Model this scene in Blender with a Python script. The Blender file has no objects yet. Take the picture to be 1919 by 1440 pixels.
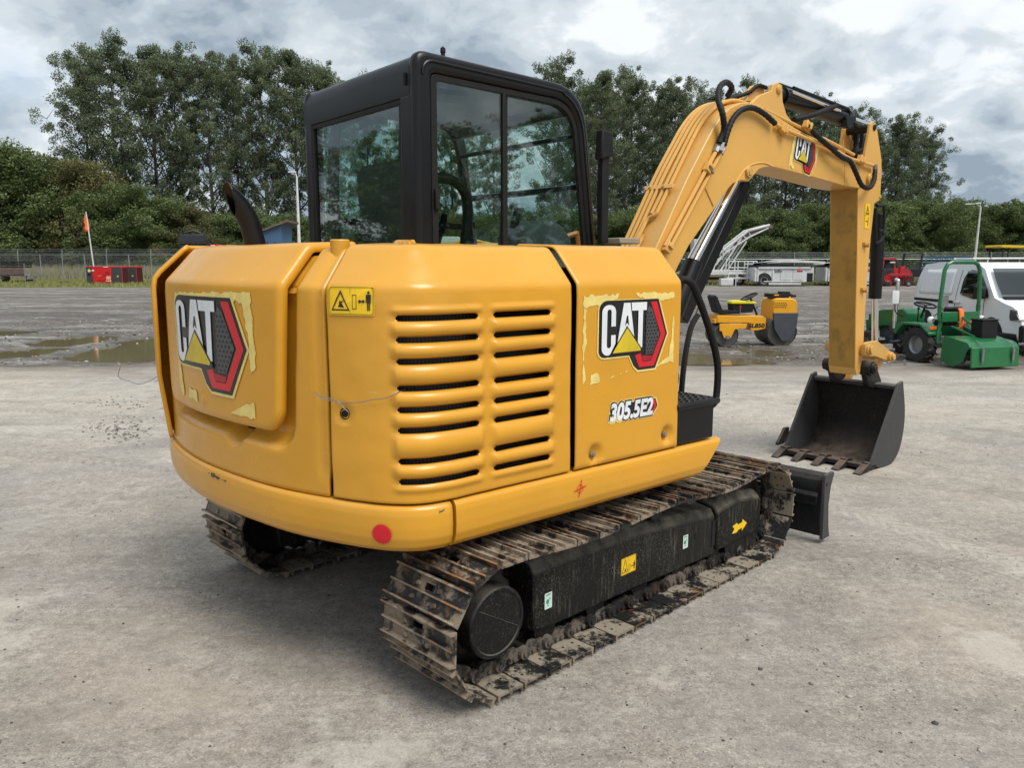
import bpy, bmesh, math, random
import numpy as np
from mathutils import Vector, Matrix, noise

PI = math.pi
SC = bpy.context.scene
COL = SC.collection

# ------------------------------------------------------------------ camera
F_PX, PITCH, CAM_H = 1459.68, math.radians(8.75), 1.549      # focal length in pixels of a 1919 px wide picture
cam_d = bpy.data.cameras.new('camera')
cam_d.sensor_width = 36.0
cam_d.lens = 36.0 * F_PX / 1919.0
cam_d.clip_start = 0.05
cam_d.clip_end = 3000
cam = bpy.data.objects.new('camera', cam_d)
COL.objects.link(cam)
cam.location = (0, 0, CAM_H)
cam.rotation_euler = (PI / 2 - PITCH, 0, 0)
SC.camera = cam

# ------------------------------------------------------------------ light
SUN_EL, SUN_AZ = 57.0, 138.0        # azimuth clockwise from +Y (view direction)
SC.view_settings.view_transform = 'Standard'
SC.view_settings.look = 'None'
SC.view_settings.exposure = 0.46
SC.view_settings.gamma = 1.0
SC.view_settings.use_curve_mapping = False
sun_d = bpy.data.lights.new('sun', 'SUN')
sun_d.energy = 2.5
sun_d.angle = math.radians(34)
sun_d.color = (1.0, 0.965, 0.91)
sun = bpy.data.objects.new('sun', sun_d)
COL.objects.link(sun)
sun.rotation_euler = (math.radians(90 - SUN_EL), 0, math.radians(180 - SUN_AZ))

world = bpy.data.worlds.new('World')
SC.world = world
world.use_nodes = True
def build_world():
    nt = world.node_tree; N = nt.nodes; L = nt.links; N.clear()
    out = N.new('ShaderNodeOutputWorld'); bg = N.new('ShaderNodeBackground')
    sky = N.new('ShaderNodeTexSky'); sky.sky_type = 'NISHITA'; sky.sun_disc = False
    sky.sun_elevation = math.radians(SUN_EL); sky.sun_rotation = math.radians(SUN_AZ)
    tc = N.new('ShaderNodeTexCoord'); sep = N.new('ShaderNodeSeparateXYZ')
    L.new(tc.outputs['Generated'], sep.inputs[0])
    def M(op, a, b=None, c=None):
        n = N.new('ShaderNodeMath'); n.operation = op
        for i, v in enumerate((a, b, c)):
            if v is None: continue
            if isinstance(v, (int, float)): n.inputs[i].default_value = v
            else: L.new(v, n.inputs[i])
        return n.outputs[0]
    z = M('MAXIMUM', sep.outputs[2], 0.0)
    zd = M('ADD', z, 0.42)
    u = M('DIVIDE', sep.outputs[0], zd); v = M('DIVIDE', sep.outputs[1], zd)
    comb = N.new('ShaderNodeCombineXYZ'); L.new(u, comb.inputs[0]); L.new(v, comb.inputs[1])
    def NZ(scale, detail, rough, off, dist=0.0):
        mp = N.new('ShaderNodeMapping'); mp.inputs['Location'].default_value = off
        L.new(comb.outputs[0], mp.inputs[0])
        n = N.new('ShaderNodeTexNoise'); n.inputs['Scale'].default_value = scale
        n.inputs['Detail'].default_value = detail; n.inputs['Roughness'].default_value = rough
        n.inputs['Distortion'].default_value = dist
        L.new(mp.outputs[0], n.inputs['Vector']); return n.outputs['Fac']
    def ramp(fac, pts):
        r = N.new('ShaderNodeValToRGB'); cr = r.color_ramp
        cr.interpolation = 'EASE'
        while len(cr.elements) < len(pts): cr.elements.new(0.5)
        for e, (p, c) in zip(cr.elements, pts): e.position = p; e.color = (*c, 1)
        L.new(fac, r.inputs[0]); return r.outputs[0]
    big = NZ(2.6, 4, 0.45, (5.3, 0.4, 0), 0.1)
    small = NZ(8.5, 8, 0.55, (7.3, 2.2, 1.0), 0.25)
    mix = M('ADD', M('MULTIPLY', big, 0.58), M('MULTIPLY', small, 0.42))
    cloud = ramp(mix, [(0.40, (0.235, 0.29, 0.35)), (0.455, (0.34, 0.40, 0.455)), (0.50, (0.43, 0.485, 0.53)), (0.545, (0.51, 0.56, 0.60)), (0.61, (0.69, 0.725, 0.75))])
    skm = N.new('ShaderNodeMix'); skm.data_type = 'RGBA'; skm.blend_type = 'MULTIPLY'; skm.inputs[0].default_value = 1.0
    L.new(sky.outputs[0], skm.inputs[6]); skm.inputs[7].default_value = (0.10, 0.10, 0.10, 1)   # sky strength 0.10
    gap = NZ(1.4, 5, 0.55, (11.3, 5.2, 0), 0.2)
    gf = N.new('ShaderNodeMapRange'); gf.inputs['From Min'].default_value = 0.55; gf.inputs['From Max'].default_value = 0.70
    gf.inputs['To Min'].default_value = 1.0; gf.inputs['To Max'].default_value = 0.55
    L.new(gap, gf.inputs[0])
    mx = N.new('ShaderNodeMix'); mx.data_type = 'RGBA'
    L.new(gf.outputs[0], mx.inputs[0]); L.new(skm.outputs[2], mx.inputs[6]); L.new(cloud, mx.inputs[7])
    L.new(mx.outputs[2], bg.inputs[0]); bg.inputs[1].default_value = 1.0
    L.new(bg.outputs[0], out.inputs[0])
build_world()
SC.render.engine = 'CYCLES'
SC.cycles.max_bounces = 8
SC.cycles.transparent_max_bounces = 16
SC.cycles.use_denoising = True

# ------------------------------------------------------------------ picture to world helpers
FW = Vector((0, math.cos(PITCH), -math.sin(PITCH))); UP = Vector((0, math.sin(PITCH), math.cos(PITCH)))
CAMP = Vector((0, 0, CAM_H))
def ray(u, v): return FW + Vector((1, 0, 0)) * ((u - 959.5) / F_PX) + UP * ((720 - v) / F_PX)
def hit(u, v, o, n):
    d = ray(u, v); return CAMP + d * ((Vector(o) - CAMP).dot(Vector(n)) / d.dot(Vector(n)))
def G(u, v, z=0.0): return hit(u, v, (0, 0, z), (0, 0, 1))
def AT(u, v, Y): return hit(u, v, (0, Y, 0), (0, 1, 0))
EX0 = Vector((-0.017, 3.9466, 0)); YAW_U = math.radians(40.08); YAW_T = math.radians(44.23)
def PY(u, v, y):
    """point of the excavator's upper frame on its vertical plane y"""
    b = YAW_U; n = Vector((-math.sin(b), math.cos(b), 0)); P = hit(u, v, EX0 + n * y, n) - EX0
    return (P.x * math.cos(b) + P.y * math.sin(b), y, P.z)
def XZ(pts, y): return [(lambda p: (p[0], p[2]))(PY(u, v, y)) for u, v in pts]

# ------------------------------------------------------------------ materials
MATS = {}
class NT:
    def __init__(s, name):
        s.m = bpy.data.materials.new(name); s.m.use_nodes = True
        s.t = s.m.node_tree; s.N = s.t.nodes; s.L = s.t.links
        s.b = s.N['Principled BSDF']; s.out = s.N['Material Output']
        s.pos = s.N.new('ShaderNodeNewGeometry').outputs['Position']
        s.geo = [n for n in s.N if n.type == 'NEW_GEOMETRY'][0]
    def put(s, sock, v):
        if isinstance(v, bpy.types.NodeSocket): s.L.new(v, sock)
        elif isinstance(v, (tuple, list)): sock.default_value = (*v, 1) if len(v) == 3 and sock.type == 'RGBA' else v
        else: sock.default_value = v
    def noise(s, scale, detail=4, rough=0.55, stretch=None, dist=0.0, off=None, vec=None, out='Fac'):
        n = s.N.new('ShaderNodeTexNoise'); n.inputs['Scale'].default_value = scale
        n.inputs['Detail'].default_value = detail; n.inputs['Roughness'].default_value = rough; n.inputs['Distortion'].default_value = dist
        v = vec or s.pos
        if stretch or off:
            mp = s.N.new('ShaderNodeMapping')
            if stretch: mp.inputs['Scale'].default_value = stretch
            if off: mp.inputs['Location'].default_value = off
            s.L.new(v, mp.inputs[0]); v = mp.outputs[0]
        s.L.new(v, n.inputs['Vector']); return n.outputs[out]
    def voro(s, scale, feature='F1', stretch=None, out='Distance', rnd=1.0):
        n = s.N.new('ShaderNodeTexVoronoi'); n.feature = feature; n.inputs['Scale'].default_value = scale; n.inputs['Randomness'].default_value = rnd
        v = s.pos
        if stretch:
            mp = s.N.new('ShaderNodeMapping'); mp.inputs['Scale'].default_value = stretch; s.L.new(v, mp.inputs[0]); v = mp.outputs[0]
        s.L.new(v, n.inputs['Vector']); return n.outputs[out]
    def math(s, op, a, b=0.0, clamp=False):
        n = s.N.new('ShaderNodeMath'); n.operation = op; n.use_clamp = clamp
        s.put(n.inputs[0], a); s.put(n.inputs[1], b); return n.outputs[0]
    def mr(s, f, a, b, c=0.0, d=1.0):
        n = s.N.new('ShaderNodeMapRange'); s.put(n.inputs[0], f)
        for i, v in enumerate((a, b, c, d)): n.inputs[i + 1].default_value = v
        return n.outputs[0]
    def mix(s, f, a, b, mode='MIX'):
        n = s.N.new('ShaderNodeMix'); n.data_type = 'RGBA'; n.blend_type = mode
        s.put(n.inputs[0], f); s.put(n.inputs[6], a); s.put(n.inputs[7], b); return n.outputs[2]
    def ramp(s, f, pts):
        r = s.N.new('ShaderNodeValToRGB'); cr = r.color_ramp
        while len(cr.elements) < len(pts): cr.elements.new(0.5)
        for e, (p, c) in zip(cr.elements, pts): e.position = p; e.color = (*c, 1)
        s.L.new(f, r.inputs[0]); return r.outputs[0]
    def bump(s, h, strength=0.3, dist=0.01, prev=None):
        n = s.N.new('ShaderNodeBump'); n.inputs['Strength'].default_value = strength; n.inputs['Distance'].default_value = dist
        s.L.new(h, n.inputs['Height'])
        if prev is not None: s.L.new(prev, n.inputs['Normal'])
        return n.outputs[0]
    def up(s):
        sp = s.N.new('ShaderNodeSeparateXYZ'); s.L.new(s.geo.outputs['Normal'], sp.inputs[0]); return sp.outputs[2]
    def set(s, color=None, rough=None, metal=None, normal=None, coat=None, spec=None, emit=None):
        if color is not None: s.put(s.b.inputs['Base Color'], color)
        if rough is not None: s.put(s.b.inputs['Roughness'], rough)
        if metal is not None: s.put(s.b.inputs['Metallic'], metal)
        if normal is not None: s.put(s.b.inputs['Normal'], normal)
        if coat is not None: s.put(s.b.inputs['Coat Weight'], coat); s.b.inputs['Coat Roughness'].default_value = 0.12
        if spec is not None: s.put(s.b.inputs['Specular IOR Level'], spec)
        return s.m

def simple(name, col, rough=0.5, metal=0.0, var=0.12, bump=0.1, scale=6.0, dirt=0.0, dirtcol=(0.22, 0.19, 0.155), coat=None):
    if name in MATS: return MATS[name]
    t = NT(name)
    n = t.noise(scale, 5, 0.6)
    dark = tuple(c * (1 - var) for c in col); lite = tuple(min(1, c * (1 + var)) for c in col)
    c = t.mix(t.mr(n, 0.3, 0.7), dark, lite)
    if dirt > 0:
        f = t.mr(t.noise(scale * 1.7, 7, 0.65, off=(4, 4, 4)), 0.62 - dirt * 0.25, 0.72, 0.0, min(1.0, 0.25 + dirt))
        c = t.mix(f, c, dirtcol)
    nb = t.bump(t.noise(scale * 9, 4, 0.6), bump, 0.004)
    MATS[name] = t.set(c, t.mr(n, 0.3, 0.7, rough * 0.85, min(1, rough * 1.15)), metal, nb, coat)
    return MATS[name]

def yellow_paint(name, col, rough=0.3, wav=0.5, dust=0.25):
    t = NT(name)
    n = t.noise(2.2, 4, 0.5)
    c = t.mix(t.mr(n, 0.3, 0.7), tuple(x * 0.93 for x in col), tuple(x * 1.06 for x in col))
    # thin road dust settled on the surfaces that face up, and faint grime specks
    d = t.math('MULTIPLY', t.mr(t.up(), 0.25, 1.0), t.mr(t.noise(5, 6, 0.65), 0.35, 0.75, dust * 0.3, dust))
    c = t.mix(d, c, (0.50, 0.42, 0.30))
    sp = t.mr(t.noise(38, 5, 0.7), 0.68, 0.78, 0.0, 0.35)
    c = t.mix(sp, c, tuple(x * 0.55 for x in col))
    # hairline scuffs rubbed through the top coat, and a few runs
    sc1 = t.mr(t.noise(9, 3, 0.6, stretch=(1, 1, 14), dist=0.4, off=(1, 7, 3)), 0.695, 0.72, 0.0, 1.0); sc2 = t.mr(t.noise(3.1, 4, 0.6, off=(8, 1, 3)), 0.50, 0.62, 0.0, 0.5)
    c = t.mix(t.math('MULTIPLY', sc1, sc2), c, (0.62, 0.50, 0.28))
    film = t.mr(t.noise(1.7, 6, 0.65, stretch=(1, 1, 0.5), off=(3, 9, 1)), 0.50, 0.75, 0.0, 0.07); c = t.mix(film, c, (0.55, 0.42, 0.20))
    b1 = t.bump(t.noise(3.4, 2, 0.5), wav * 0.42, 0.02)
    b2 = t.bump(t.noise(16, 3, 0.5, off=(2, 3, 1)), wav * 0.2, 0.004, b1)
    b3 = t.bump(t.noise(160, 2, 0.5), 0.06, 0.001, b2)
    m = t.set(c, t.mr(t.noise(7, 5, 0.6), 0.3, 0.7, rough * 0.8, rough * 1.3), 0.0, b3, 0.12, 0.5)
    MATS[name] = m; return m

def dirty_black(name, base=(0.012, 0.012, 0.013), mud=(0.16, 0.135, 0.105), amount=0.5, rough=0.38):
    t = NT(name)
    up = t.mr(t.up(), 0.1, 0.9)
    blot = t.mr(t.noise(5.5, 9, 0.68), 0.45, 0.62)
    topm = t.math('MULTIPLY', up, t.mr(t.noise(11, 8, 0.7), 0.32, 0.58, 0.1, 1.0), True)
    runs = t.mr(t.noise(75, 4, 0.7, stretch=(1, 1, 0.07)), 0.54, 0.62, 0.0, 1.0)
    runs = t.math('MULTIPLY', runs, blot)
    specks = t.mr(t.noise(140, 5, 0.8), 0.56, 0.63, 0.0, 0.8)
    specks = t.math('MULTIPLY', specks, t.mr(t.noise(3, 4, 0.6), 0.38, 0.6, 0.15, 1.0))
    f = t.math('MAXIMUM', topm, t.math('MAXIMUM', t.math('MULTIPLY', runs, 0.35), specks))
    f = t.math('MULTIPLY', f, amount, True)
    c = t.mix(f, base, mud)
    nb = t.bump(t.noise(30, 6, 0.65), 0.35, 0.004)
    m = t.set(c, t.mr(f, 0.0, 0.6, rough, 0.85), 0.0, nb, spec=0.25)
    MATS[name] = m; return m

def mud_metal(name, steel=(0.045, 0.042, 0.042), mud=(0.25, 0.215, 0.17), rust=(0.20, 0.085, 0.032), mudamt=0.5, rustamt=0.3):
    t = NT(name)
    n1 = t.noise(9, 9, 0.7); n2 = t.noise(14, 7, 0.65, off=(5, 1, 2)); n3 = t.noise(60, 6, 0.7)
    obj = t.N.new('ShaderNodeObjectInfo').outputs['Random']
    k = t.math('MULTIPLY', t.math('SUBTRACT', obj, 0.5), 0.16)
    a = t.math('ADD', n1, k)
    f = t.mr(a, 0.56 - mudamt * 0.2, 0.64 - mudamt * 0.2)
    c = t.mix(t.mr(t.math('SUBTRACT', n2, k), 0.62 - rustamt * 0.3, 0.70 - rustamt * 0.3, 0.0, 0.9), steel, rust)
    c = t.mix(f, c, t.mix(n3, tuple(x * 0.6 for x in mud), tuple(x * 1.25 for x in mud)))
    nb = t.bump(t.math('ADD', t.math('MULTIPLY', n1, 1.5), n3), 0.6, 0.008)
    m = t.set(c, t.mr(f, 0, 1, 0.42, 0.92), t.mr(f, 0, 1, 0.35, 0.0), nb)
    MATS[name] = m; return m

def glass_mat(name, tint=(0.50, 0.66, 0.62), refl=1.0, dirt=0.0):
    t = NT(name); N = t.N; L = t.L
    tr = N.new('ShaderNodeBsdfTransparent'); tr.inputs[0].default_value = (*tint, 1)
    gl = N.new('ShaderNodeBsdfGlossy'); gl.inputs['Roughness'].default_value = 0.02; gl.inputs[0].default_value = (1, 1, 1, 1)
    dt = N.new('ShaderNodeVectorMath'); dt.operation = 'DOT_PRODUCT'; L.new(t.geo.outputs['Normal'], dt.inputs[0]); L.new(t.geo.outputs['Incoming'], dt.inputs[1])
    g1 = t.math('SUBTRACT', 1.0, t.math('ABSOLUTE', dt.outputs['Value']), True)
    f = t.math('ADD', 0.075 * refl, t.math('MULTIPLY', t.math('POWER', g1, 4.0), 0.85), True)
    mx = N.new('ShaderNodeMixShader')
    L.new(f, mx.inputs[0]); L.new(tr.outputs[0], mx.inputs[1]); L.new(gl.outputs[0], mx.inputs[2])
    res = mx.outputs[0]
    if dirt > 0:
        df = N.new('ShaderNodeBsdfDiffuse'); df.inputs[0].default_value = (0.30, 0.32, 0.31, 1)
        m2 = N.new('ShaderNodeMixShader')
        L.new(t.mr(t.noise(4, 8, 0.7), 0.35, 0.8, dirt * 0.4, dirt), m2.inputs[0]); L.new(res, m2.inputs[1]); L.new(df.outputs[0], m2.inputs[2]); res = m2.outputs[0]
    L.new(res, t.out.inputs[0]); MATS[name] = t.m; return t.m

# ------------------------------------------------------------------ mesh builder
def frame_from(d):
    d = Vector(d).normalized(); a = Vector((0, 0, 1)) if abs(d.z) < 0.9 else Vector((1, 0, 0))
    u = d.cross(a).normalized(); return u, d.cross(u).normalized()
class MB:
    def __init__(s): s.v = []; s.f = []; s.mi = []; s.cur = 0
    def add(s, vs, fs, M=None):
        o = len(s.v)
        s.v += [tuple(M @ Vector(p)) if M is not None else tuple(p) for p in vs]
        s.f += [tuple(i + o for i in f) for f in fs]; s.mi += [s.cur] * len(fs); return s
    def box(s, c, d, M=None, rot=None):
        x, y, z = (k / 2 for k in d)
        vs = [Vector((i * x, j * y, k * z)) for k in (-1, 1) for j in (-1, 1) for i in (-1, 1)]
        if rot is not None: vs = [rot @ p for p in vs]
        vs = [p + Vector(c) for p in vs]
        return s.add(vs, [(0, 2, 3, 1), (4, 5, 7, 6), (0, 1, 5, 4), (2, 6, 7, 3), (0, 4, 6, 2), (1, 3, 7, 5)], M)
    def prism(s, poly, y0, y1, axis='y', M=None):
        """poly in (x,z) when axis y, (y,z) when axis x, (x,y) when axis z"""
        n = len(poly)
        def P(a, b, t): return (a, t, b) if axis == 'y' else ((t, a, b) if axis == 'x' else (a, b, t))
        vs = [P(a, b, y0) for a, b in poly] + [P(a, b, y1) for a, b in poly]
        fs = [tuple(range(n)), tuple(range(2 * n - 1, n - 1, -1))]
        fs += [(i, i + n, (i + 1) % n + n, (i + 1) % n) for i in range(n)]
        return s.add(vs, fs, M)
    def cyl(s, a, b, r, n=16, r2=None, caps=True, M=None):
        a = Vector(a); b = Vector(b); r2 = r if r2 is None else r2; u, w = frame_from(b - a)
        vs = [a + (u * math.cos(2 * PI * i / n) + w * math.sin(2 * PI * i / n)) * r for i in range(n)]
        vs += [b + (u * math.cos(2 * PI * i / n) + w * math.sin(2 * PI * i / n)) * r2 for i in range(n)]
        fs = [(i, (i + 1) % n, (i + 1) % n + n, i + n) for i in range(n)]
        if caps: fs += [tuple(range(n - 1, -1, -1)), tuple(range(n, 2 * n))]
        return s.add(vs, fs, M)
    def tube(s, pts, r, n=8, closed=False, M=None, caps=True):
        P = [Vector(p) for p in pts]; m = len(P); vs = []; prev = None
        for i in range(m):
            if closed: d = P[(i + 1) % m] - P[i - 1]
            else: d = P[min(i + 1, m - 1)] - P[max(i - 1, 0)]
            d.normalize()
            if prev is None: u, w = frame_from(d)
            else:
                u = prev - d * prev.dot(d); u.normalize(); w = d.cross(u)
            prev = u; rr = r[i] if isinstance(r, (list, tuple)) else r
            vs += [P[i] + (u * math.cos(2 * PI * k / n) + w * math.sin(2 * PI * k / n)) * rr for k in range(n)]
        fs = []
        for i in range(m if closed else m - 1):
            a, b = i * n, ((i + 1) % m) * n
            fs += [(a + k, a + (k + 1) % n, b + (k + 1) % n, b + k) for k in range(n)]
        if caps and not closed: fs += [tuple(range(n - 1, -1, -1)), tuple(range((m - 1) * n, m * n))]
        return s.add(vs, fs, M)
    def revolve(s, prof, c=(0, 0, 0), axis='y', n=32, M=None):
        """prof: (radius, offset along the axis)"""
        vs = []; m = len(prof); c = Vector(c)
        for i in range(n):
            a = 2 * PI * i / n; ca, sa = math.cos(a), math.sin(a)
            for r, h in prof:
                p = {'y': (r * ca, h, r * sa), 'z': (r * ca, r * sa, h), 'x': (h, r * ca, r * sa)}[axis]
                vs.append(Vector(p) + c)
        fs = [(i * m + k, i * m + k + 1, ((i + 1) % n) * m + k + 1, ((i + 1) % n) * m + k) for i in range(n) for k in range(m - 1)]
        return s.add(vs, fs, M)
    def build(s, name, mat, parent=None, bevel=0.0, angle=35, seg=2, smooth=True, fix=True):
        me = bpy.data.meshes.new(name); me.from_pydata(s.v, [], s.f)
        mats = mat if isinstance(mat, (list, tuple)) else [mat]
        for m in mats: me.materials.append(MATS[m] if isinstance(m, str) else m)
        if len(mats) > 1: me.polygons.foreach_set('material_index', s.mi)
        if fix:
            bm = bmesh.new(); bm.from_mesh(me); bmesh.ops.recalc_face_normals(bm, faces=bm.faces); bm.to_mesh(me); bm.free()
        me.update()
        return link(name, me, parent, bevel, angle, seg, smooth)
def link(name, me, parent=None, bevel=0.0, angle=35, seg=2, smooth=True):
    if smooth:
        me.polygons.foreach_set('use_smooth', [True] * len(me.polygons)); me.set_sharp_from_angle(angle=math.radians(angle))
    o = bpy.data.objects.new(name, me); COL.objects.link(o)
    if parent is not None: o.parent = parent
    if bevel > 0:
        b = o.modifiers.new('bevel', 'BEVEL'); b.width = bevel; b.segments = seg; b.limit_method = 'ANGLE'; b.angle_limit = math.radians(30); b.harden_normals = False
    return o
def tag(o, label=None, cat=None, group=None, kind=None):
    if label: o['label'] = label
    if cat: o['category'] = cat
    if group: o['group'] = group
    if kind: o['kind'] = kind
    return o
def thing(name, label, cat, loc=(0, 0, 0), rz=0.0, group=None, scale=1.0):
    o = bpy.data.objects.new(name, None); COL.objects.link(o); o.empty_display_size = 0.2
    o.location = loc; o.rotation_euler = (0, 0, rz); o.scale = (scale,) * 3
    return tag(o, label, cat, group)
def copy_tree(o, parent=None):
    c = o.copy(); COL.objects.link(c); c.parent = parent
    for ch in list(o.children): copy_tree(ch, c)
    return c
def spline(pts, n=8):
    P = [Vector(p) for p in pts]; Q = [P[0] * 2 - P[1]] + P + [P[-1] * 2 - P[-2]]; out = []
    for i in range(1, len(Q) - 2):
        a, b, c, d = Q[i - 1:i + 3]
        for k in range(n):
            t = k / n
            out.append(0.5 * ((2 * b) + (c - a) * t + (2 * a - 5 * b + 4 * c - d) * t * t + (3 * b - a - 3 * c + d) * t ** 3))
    out.append(P[-1]); return out
def text_mesh(body, size=1.0, offset=0.0, shear=0.0, sx=1.0, res=3):
    """outline of a text as (verts2d, faces)"""
    cu = bpy.data.curves.new('lettering', 'FONT'); cu.body = body; cu.size = size; cu.offset = offset; cu.shear = shear
    cu.align_x = 'CENTER'; cu.align_y = 'CENTER'; cu.resolution_u = res; cu.fill_mode = 'FRONT'
    ob = bpy.data.objects.new('lettering', cu); COL.objects.link(ob)
    dg = bpy.context.evaluated_depsgraph_get(); me = ob.evaluated_get(dg).to_mesh()
    vs = [(v.co.x * sx, v.co.y) for v in me.vertices]; fs = [tuple(p.vertices) for p in me.polygons]
    ob.evaluated_get(dg).to_mesh_clear()
    bpy.data.objects.remove(ob); bpy.data.curves.remove(cu)
    return vs, fs

yellow_paint('yellow_paint', (0.67, 0.318, 0.022), 0.30, 0.8, 0.10)
yellow_paint('boom_paint_lit', (0.69, 0.375, 0.085), 0.36, 0.3, 0.2)  # the same yellow made paler: haze and brighter light put into its colour
dirty_black('track_black', (0.006, 0.006, 0.006), (0.26, 0.225, 0.18), amount=1.0)
dirty_black('blade_black', (0.008, 0.009, 0.011), (0.10, 0.09, 0.08), 0.45, 0.36)
dirty_black('bucket_side_grey', (0.050, 0.050, 0.052), (0.17, 0.15, 0.125), 0.7, 0.5)
dirty_black('bucket_black', (0.012, 0.011, 0.012), (0.17, 0.125, 0.095), 0.8, 0.42)
dirty_black('sprocket_black', (0.006, 0.006, 0.006), (0.20, 0.175, 0.15), 0.6, 0.3)
mud_metal('shoe_steel', (0.030, 0.029, 0.030), (0.26, 0.205, 0.145), (0.17, 0.095, 0.05), 0.50, 0.22)
mud_metal('bolt_rust', (0.10, 0.075, 0.055), (0.30, 0.25, 0.19), (0.24, 0.14, 0.08), 0.45, 0.6)
mud_metal('shoe_inside', (0.02, 0.02, 0.02), (0.29, 0.245, 0.185), mudamt=0.50, rustamt=0.0)
mud_metal('grouser_steel', (0.20, 0.165, 0.13), (0.40, 0.325, 0.235), (0.38, 0.19, 0.085), 0.46, 0.58)
mud_metal('link_steel', (0.03, 0.028, 0.027), (0.14, 0.115, 0.09), (0.085, 0.055, 0.038), 0.34, 0.18)
simple('cab_black', (0.0055, 0.0055, 0.0065), 0.33, 0, 0.15, 0.10, 5, coat=0.05); MATS['cab_black'].node_tree.nodes['Principled BSDF'].inputs['Specular IOR Level'].default_value = 0.32
simple('rubber', (0.009, 0.009, 0.009), 0.6, 0, 0.3, 0.3, 9); MATS['rubber'].node_tree.nodes['Principled BSDF'].inputs['Specular IOR Level'].default_value = 0.3
simple('void_black', (0.004, 0.004, 0.004), 0.8)
simple('interior_grey', (0.085, 0.088, 0.09), 0.7)
simple('seat_fabric', (0.085, 0.088, 0.095), 0.85, 0, 0.2, 0.3)
simple('chrome', (0.75, 0.75, 0.75), 0.13, 1.0, 0.03, 0.02)
simple('grey_steel', (0.30, 0.30, 0.30), 0.4, 0.8, 0.15, 0.1)
simple('gunk', (0.30, 0.25, 0.18), 0.8)
glass_mat('cab_glass', (0.76, 0.855, 0.83), 1.0, 0.0)
glass_mat('clear_glass', (0.12, 0.14, 0.145), 0.9, 0.01)
# ================================================================== THE SETTING
def value_mesh(name, verts, faces, mats, parent=None, smooth=False, mi=None):
    me = bpy.data.meshes.new(name)
    verts = np.asarray(verts, dtype=np.float32); faces = np.asarray(faces, dtype=np.int32); k = faces.shape[1]
    me.vertices.add(len(verts)); me.vertices.foreach_set('co', verts.ravel())
    me.loops.add(faces.size); me.loops.foreach_set('vertex_index', faces.ravel())
    me.polygons.add(len(faces)); me.polygons.foreach_set('loop_start', np.arange(0, faces.size, k, dtype=np.int32))
    for m in mats: me.materials.append(MATS[m])
    if mi is not None: me.polygons.foreach_set('material_index', np.asarray(mi, dtype=np.int32))
    me.update(calc_edges=True); me.validate()
    if smooth: me.polygons.foreach_set('use_smooth', [True] * len(me.polygons))
    return me
def obj_of(name, me, parent=None):
    o = bpy.data.objects.new(name, me); COL.objects.link(o)
    if parent is not None: o.parent = parent
    return o

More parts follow.
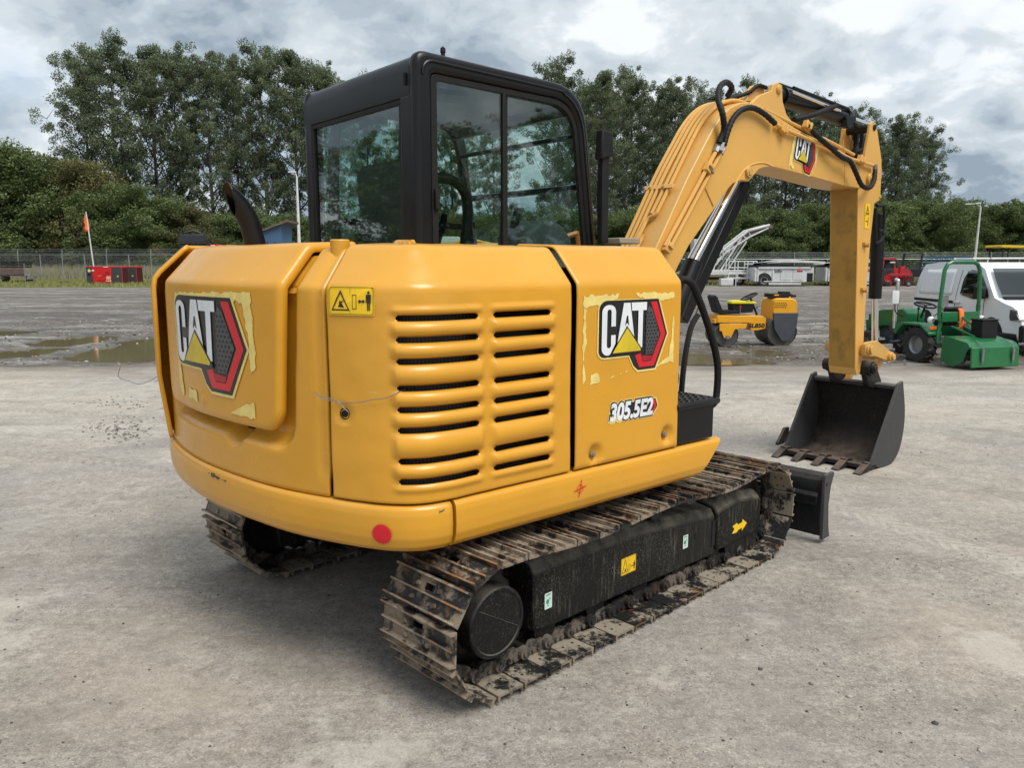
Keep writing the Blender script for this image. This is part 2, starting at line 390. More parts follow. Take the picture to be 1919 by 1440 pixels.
def ground_materials():
    # --- worn concrete apron with dust, stains and a few cracks
    t = NT('apron_concrete')
    big = t.noise(0.35, 5, 0.6); mid = t.noise(1.6, 7, 0.65, stretch=(0.6, 1.2, 1)); fine = t.noise(24, 9, 0.85); grit = t.noise(150, 4, 0.8)
    sy = t.N.new('ShaderNodeSeparateXYZ'); t.L.new(t.pos, sy.inputs[0])
    streak = t.noise(0.8, 9, 0.72, stretch=(0.4, 1.7, 1), dist=0.9)
    c = t.ramp(mid, [(0.30, (0.235, 0.200, 0.168)), (0.45, (0.318, 0.276, 0.234)), (0.58, (0.388, 0.340, 0.292)), (0.72, (0.46, 0.408, 0.352))])
    c = t.mix(t.mr(big, 0.42, 0.62, 0.0, 0.5), c, (0.235, 0.215, 0.19))
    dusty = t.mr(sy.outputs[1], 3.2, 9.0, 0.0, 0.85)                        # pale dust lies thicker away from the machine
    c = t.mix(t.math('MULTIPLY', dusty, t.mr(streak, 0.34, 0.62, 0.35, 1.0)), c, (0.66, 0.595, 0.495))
    c = t.mix(t.mr(streak, 0.60, 0.72, 0.0, 0.45), c, (0.16, 0.14, 0.12))
    c = t.mix(t.mr(fine, 0.38, 0.62), t.mix(0.46, c, (0.09, 0.08, 0.07)), t.mix(0.30, c, (0.60, 0.56, 0.50)))
    cell = t.voro(120, 'F1', out='Color'); cs = t.N.new('ShaderNodeSeparateColor'); t.L.new(cell, cs.inputs[0])
    c = t.mix(t.math('MULTIPLY', t.mr(cs.outputs[0], 0.88, 0.94, 0.0, 0.5), t.mr(t.noise(3.1, 6, 0.7, off=(6, 6, 0)), 0.40, 0.60, 0.15, 1.0)), c, (0.075, 0.068, 0.06)); c = t.mix(t.math('MULTIPLY', t.mr(cs.outputs[1], 0.94, 0.98, 0.0, 0.38), t.mr(t.noise(2.1, 6, 0.7, off=(1, 6, 0)), 0.45, 0.62, 0.05, 1.0)), c, (0.68, 0.63, 0.55))
    c3 = t.N.new('ShaderNodeSeparateColor'); t.L.new(t.voro(210, 'F1', out='Color'), c3.inputs[0]); c = t.mix(t.mr(c3.outputs[0], 0.80, 0.95, 0.0, 0.45), c, (0.085, 0.075, 0.066)); c = t.mix(t.mr(c3.outputs[1], 0.84, 0.97, 0.0, 0.38), c, (0.66, 0.61, 0.54))
    patchy = t.noise(5.5, 7, 0.7, off=(3, 3, 0)); c = t.mix(t.mr(patchy, 0.42, 0.66, 0.0, 0.28), c, (0.13, 0.115, 0.10)); c = t.mix(t.mr(patchy, 0.30, 0.42, 0.22, 0.0), c, (0.62, 0.57, 0.49))
    spots = t.mr(t.voro(0.9, 'F1'), 0.03, 0.075, 0.55, 0.0)
    c = t.mix(spots, c, (0.075, 0.065, 0.055))
    chips = t.mr(t.voro(34, 'F1'), 0.10, 0.20, 1.0, 0.0)
    chips = t.math('MULTIPLY', chips, t.mr(t.noise(2.3, 5, 0.6, off=(9, 2, 0)), 0.50, 0.66))
    c = t.mix(t.math('MULTIPLY', chips, 0.7), c, (0.095, 0.088, 0.08))
    hue = t.noise(0.42, 5, 0.6, off=(7, 3, 0)); c = t.mix(t.mr(hue, 0.50, 0.62, 0.0, 0.34), c, (0.245, 0.24, 0.235)); c = t.mix(t.mr(hue, 0.36, 0.47, 0.30, 0.0), c, (0.50, 0.425, 0.33))
    sx = t.N.new('ShaderNodeSeparateXYZ'); t.L.new(t.pos, sx.inputs[0])
    def tyre_mark(nx, ny, k, hw, amt, bend, tone):
        q = t.math('ADD', t.math('ADD', t.math('MULTIPLY', sx.outputs[0], nx), t.math('MULTIPLY', sx.outputs[1], ny)), k)
        al = t.math('SUBTRACT', t.math('MULTIPLY', sx.outputs[1], nx), t.math('MULTIPLY', sx.outputs[0], ny))
        q = t.math('ADD', q, t.math('MULTIPLY', t.math('MULTIPLY', al, al), bend)); q = t.math('ADD', q, t.math('MULTIPLY', t.noise(1.1, 3, 0.5), 0.22))
        band = t.mr(t.math('ABSOLUTE', q), hw * 0.75, hw, 1.0, 0.0)
        rib = t.mr(t.math('SINE', t.math('MULTIPLY', t.math('ADD', al, t.math('MULTIPLY', t.math('ABSOLUTE', q), 1.2)), 70.0)), -0.4, 0.6, 0.25, 1.0)
        return t.mix(t.math('MULTIPLY', t.math('MULTIPLY', band, rib), t.mr(t.noise(2.2, 5, 0.7, off=(k, 1, 2)), 0.36, 0.6, 0.15, amt)), c, tone)
    for tm in ((0.42, 0.91, -4.6, 0.13, 0.40, 0.012, (0.16, 0.14, 0.12)), (0.42, 0.91, -6.2, 0.13, 0.40, 0.012, (0.16, 0.14, 0.12)), (-0.22, 0.97, -8.1, 0.14, 0.45, -0.01, (0.62, 0.57, 0.48)), (-0.22, 0.97, -9.7, 0.14, 0.45, -0.01, (0.17, 0.15, 0.125)), (0.93, 0.36, -4.1, 0.12, 0.35, 0.02, (0.60, 0.55, 0.47)), (0.55, 0.83, -0.35, 0.14, 0.34, 0.02, (0.17, 0.15, 0.13)), (0.05, 1.0, -10.6, 0.16, 0.5, 0.004, (0.20, 0.17, 0.14))): c = tyre_mark(*tm)
    blot = t.noise(1.05, 9, 0.72, off=(2, 5, 0)); c = t.mix(t.mr(blot, 0.56, 0.60, 0.0, 0.30), c, (0.17, 0.15, 0.128)); c = t.mix(t.mr(blot, 0.38, 0.42, 0.34, 0.0), c, (0.56, 0.52, 0.455))
    pat2 = t.noise(9.5, 8, 0.78, stretch=(0.7, 1.3, 1), off=(5, 9, 0)); c = t.mix(t.mr(pat2, 0.55, 0.62, 0.0, 0.33), c, (0.14, 0.124, 0.108)); c = t.mix(t.mr(pat2, 0.37, 0.43, 0.26, 0.0), c, (0.60, 0.56, 0.49))
    wv = t.N.new('ShaderNodeTexVoronoi'); wv.feature = 'DISTANCE_TO_EDGE'; wv.inputs['Scale'].default_value = 0.42
    nz = t.noise(1.5, 5, 0.6, out='Color'); ad = t.N.new('ShaderNodeVectorMath'); ad.operation = 'ADD'; t.L.new(t.pos, ad.inputs[0]); t.L.new(nz, ad.inputs[1]); t.L.new(ad.outputs[0], wv.inputs['Vector'])
    crack = t.mr(wv.outputs['Distance'], 0.0, 0.004, 1.0, 0.0); crack = t.math('MULTIPLY', crack, t.mr(t.noise(0.8, 3, 0.5, off=(1, 8, 0)), 0.55, 0.62))
    c = t.mix(t.math('MULTIPLY', crack, 0.5), c, (0.12, 0.105, 0.09))
    # mud creeping over the far edge
    edge = t.math('ADD', sy.outputs[1], t.math('MULTIPLY', t.noise(0.8, 8, 0.75, stretch=(0.5, 1, 1)), 3.0))
    em = t.mr(edge, 12.6, 13.3)
    c = t.mix(t.mr(edge, 11.4, 12.9, 0.0, 0.55), c, (0.27, 0.235, 0.195)); c = t.mix(em, c, t.mix(t.noise(3, 7, 0.75), (0.09, 0.073, 0.058), (0.26, 0.235, 0.205)))
    h = t.math('ADD', t.math('MULTIPLY', fine, 0.6), t.math('MULTIPLY', grit, 0.5))
    nb = t.bump(h, 0.35, 0.006); nb = t.bump(t.math('ADD', mid, chips), 0.3, 0.012, nb)
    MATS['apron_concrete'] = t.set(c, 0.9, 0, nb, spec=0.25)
    # --- churned wet gravel and mud
    t = NT('wet_gravel')
    big = t.noise(0.22, 6, 0.62, stretch=(0.35, 1.0, 1), dist=0.5); mid = t.noise(1.3, 8, 0.7, stretch=(0.45, 1.5, 1)); st = t.voro(16, 'F1'); fine = t.noise(40, 6, 0.75)
    hz = t.N.new('ShaderNodeSeparateXYZ'); t.L.new(t.pos, hz.inputs[0])
    c = t.ramp(mid, [(0.30, (0.085, 0.066, 0.050)), (0.44, (0.16, 0.132, 0.105)), (0.55, (0.235, 0.206, 0.172)), (0.68, (0.37, 0.338, 0.298))])
    c = t.mix(t.mr(big, 0.40, 0.62, 0.0, 0.55), c, (0.15, 0.13, 0.11))
    c = t.mix(t.mr(fine, 0.42, 0.68), t.mix(0.45, c, (0.05, 0.045, 0.04)), t.mix(0.24, c, (0.42, 0.40, 0.37)))
    lane = t.noise(0.55, 8, 0.72, stretch=(0.10, 1.0, 1), dist=1.4); c = t.mix(t.mr(lane, 0.49, 0.56, 0.0, 0.8), c, (0.085, 0.066, 0.052)); c = t.mix(t.mr(lane, 0.37, 0.45, 0.7, 0.0), c, (0.40, 0.375, 0.345))
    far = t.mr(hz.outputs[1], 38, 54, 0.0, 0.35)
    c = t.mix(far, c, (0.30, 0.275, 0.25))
    rag = t.noise(0.9, 10, 0.8, stretch=(0.5, 1.3, 1), dist=0.8, off=(4, 2, 0)); c = t.mix(t.mr(rag, 0.53, 0.57, 0.0, 0.62), c, (0.105, 0.082, 0.064)); c = t.mix(t.mr(rag, 0.42, 0.46, 0.5, 0.0), c, (0.42, 0.40, 0.375))
    gl = t.noise(5.5, 9, 0.85, stretch=(0.6, 1.6, 1), off=(1, 1, 0)); c = t.mix(t.mr(gl, 0.56, 0.60, 0.0, 0.55), c, (0.55, 0.53, 0.50)); c = t.mix(t.mr(gl, 0.40, 0.44, 0.5, 0.0), c, (0.07, 0.058, 0.048))  # pale bits are glints of the wet stones painted into the colour
    wet = t.mr(hz.outputs[2], -0.022, -0.004, 1.0, 0.0)
    c = t.mix(t.math('MULTIPLY', wet, 0.6), c, (0.055, 0.047, 0.038))
    nb = t.bump(t.math('ADD', t.math('ADD', st, fine), t.math('MULTIPLY', mid, 2.0)), 0.8, 0.03)
    MATS['wet_gravel'] = t.set(c, t.mr(t.math('MAXIMUM', wet, t.mr(lane, 0.5, 0.6)), 0, 1, 0.72, 0.40), 0, nb, spec=0.5)
    # --- puddle water: muddy brown, mirror still
    t = NT('puddle_water')
    nb = t.bump(t.noise(6, 3, 0.5), 0.04, 0.01)
    MATS['puddle_water'] = t.set(t.mix(t.noise(1.2, 4), (0.155, 0.125, 0.070), (0.20, 0.165, 0.10)), 0.06, 0, nb, spec=0.6)
    # --- grass verge
    t = NT('grass_ground')
    a = t.noise(0.35, 6, 0.65, stretch=(0.4, 1.6, 1)); b = t.noise(3, 7, 0.7)
    c = t.ramp(a, [(0.32, (0.13, 0.16, 0.05)), (0.5, (0.22, 0.225, 0.085)), (0.66, (0.37, 0.33, 0.17))])
    c = t.mix(t.mr(b, 0.35, 0.65), t.mix(0.4, c, (0.05, 0.06, 0.02)), c)
    MATS['grass_ground'] = t.set(c, 0.95, 0, t.bump(b, 0.8, 0.1), spec=0.1)
    for nm, c1, c2 in (('grass_blades', (0.15, 0.19, 0.055), (0.36, 0.33, 0.15)), ('dry_grass', (0.22, 0.22, 0.11), (0.42, 0.38, 0.24))):
        t = NT(nm); MATS[nm] = t.set(t.mix(t.noise(1.3, 5, 0.7), c1, c2), 0.8, spec=0.15)
ground_materials()

PUDDLES = []           # (x, y, rx, ry, depth)
def add_puddle(px0, px1, py0, py1, d):
    ym = (py0 + py1) / 2; a = G(px0, ym); b = G(px1, ym); n = G((px0 + px1) / 2, py1); f = G((px0 + px1) / 2, py0)
    PUDDLES.append(((a.x + b.x) / 2, (n.y + f.y) / 2, abs(b.x - a.x) / 2, abs(f.y - n.y) / 2, d))
add_puddle(-60, 85, 652, 673, 0.10)
add_puddle(170, 420, 641, 675, 0.12)
add_puddle(75, 200, 628, 648, 0.09)
add_puddle(-60, 45, 617, 632, 0.08)
add_puddle(225, 420, 628, 646, 0.07)
add_puddle(1220, 1352, 655, 694, 0.13)
add_puddle(1330, 1452, 670, 686, 0.08)
add_puddle(1380, 1470, 650, 664, 0.07)
add_puddle(1500, 1560, 655, 662, 0.03)
def mud_height(x, y):
    p = Vector((x * 0.55, y * 1.3, 0)); h = 0.034 * noise.noise(p) + 0.024 * noise.noise(p * 2.7) + 0.018 * noise.noise(p * 7.1)
    h += 0.022 * math.sin(y * 2.3 + 1.6 * noise.noise(Vector((x * 0.12, y * 0.1, 3)))) * max(0.0, noise.noise(Vector((x * 0.08, y * 0.2, 9))) + 0.25)
    h += 0.012
    w = 0.35 * noise.noise(Vector((x * 0.9, y * 1.6, 5.0))) + 0.15 * noise.noise(Vector((x * 3, y * 4, 5.0)))
    for cx, cy, rx, ry, d in PUDDLES:
        q = math.hypot((x - cx) / rx, (y - cy) / ry) + w
        if q < 1.25: h -= d * min(1.0, (1.25 - q) / 0.5)
    k = min(1.0, max(0.0, (y - 11.2) / 0.9)); far = max(0.25, min(1.0, 1 - (y - 25) / 30))
    return (h - 0.018) * k * far - 0.03 * (1 - k) + 0.004 * k
def make_ground():
    ys = [11.0]
    while ys[-1] < 57.5: ys.append(ys[-1] + 0.07 * (ys[-1] / 12) ** 1.9)
    xs = np.arange(-1.0, 1.0001, 1 / 330.0)
    V = []; nx = len(xs)
    for y in ys:
        half = y * 0.95 + 4
        for t in xs: x = t * half; V.append((x, y, mud_height(x, y)))
    F = [(j * nx + i, j * nx + i + 1, (j + 1) * nx + i + 1, (j + 1) * nx + i) for j in range(len(ys) - 1) for i in range(nx - 1)]
    tag(obj_of('gravel_ground', value_mesh('gravel_ground', V, F, ['wet_gravel'], smooth=True)), 'churned wet grey gravel yard beyond the pale apron', kind='structure')
    MB().add([(-600, -300, -0.17), (600, -300, -0.17), (600, 1500, -0.17), (-600, 1500, -0.17)], [(0, 1, 2, 3)]).build('ground', 'wet_gravel', fix=False)['kind'] = 'structure'
    # apron, its far edge ragged
    far = []; x = -60.0; 
    while x <= 60: far.append((x, 12.0 + 0.5 * noise.noise(Vector((x * 0.5, 0, 1))) + 0.15 * noise.noise(Vector((x * 3, 0, 1))), 0.0)); x += 0.25
    V = [(p[0], -40, 0.0) for p in far] + far; n = len(far)
    MB().add(V, [(i, i + 1, n + i + 1, n + i) for i in range(n - 1)]).build('pavement', 'apron_concrete', fix=False)['kind'] = 'structure'
    w = [(-40, 12.2, -0.028), (40, 12.2, -0.028), (40, 18.5, -0.028), (-40, 18.5, -0.028)]
    MB().add(w, [(0, 1, 2, 3)]).build('puddle_water', 'puddle_water', fix=False)['kind'] = 'structure'
    # grass verge with a ragged near edge
    near = []; x = -420.0
    while x <= 420:
        y0 = 54.5 + max(-2, min(4.5, x * 0.12)) + 0.9 * noise.noise(Vector((x * 0.25, 4, 0))) + 0.3 * noise.noise(Vector((x * 1.2, 4, 0)))
        near.append((x, y0, 0.02)); x += 0.5 if abs(x) < 60 else 6
    V = near + [(p[0], 1400, 0.02) for p in near]; n = len(near)
    MB().add(V, [(i, i + 1, n + i + 1, n + i) for i in range(n - 1)]).build('grass', 'grass_ground', fix=False)['kind'] = 'structure'
make_ground()

def make_grass():
    rng = np.random.default_rng(5)
    def blades(n, x0, x1, y0, y1, h0, h1, w, name, mat, lab):
        x = rng.uniform(x0, x1, n); y = rng.uniform(y0, y1, n)
        keep = y > 55.0 + np.clip(x * 0.12, -2, 4.5)
        x, y = x[keep], y[keep]; n = len(x)
        h = rng.uniform(h0, h1, n); a = rng.uniform(0, PI, n); lx = rng.normal(0.15, 0.25, n) * h; ly = rng.normal(0, 0.2, n) * h
        dx, dy = np.cos(a) * w, np.sin(a) * w
        V = np.stack([np.stack([x - dx, y - dy, np.full(n, 0.0)], 1), np.stack([x + dx, y + dy, np.full(n, 0.0)], 1), np.stack([x + lx, y + ly, h], 1)], 1).reshape(-1, 3)
        F = np.arange(n * 3).reshape(-1, 3)
        tag(obj_of(name, value_mesh(name, V, F, [mat])), lab, kind='stuff')
    blades(26000, -52, -8, 52, 76, 0.12, 0.34, 0.05, 'grass', 'grass_blades', 'short green grass on the verge before the fence')
    blades(16000, 10, 48, 56, 66, 0.10, 0.30, 0.05, 'grass', 'grass_blades', 'grass under and around the parked machines by the fence')
    blades(16000, -60, -8, 76.5, 82, 0.7, 1.7, 0.05, 'tall_grass', 'dry_grass', 'tall seeding grass growing behind the left fence')
    blades(7000, 14, 52, 63, 66, 0.5, 1.0, 0.05, 'tall_grass', 'dry_grass', 'tall grass growing along the right fence')
make_grass()

def make_pebbles():
    rng = random.Random(11); V = []; F = []
    ico = bmesh.new(); bmesh.ops.create_icosphere(ico, subdivisions=1, radius=1); ico.verts.ensure_lookup_table()
    iv = np.array([v.co[:] for v in ico.verts]); jf = [[v.index for v in f.verts] for f in ico.faces]; ico.free()
    V = []; F = []; mi = []; o = 0
    def put(x, y, r):
        nonlocal o
        z0 = 0 if y < 11.6 else mud_height(x, y)
        sc = np.array([r * rng.uniform(0.7, 1.4), r * rng.uniform(0.7, 1.2), r * rng.uniform(0.35, 0.7)])
        pts = iv * (1 + np.array([[rng.uniform(-.25, .25)] for _ in iv])) * sc
        a = rng.uniform(0, PI); ca, sa = math.cos(a), math.sin(a)
        P = np.stack([pts[:, 0] * ca - pts[:, 1] * sa + x, pts[:, 0] * sa + pts[:, 1] * ca + y, pts[:, 2] + z0 + sc[2] * 0.35], 1)
        V.append(P); F.extend([[i + o for i in f] for f in jf]); m = rng.randrange(3); mi.extend([m] * len(jf)); o += len(iv)
    for _ in range(5200):
        y = 1.7 + 9.8 * rng.random() ** 1.25; x = rng.uniform(-0.75, 0.75) * y
        if noise.noise(Vector((x * 0.9, y * 0.9, 2.0))) < rng.uniform(-0.35, 0.45): continue
        put(x, y, rng.uniform(0.002, 0.0062) * (1 if rng.random() < 0.9 else 1.9))
    for (u0, u1, v0, v1, n, r) in ((190, 285, 780, 830, 170, 0.013), (130, 215, 790, 812, 60, 0.010), (165, 290, 740, 775, 80, 0.010), (1480, 1600, 755, 790, 50, 0.010), (300, 420, 700, 730, 30, 0.008)):
        for _ in range(n):
            p = G(rng.gauss((u0 + u1) / 2, (u1 - u0) / 4), rng.gauss((v0 + v1) / 2, (v1 - v0) / 4)); put(p.x, p.y, r * rng.uniform(0.5, 1.3))
    for _ in range(2600):
        y = rng.uniform(12.0, 22) ; x = rng.uniform(-0.72, 0.72) * y; put(x, y, rng.uniform(0.012, 0.035))
    simple('stone_dark', (0.07, 0.065, 0.06), 0.9); simple('stone_mid', (0.2, 0.18, 0.16), 0.9); simple('stone_pale', (0.36, 0.33, 0.29), 0.9)
    tag(obj_of('gravel', value_mesh('gravel', np.concatenate(V), F, ['stone_dark', 'stone_mid', 'stone_pale'], mi=mi)), 'loose stone chips scattered over the apron and yard', kind='stuff')
make_pebbles()

# ------------------------------------------------------------------ trees
def leaf_mats():
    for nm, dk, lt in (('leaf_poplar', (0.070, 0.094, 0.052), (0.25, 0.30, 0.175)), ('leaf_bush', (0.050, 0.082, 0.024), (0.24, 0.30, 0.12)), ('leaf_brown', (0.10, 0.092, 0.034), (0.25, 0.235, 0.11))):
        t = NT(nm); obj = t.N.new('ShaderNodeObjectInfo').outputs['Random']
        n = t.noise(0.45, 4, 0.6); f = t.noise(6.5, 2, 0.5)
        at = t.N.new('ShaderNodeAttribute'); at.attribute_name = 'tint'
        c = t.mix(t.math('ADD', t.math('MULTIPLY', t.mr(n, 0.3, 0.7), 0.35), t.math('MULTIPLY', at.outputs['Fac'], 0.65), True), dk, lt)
        c = t.mix(t.math('MULTIPLY', obj, 0.35), c, t.mix(0.5, c, (0.085, 0.105, 0.045)))
        t.set(c, 0.62, spec=0.25)
        tr = t.N.new('ShaderNodeBsdfTranslucent'); t.L.new(t.mix(0.5, c, (0.10, 0.14, 0.035)), tr.inputs[0])
        mx = t.N.new('ShaderNodeMixShader'); mx.inputs[0].default_value = 0.28
        t.L.new(t.b.outputs[0], mx.inputs[1]); t.L.new(tr.outputs[0], mx.inputs[2]); t.L.new(mx.outputs[0], t.out.inputs[0]); MATS[nm] = t.m
    simple('bark', (0.085, 0.075, 0.062), 0.9, 0, 0.35, 0.6, 3)
leaf_mats()
def leaf_cloud(rng, centers, radii, n_each, size, wind):
    """leaf-clump quads round each centre; returns verts, quads and a tint per vertex"""
    C = np.repeat(np.asarray(centers), n_each, axis=0); R = np.repeat(np.asarray(radii), n_each)
    n = len(C); d = rng.normal(size=(n, 3)); d /= np.linalg.norm(d, axis=1)[:, None]
    rr = R * rng.uniform(0.15, 1.0, n) ** 0.5
    P = C + d * rr[:, None] * np.array([1.0, 1.0, 0.75]); P[:, 0] += wind * (P[:, 2] - C[:, 2]) * 0.6
    a = rng.normal(size=(n, 3)) + np.array([0.9 * wind, 0, 0.15]); a /= np.linalg.norm(a, axis=1)[:, None]
    b = np.cross(a, rng.normal(size=(n, 3))); b /= np.linalg.norm(b, axis=1)[:, None]
    s = size * rng.uniform(0.55, 1.3, n)[:, None]
    V = np.stack([P - a * s, P - b * s * 0.55, P + a * s, P + b * s * 0.55], 1).reshape(-1, 3)
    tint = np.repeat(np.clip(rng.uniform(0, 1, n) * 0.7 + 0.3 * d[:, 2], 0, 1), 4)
    return V, np.arange(n * 4).reshape(-1, 4), tint
def tree_meshes(seed, H, W, kind):
    """trunk with limbs, crown of leaf clumps hung on the limbs"""
    rng = np.random.default_rng(seed); R = random.Random(seed); mb = MB(); cents = []; rads = []
    tall = kind == 'tall'
    lean = R.uniform(-0.03, 0.05); base = 0.20 if tall else 0.04
    def wob(z, k): return 0.25 * math.sin(z * 0.35 + k) * (z / H)
    trunk = [(lean * z + wob(z, seed), wob(z, seed + 2), z) for z in np.linspace(0, H * 0.93, 12)]
    r0 = H * (0.013 if tall else 0.012)
    mb.tube(trunk, [r0 * (1 - 0.93 * i / 11) + 0.02 for i in range(12)], 7)
    def at(z): i = min(10, int(z / (H * 0.93) * 11)); return Vector(trunk[i]).lerp(Vector(trunk[i + 1]), max(0, min(1, z / (H * 0.93) * 11 - i)))
    nl = 34 if tall else 26
    for i in range(nl):
        t = base + (0.96 - base) * ((i + R.random()) / nl); z = H * 0.93 * t; p = at(z)
        prof = (math.sin(PI * min(1, (t - base) / (1 - base) * 0.75 + 0.22)) ** 0.7) if tall else math.sqrt(max(0.05, 1 - t * t * 0.95))
        ln = W * prof * R.uniform(0.65, 1.15); az = i * 2.4 + R.uniform(-0.5, 0.5)
        up = R.uniform(0.75, 1.35) if tall else R.uniform(0.15, 0.7)
        d = Vector((math.cos(az), math.sin(az), 0)); pts = [p]
        for k in range(1, 5):
            q = k / 4; pts.append(p + d * ln * q + Vector((0.10 * ln * q * q, 0, ln * up * (q ** 1.2))) + Vector((R.uniform(-.15, .15), R.uniform(-.15, .15), 0)))
        rl = r0 * (1 - 0.85 * t) * 0.42 + 0.02
        mb.tube(pts, [rl, rl * 0.75, rl * 0.5, rl * 0.3, 0.012], 5)
        for k, q in enumerate((0.35, 0.55, 0.72, 0.86, 1.0)):
            if R.random() < (0.12 if tall else 0.0): continue
            j = q * 4; a = min(3, int(j)); c = pts[a].lerp(pts[a + 1], j - a)
            for m in range(2 if tall else 2):
                off = Vector((R.gauss(0, 1), R.gauss(0, 1), R.gauss(0.2, 0.9))) * (0.22 * ln * (0.6 + 0.4 * q))
                e = c + off; cents.append(e); rads.append(R.uniform(0.55, 1.15) * (0.9 if tall else 1.0))
                if R.random() < 0.5: mb.tube([c, c.lerp(e, 0.5) + Vector((0, 0, 0.1)), e], [rl * 0.35, rl * 0.25, 0.01], 4)
    for k in range(12 if tall else 8):
        e = at(H * 0.93 * R.uniform(0.86, 1.0)) + Vector((R.gauss(0, .6), R.gauss(0, .6), R.uniform(0, H * 0.07))); cents.append(e); rads.append(R.uniform(0.45, 0.9))
    sz = [V[2] for V in cents]
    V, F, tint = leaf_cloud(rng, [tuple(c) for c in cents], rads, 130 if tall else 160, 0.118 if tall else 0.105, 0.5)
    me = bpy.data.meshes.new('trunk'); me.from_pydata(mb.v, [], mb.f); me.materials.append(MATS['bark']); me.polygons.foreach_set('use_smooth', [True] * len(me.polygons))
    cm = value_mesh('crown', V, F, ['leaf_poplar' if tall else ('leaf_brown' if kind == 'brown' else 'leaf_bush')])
    at_ = cm.attributes.new('tint', 'FLOAT', 'POINT'); at_.data.foreach_set('value', tint.astype(np.float32)[:len(cm.vertices)])
    return me, cm
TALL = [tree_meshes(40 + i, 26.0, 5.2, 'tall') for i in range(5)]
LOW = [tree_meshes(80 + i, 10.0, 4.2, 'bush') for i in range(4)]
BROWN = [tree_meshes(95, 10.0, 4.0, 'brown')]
def plant(px, Y, top_py, sets, k, label, cat, group, wide=1.0):
    p = AT(px, 494, Y); h = AT(px, top_py, Y).z
    tr, cr = sets[k % len(sets)]; H0 = 26.0 if sets is TALL else 10.0
    s = h / H0
    o = thing('poplar_tree' if sets is TALL else 'hedge_tree', label, cat, (p.x, Y, 0), (k * 2.13) % 6.28 if sets is not TALL else 0.0, group)
    o.scale = (s * wide * (-1 if (k % 2 and sets is TALL and k % 3) else 1), s * wide, s)
    a = obj_of('trunk', tr, o); b = obj_of('crown', cr, o)
    return o
ORD = ['first', 'second', 'third', 'fourth', 'fifth', 'sixth', 'seventh', 'eighth', 'ninth', 'tenth', 'eleventh', 'twelfth', 'thirteenth', 'fourteenth', 'fifteenth', 'sixteenth', 'seventeenth', 'eighteenth', 'nineteenth', 'twentieth']
LEFTROW = [(178, 96, 92, 0.95), (232, 92, 66, 1.0), (300, 95, 70, 1.0), (352, 98, 84, 0.9), (405, 94, 92, 0.95), (455, 99, 98, 0.8), (505, 94, 84, 0.95), (568, 95, 78, 1.0), (625, 97, 112, 0.95)]
for i, (px, Y, top, w) in enumerate(LEFTROW):
    plant(px, Y, top, TALL, i, 'tall dark windblown poplar, %s from the left in the row left of the cab' % ORD[i], 'tree', 'poplars left of the cab', w * 0.86)
MIDROW = [(700, 100, 190, 0.8), (775, 98, 200, 0.8), (850, 102, 190, 0.8), (925, 99, 200, 0.8)]
for i, (px, Y, top, w) in enumerate(MIDROW):
    plant(px, Y, top, TALL, i + 3, 'poplar seen behind the cab glass, %s of four from the left' % ORD[i], 'tree', 'poplars behind the cab', w)
RIGHTROW = [(1045, 92, 104, 0.85), (1120, 90, 118, 0.9), (1185, 95, 122, 0.85), (1255, 92, 138, 0.9), (1325, 96, 160, 0.85), (1395, 94, 148, 0.9), (1468, 98, 182, 0.85), (1535, 96, 172, 0.85), (1590, 100, 196, 0.8), (1668, 97, 212, 0.95), (1725, 99, 238, 0.9)]
for i, (px, Y, top, w) in enumerate(RIGHTROW):
    plant(px, Y, top, TALL, i + 1, 'tall grey green poplar, %s from the left in the row right of the cab' % ORD[i], 'tree', 'poplars right of the cab', w * 0.86)
LOWROW = [(-60, 86, 300), (15, 84, 262), (70, 86, 292), (118, 88, 330), (160, 86, 300), (215, 85, 345), (262, 84, 352), (315, 87, 372), (365, 86, 390), (420, 88, 398), (470, 89, 402), (525, 88, 400), (580, 90, 405), (640, 88, 400), (710, 88, 398), (780, 90, 400), (850, 88, 398), (920, 90, 400), (990, 88, 395), (1060, 80, 395), (1130, 80, 400), (1195, 78, 385), (1260, 80, 392), (1330, 78, 380), (1400, 80, 385), (1465, 78, 392), (1530, 80, 385), (1600, 79, 378), (1665, 80, 380), (1725, 82, 368), (1775, 84, 378), (1822, 86, 384), (1870, 84, 382), (1915, 83, 372), (1965, 85, 365), (2020, 84, 370)]
BACK = [(1085, 112, 150), (1155, 110, 160), (1222, 112, 172), (1290, 110, 186), (1360, 112, 190), (1430, 110, 200), (1502, 112, 205), (1565, 110, 222), (1630, 113, 240), (1695, 112, 262)]
for i, (px, Y, top) in enumerate(BACK):
    plant(px, Y, top, TALL, i + 2, 'poplar in the back rank behind the boom, %s from the left' % ORD[i], 'tree', 'poplars in the back rank', 0.9)
for i, (px, Y, top) in enumerate(LOWROW):
    br = i in (0, 4, 8)
    plant(px, Y, top, BROWN if br else LOW, i, ('brownish' if br else 'green') + ' bushy tree, %s along the hedge behind the fence counting from the left' % (str(i + 1) + ('th' if i > 2 else ('st', 'nd', 'rd')[i])), 'tree', 'bushy trees behind the fence', 1.15)
for i in range(30):                                              # second rank closes the hedge
    px = -40 + i * 70; plant(px, 92, 418 + 10 * math.sin(i * 2.1), LOW, i + 1, 'dark bushy tree filling the back of the hedge', 'tree', 'hedge trees in the second rank', 1.5)

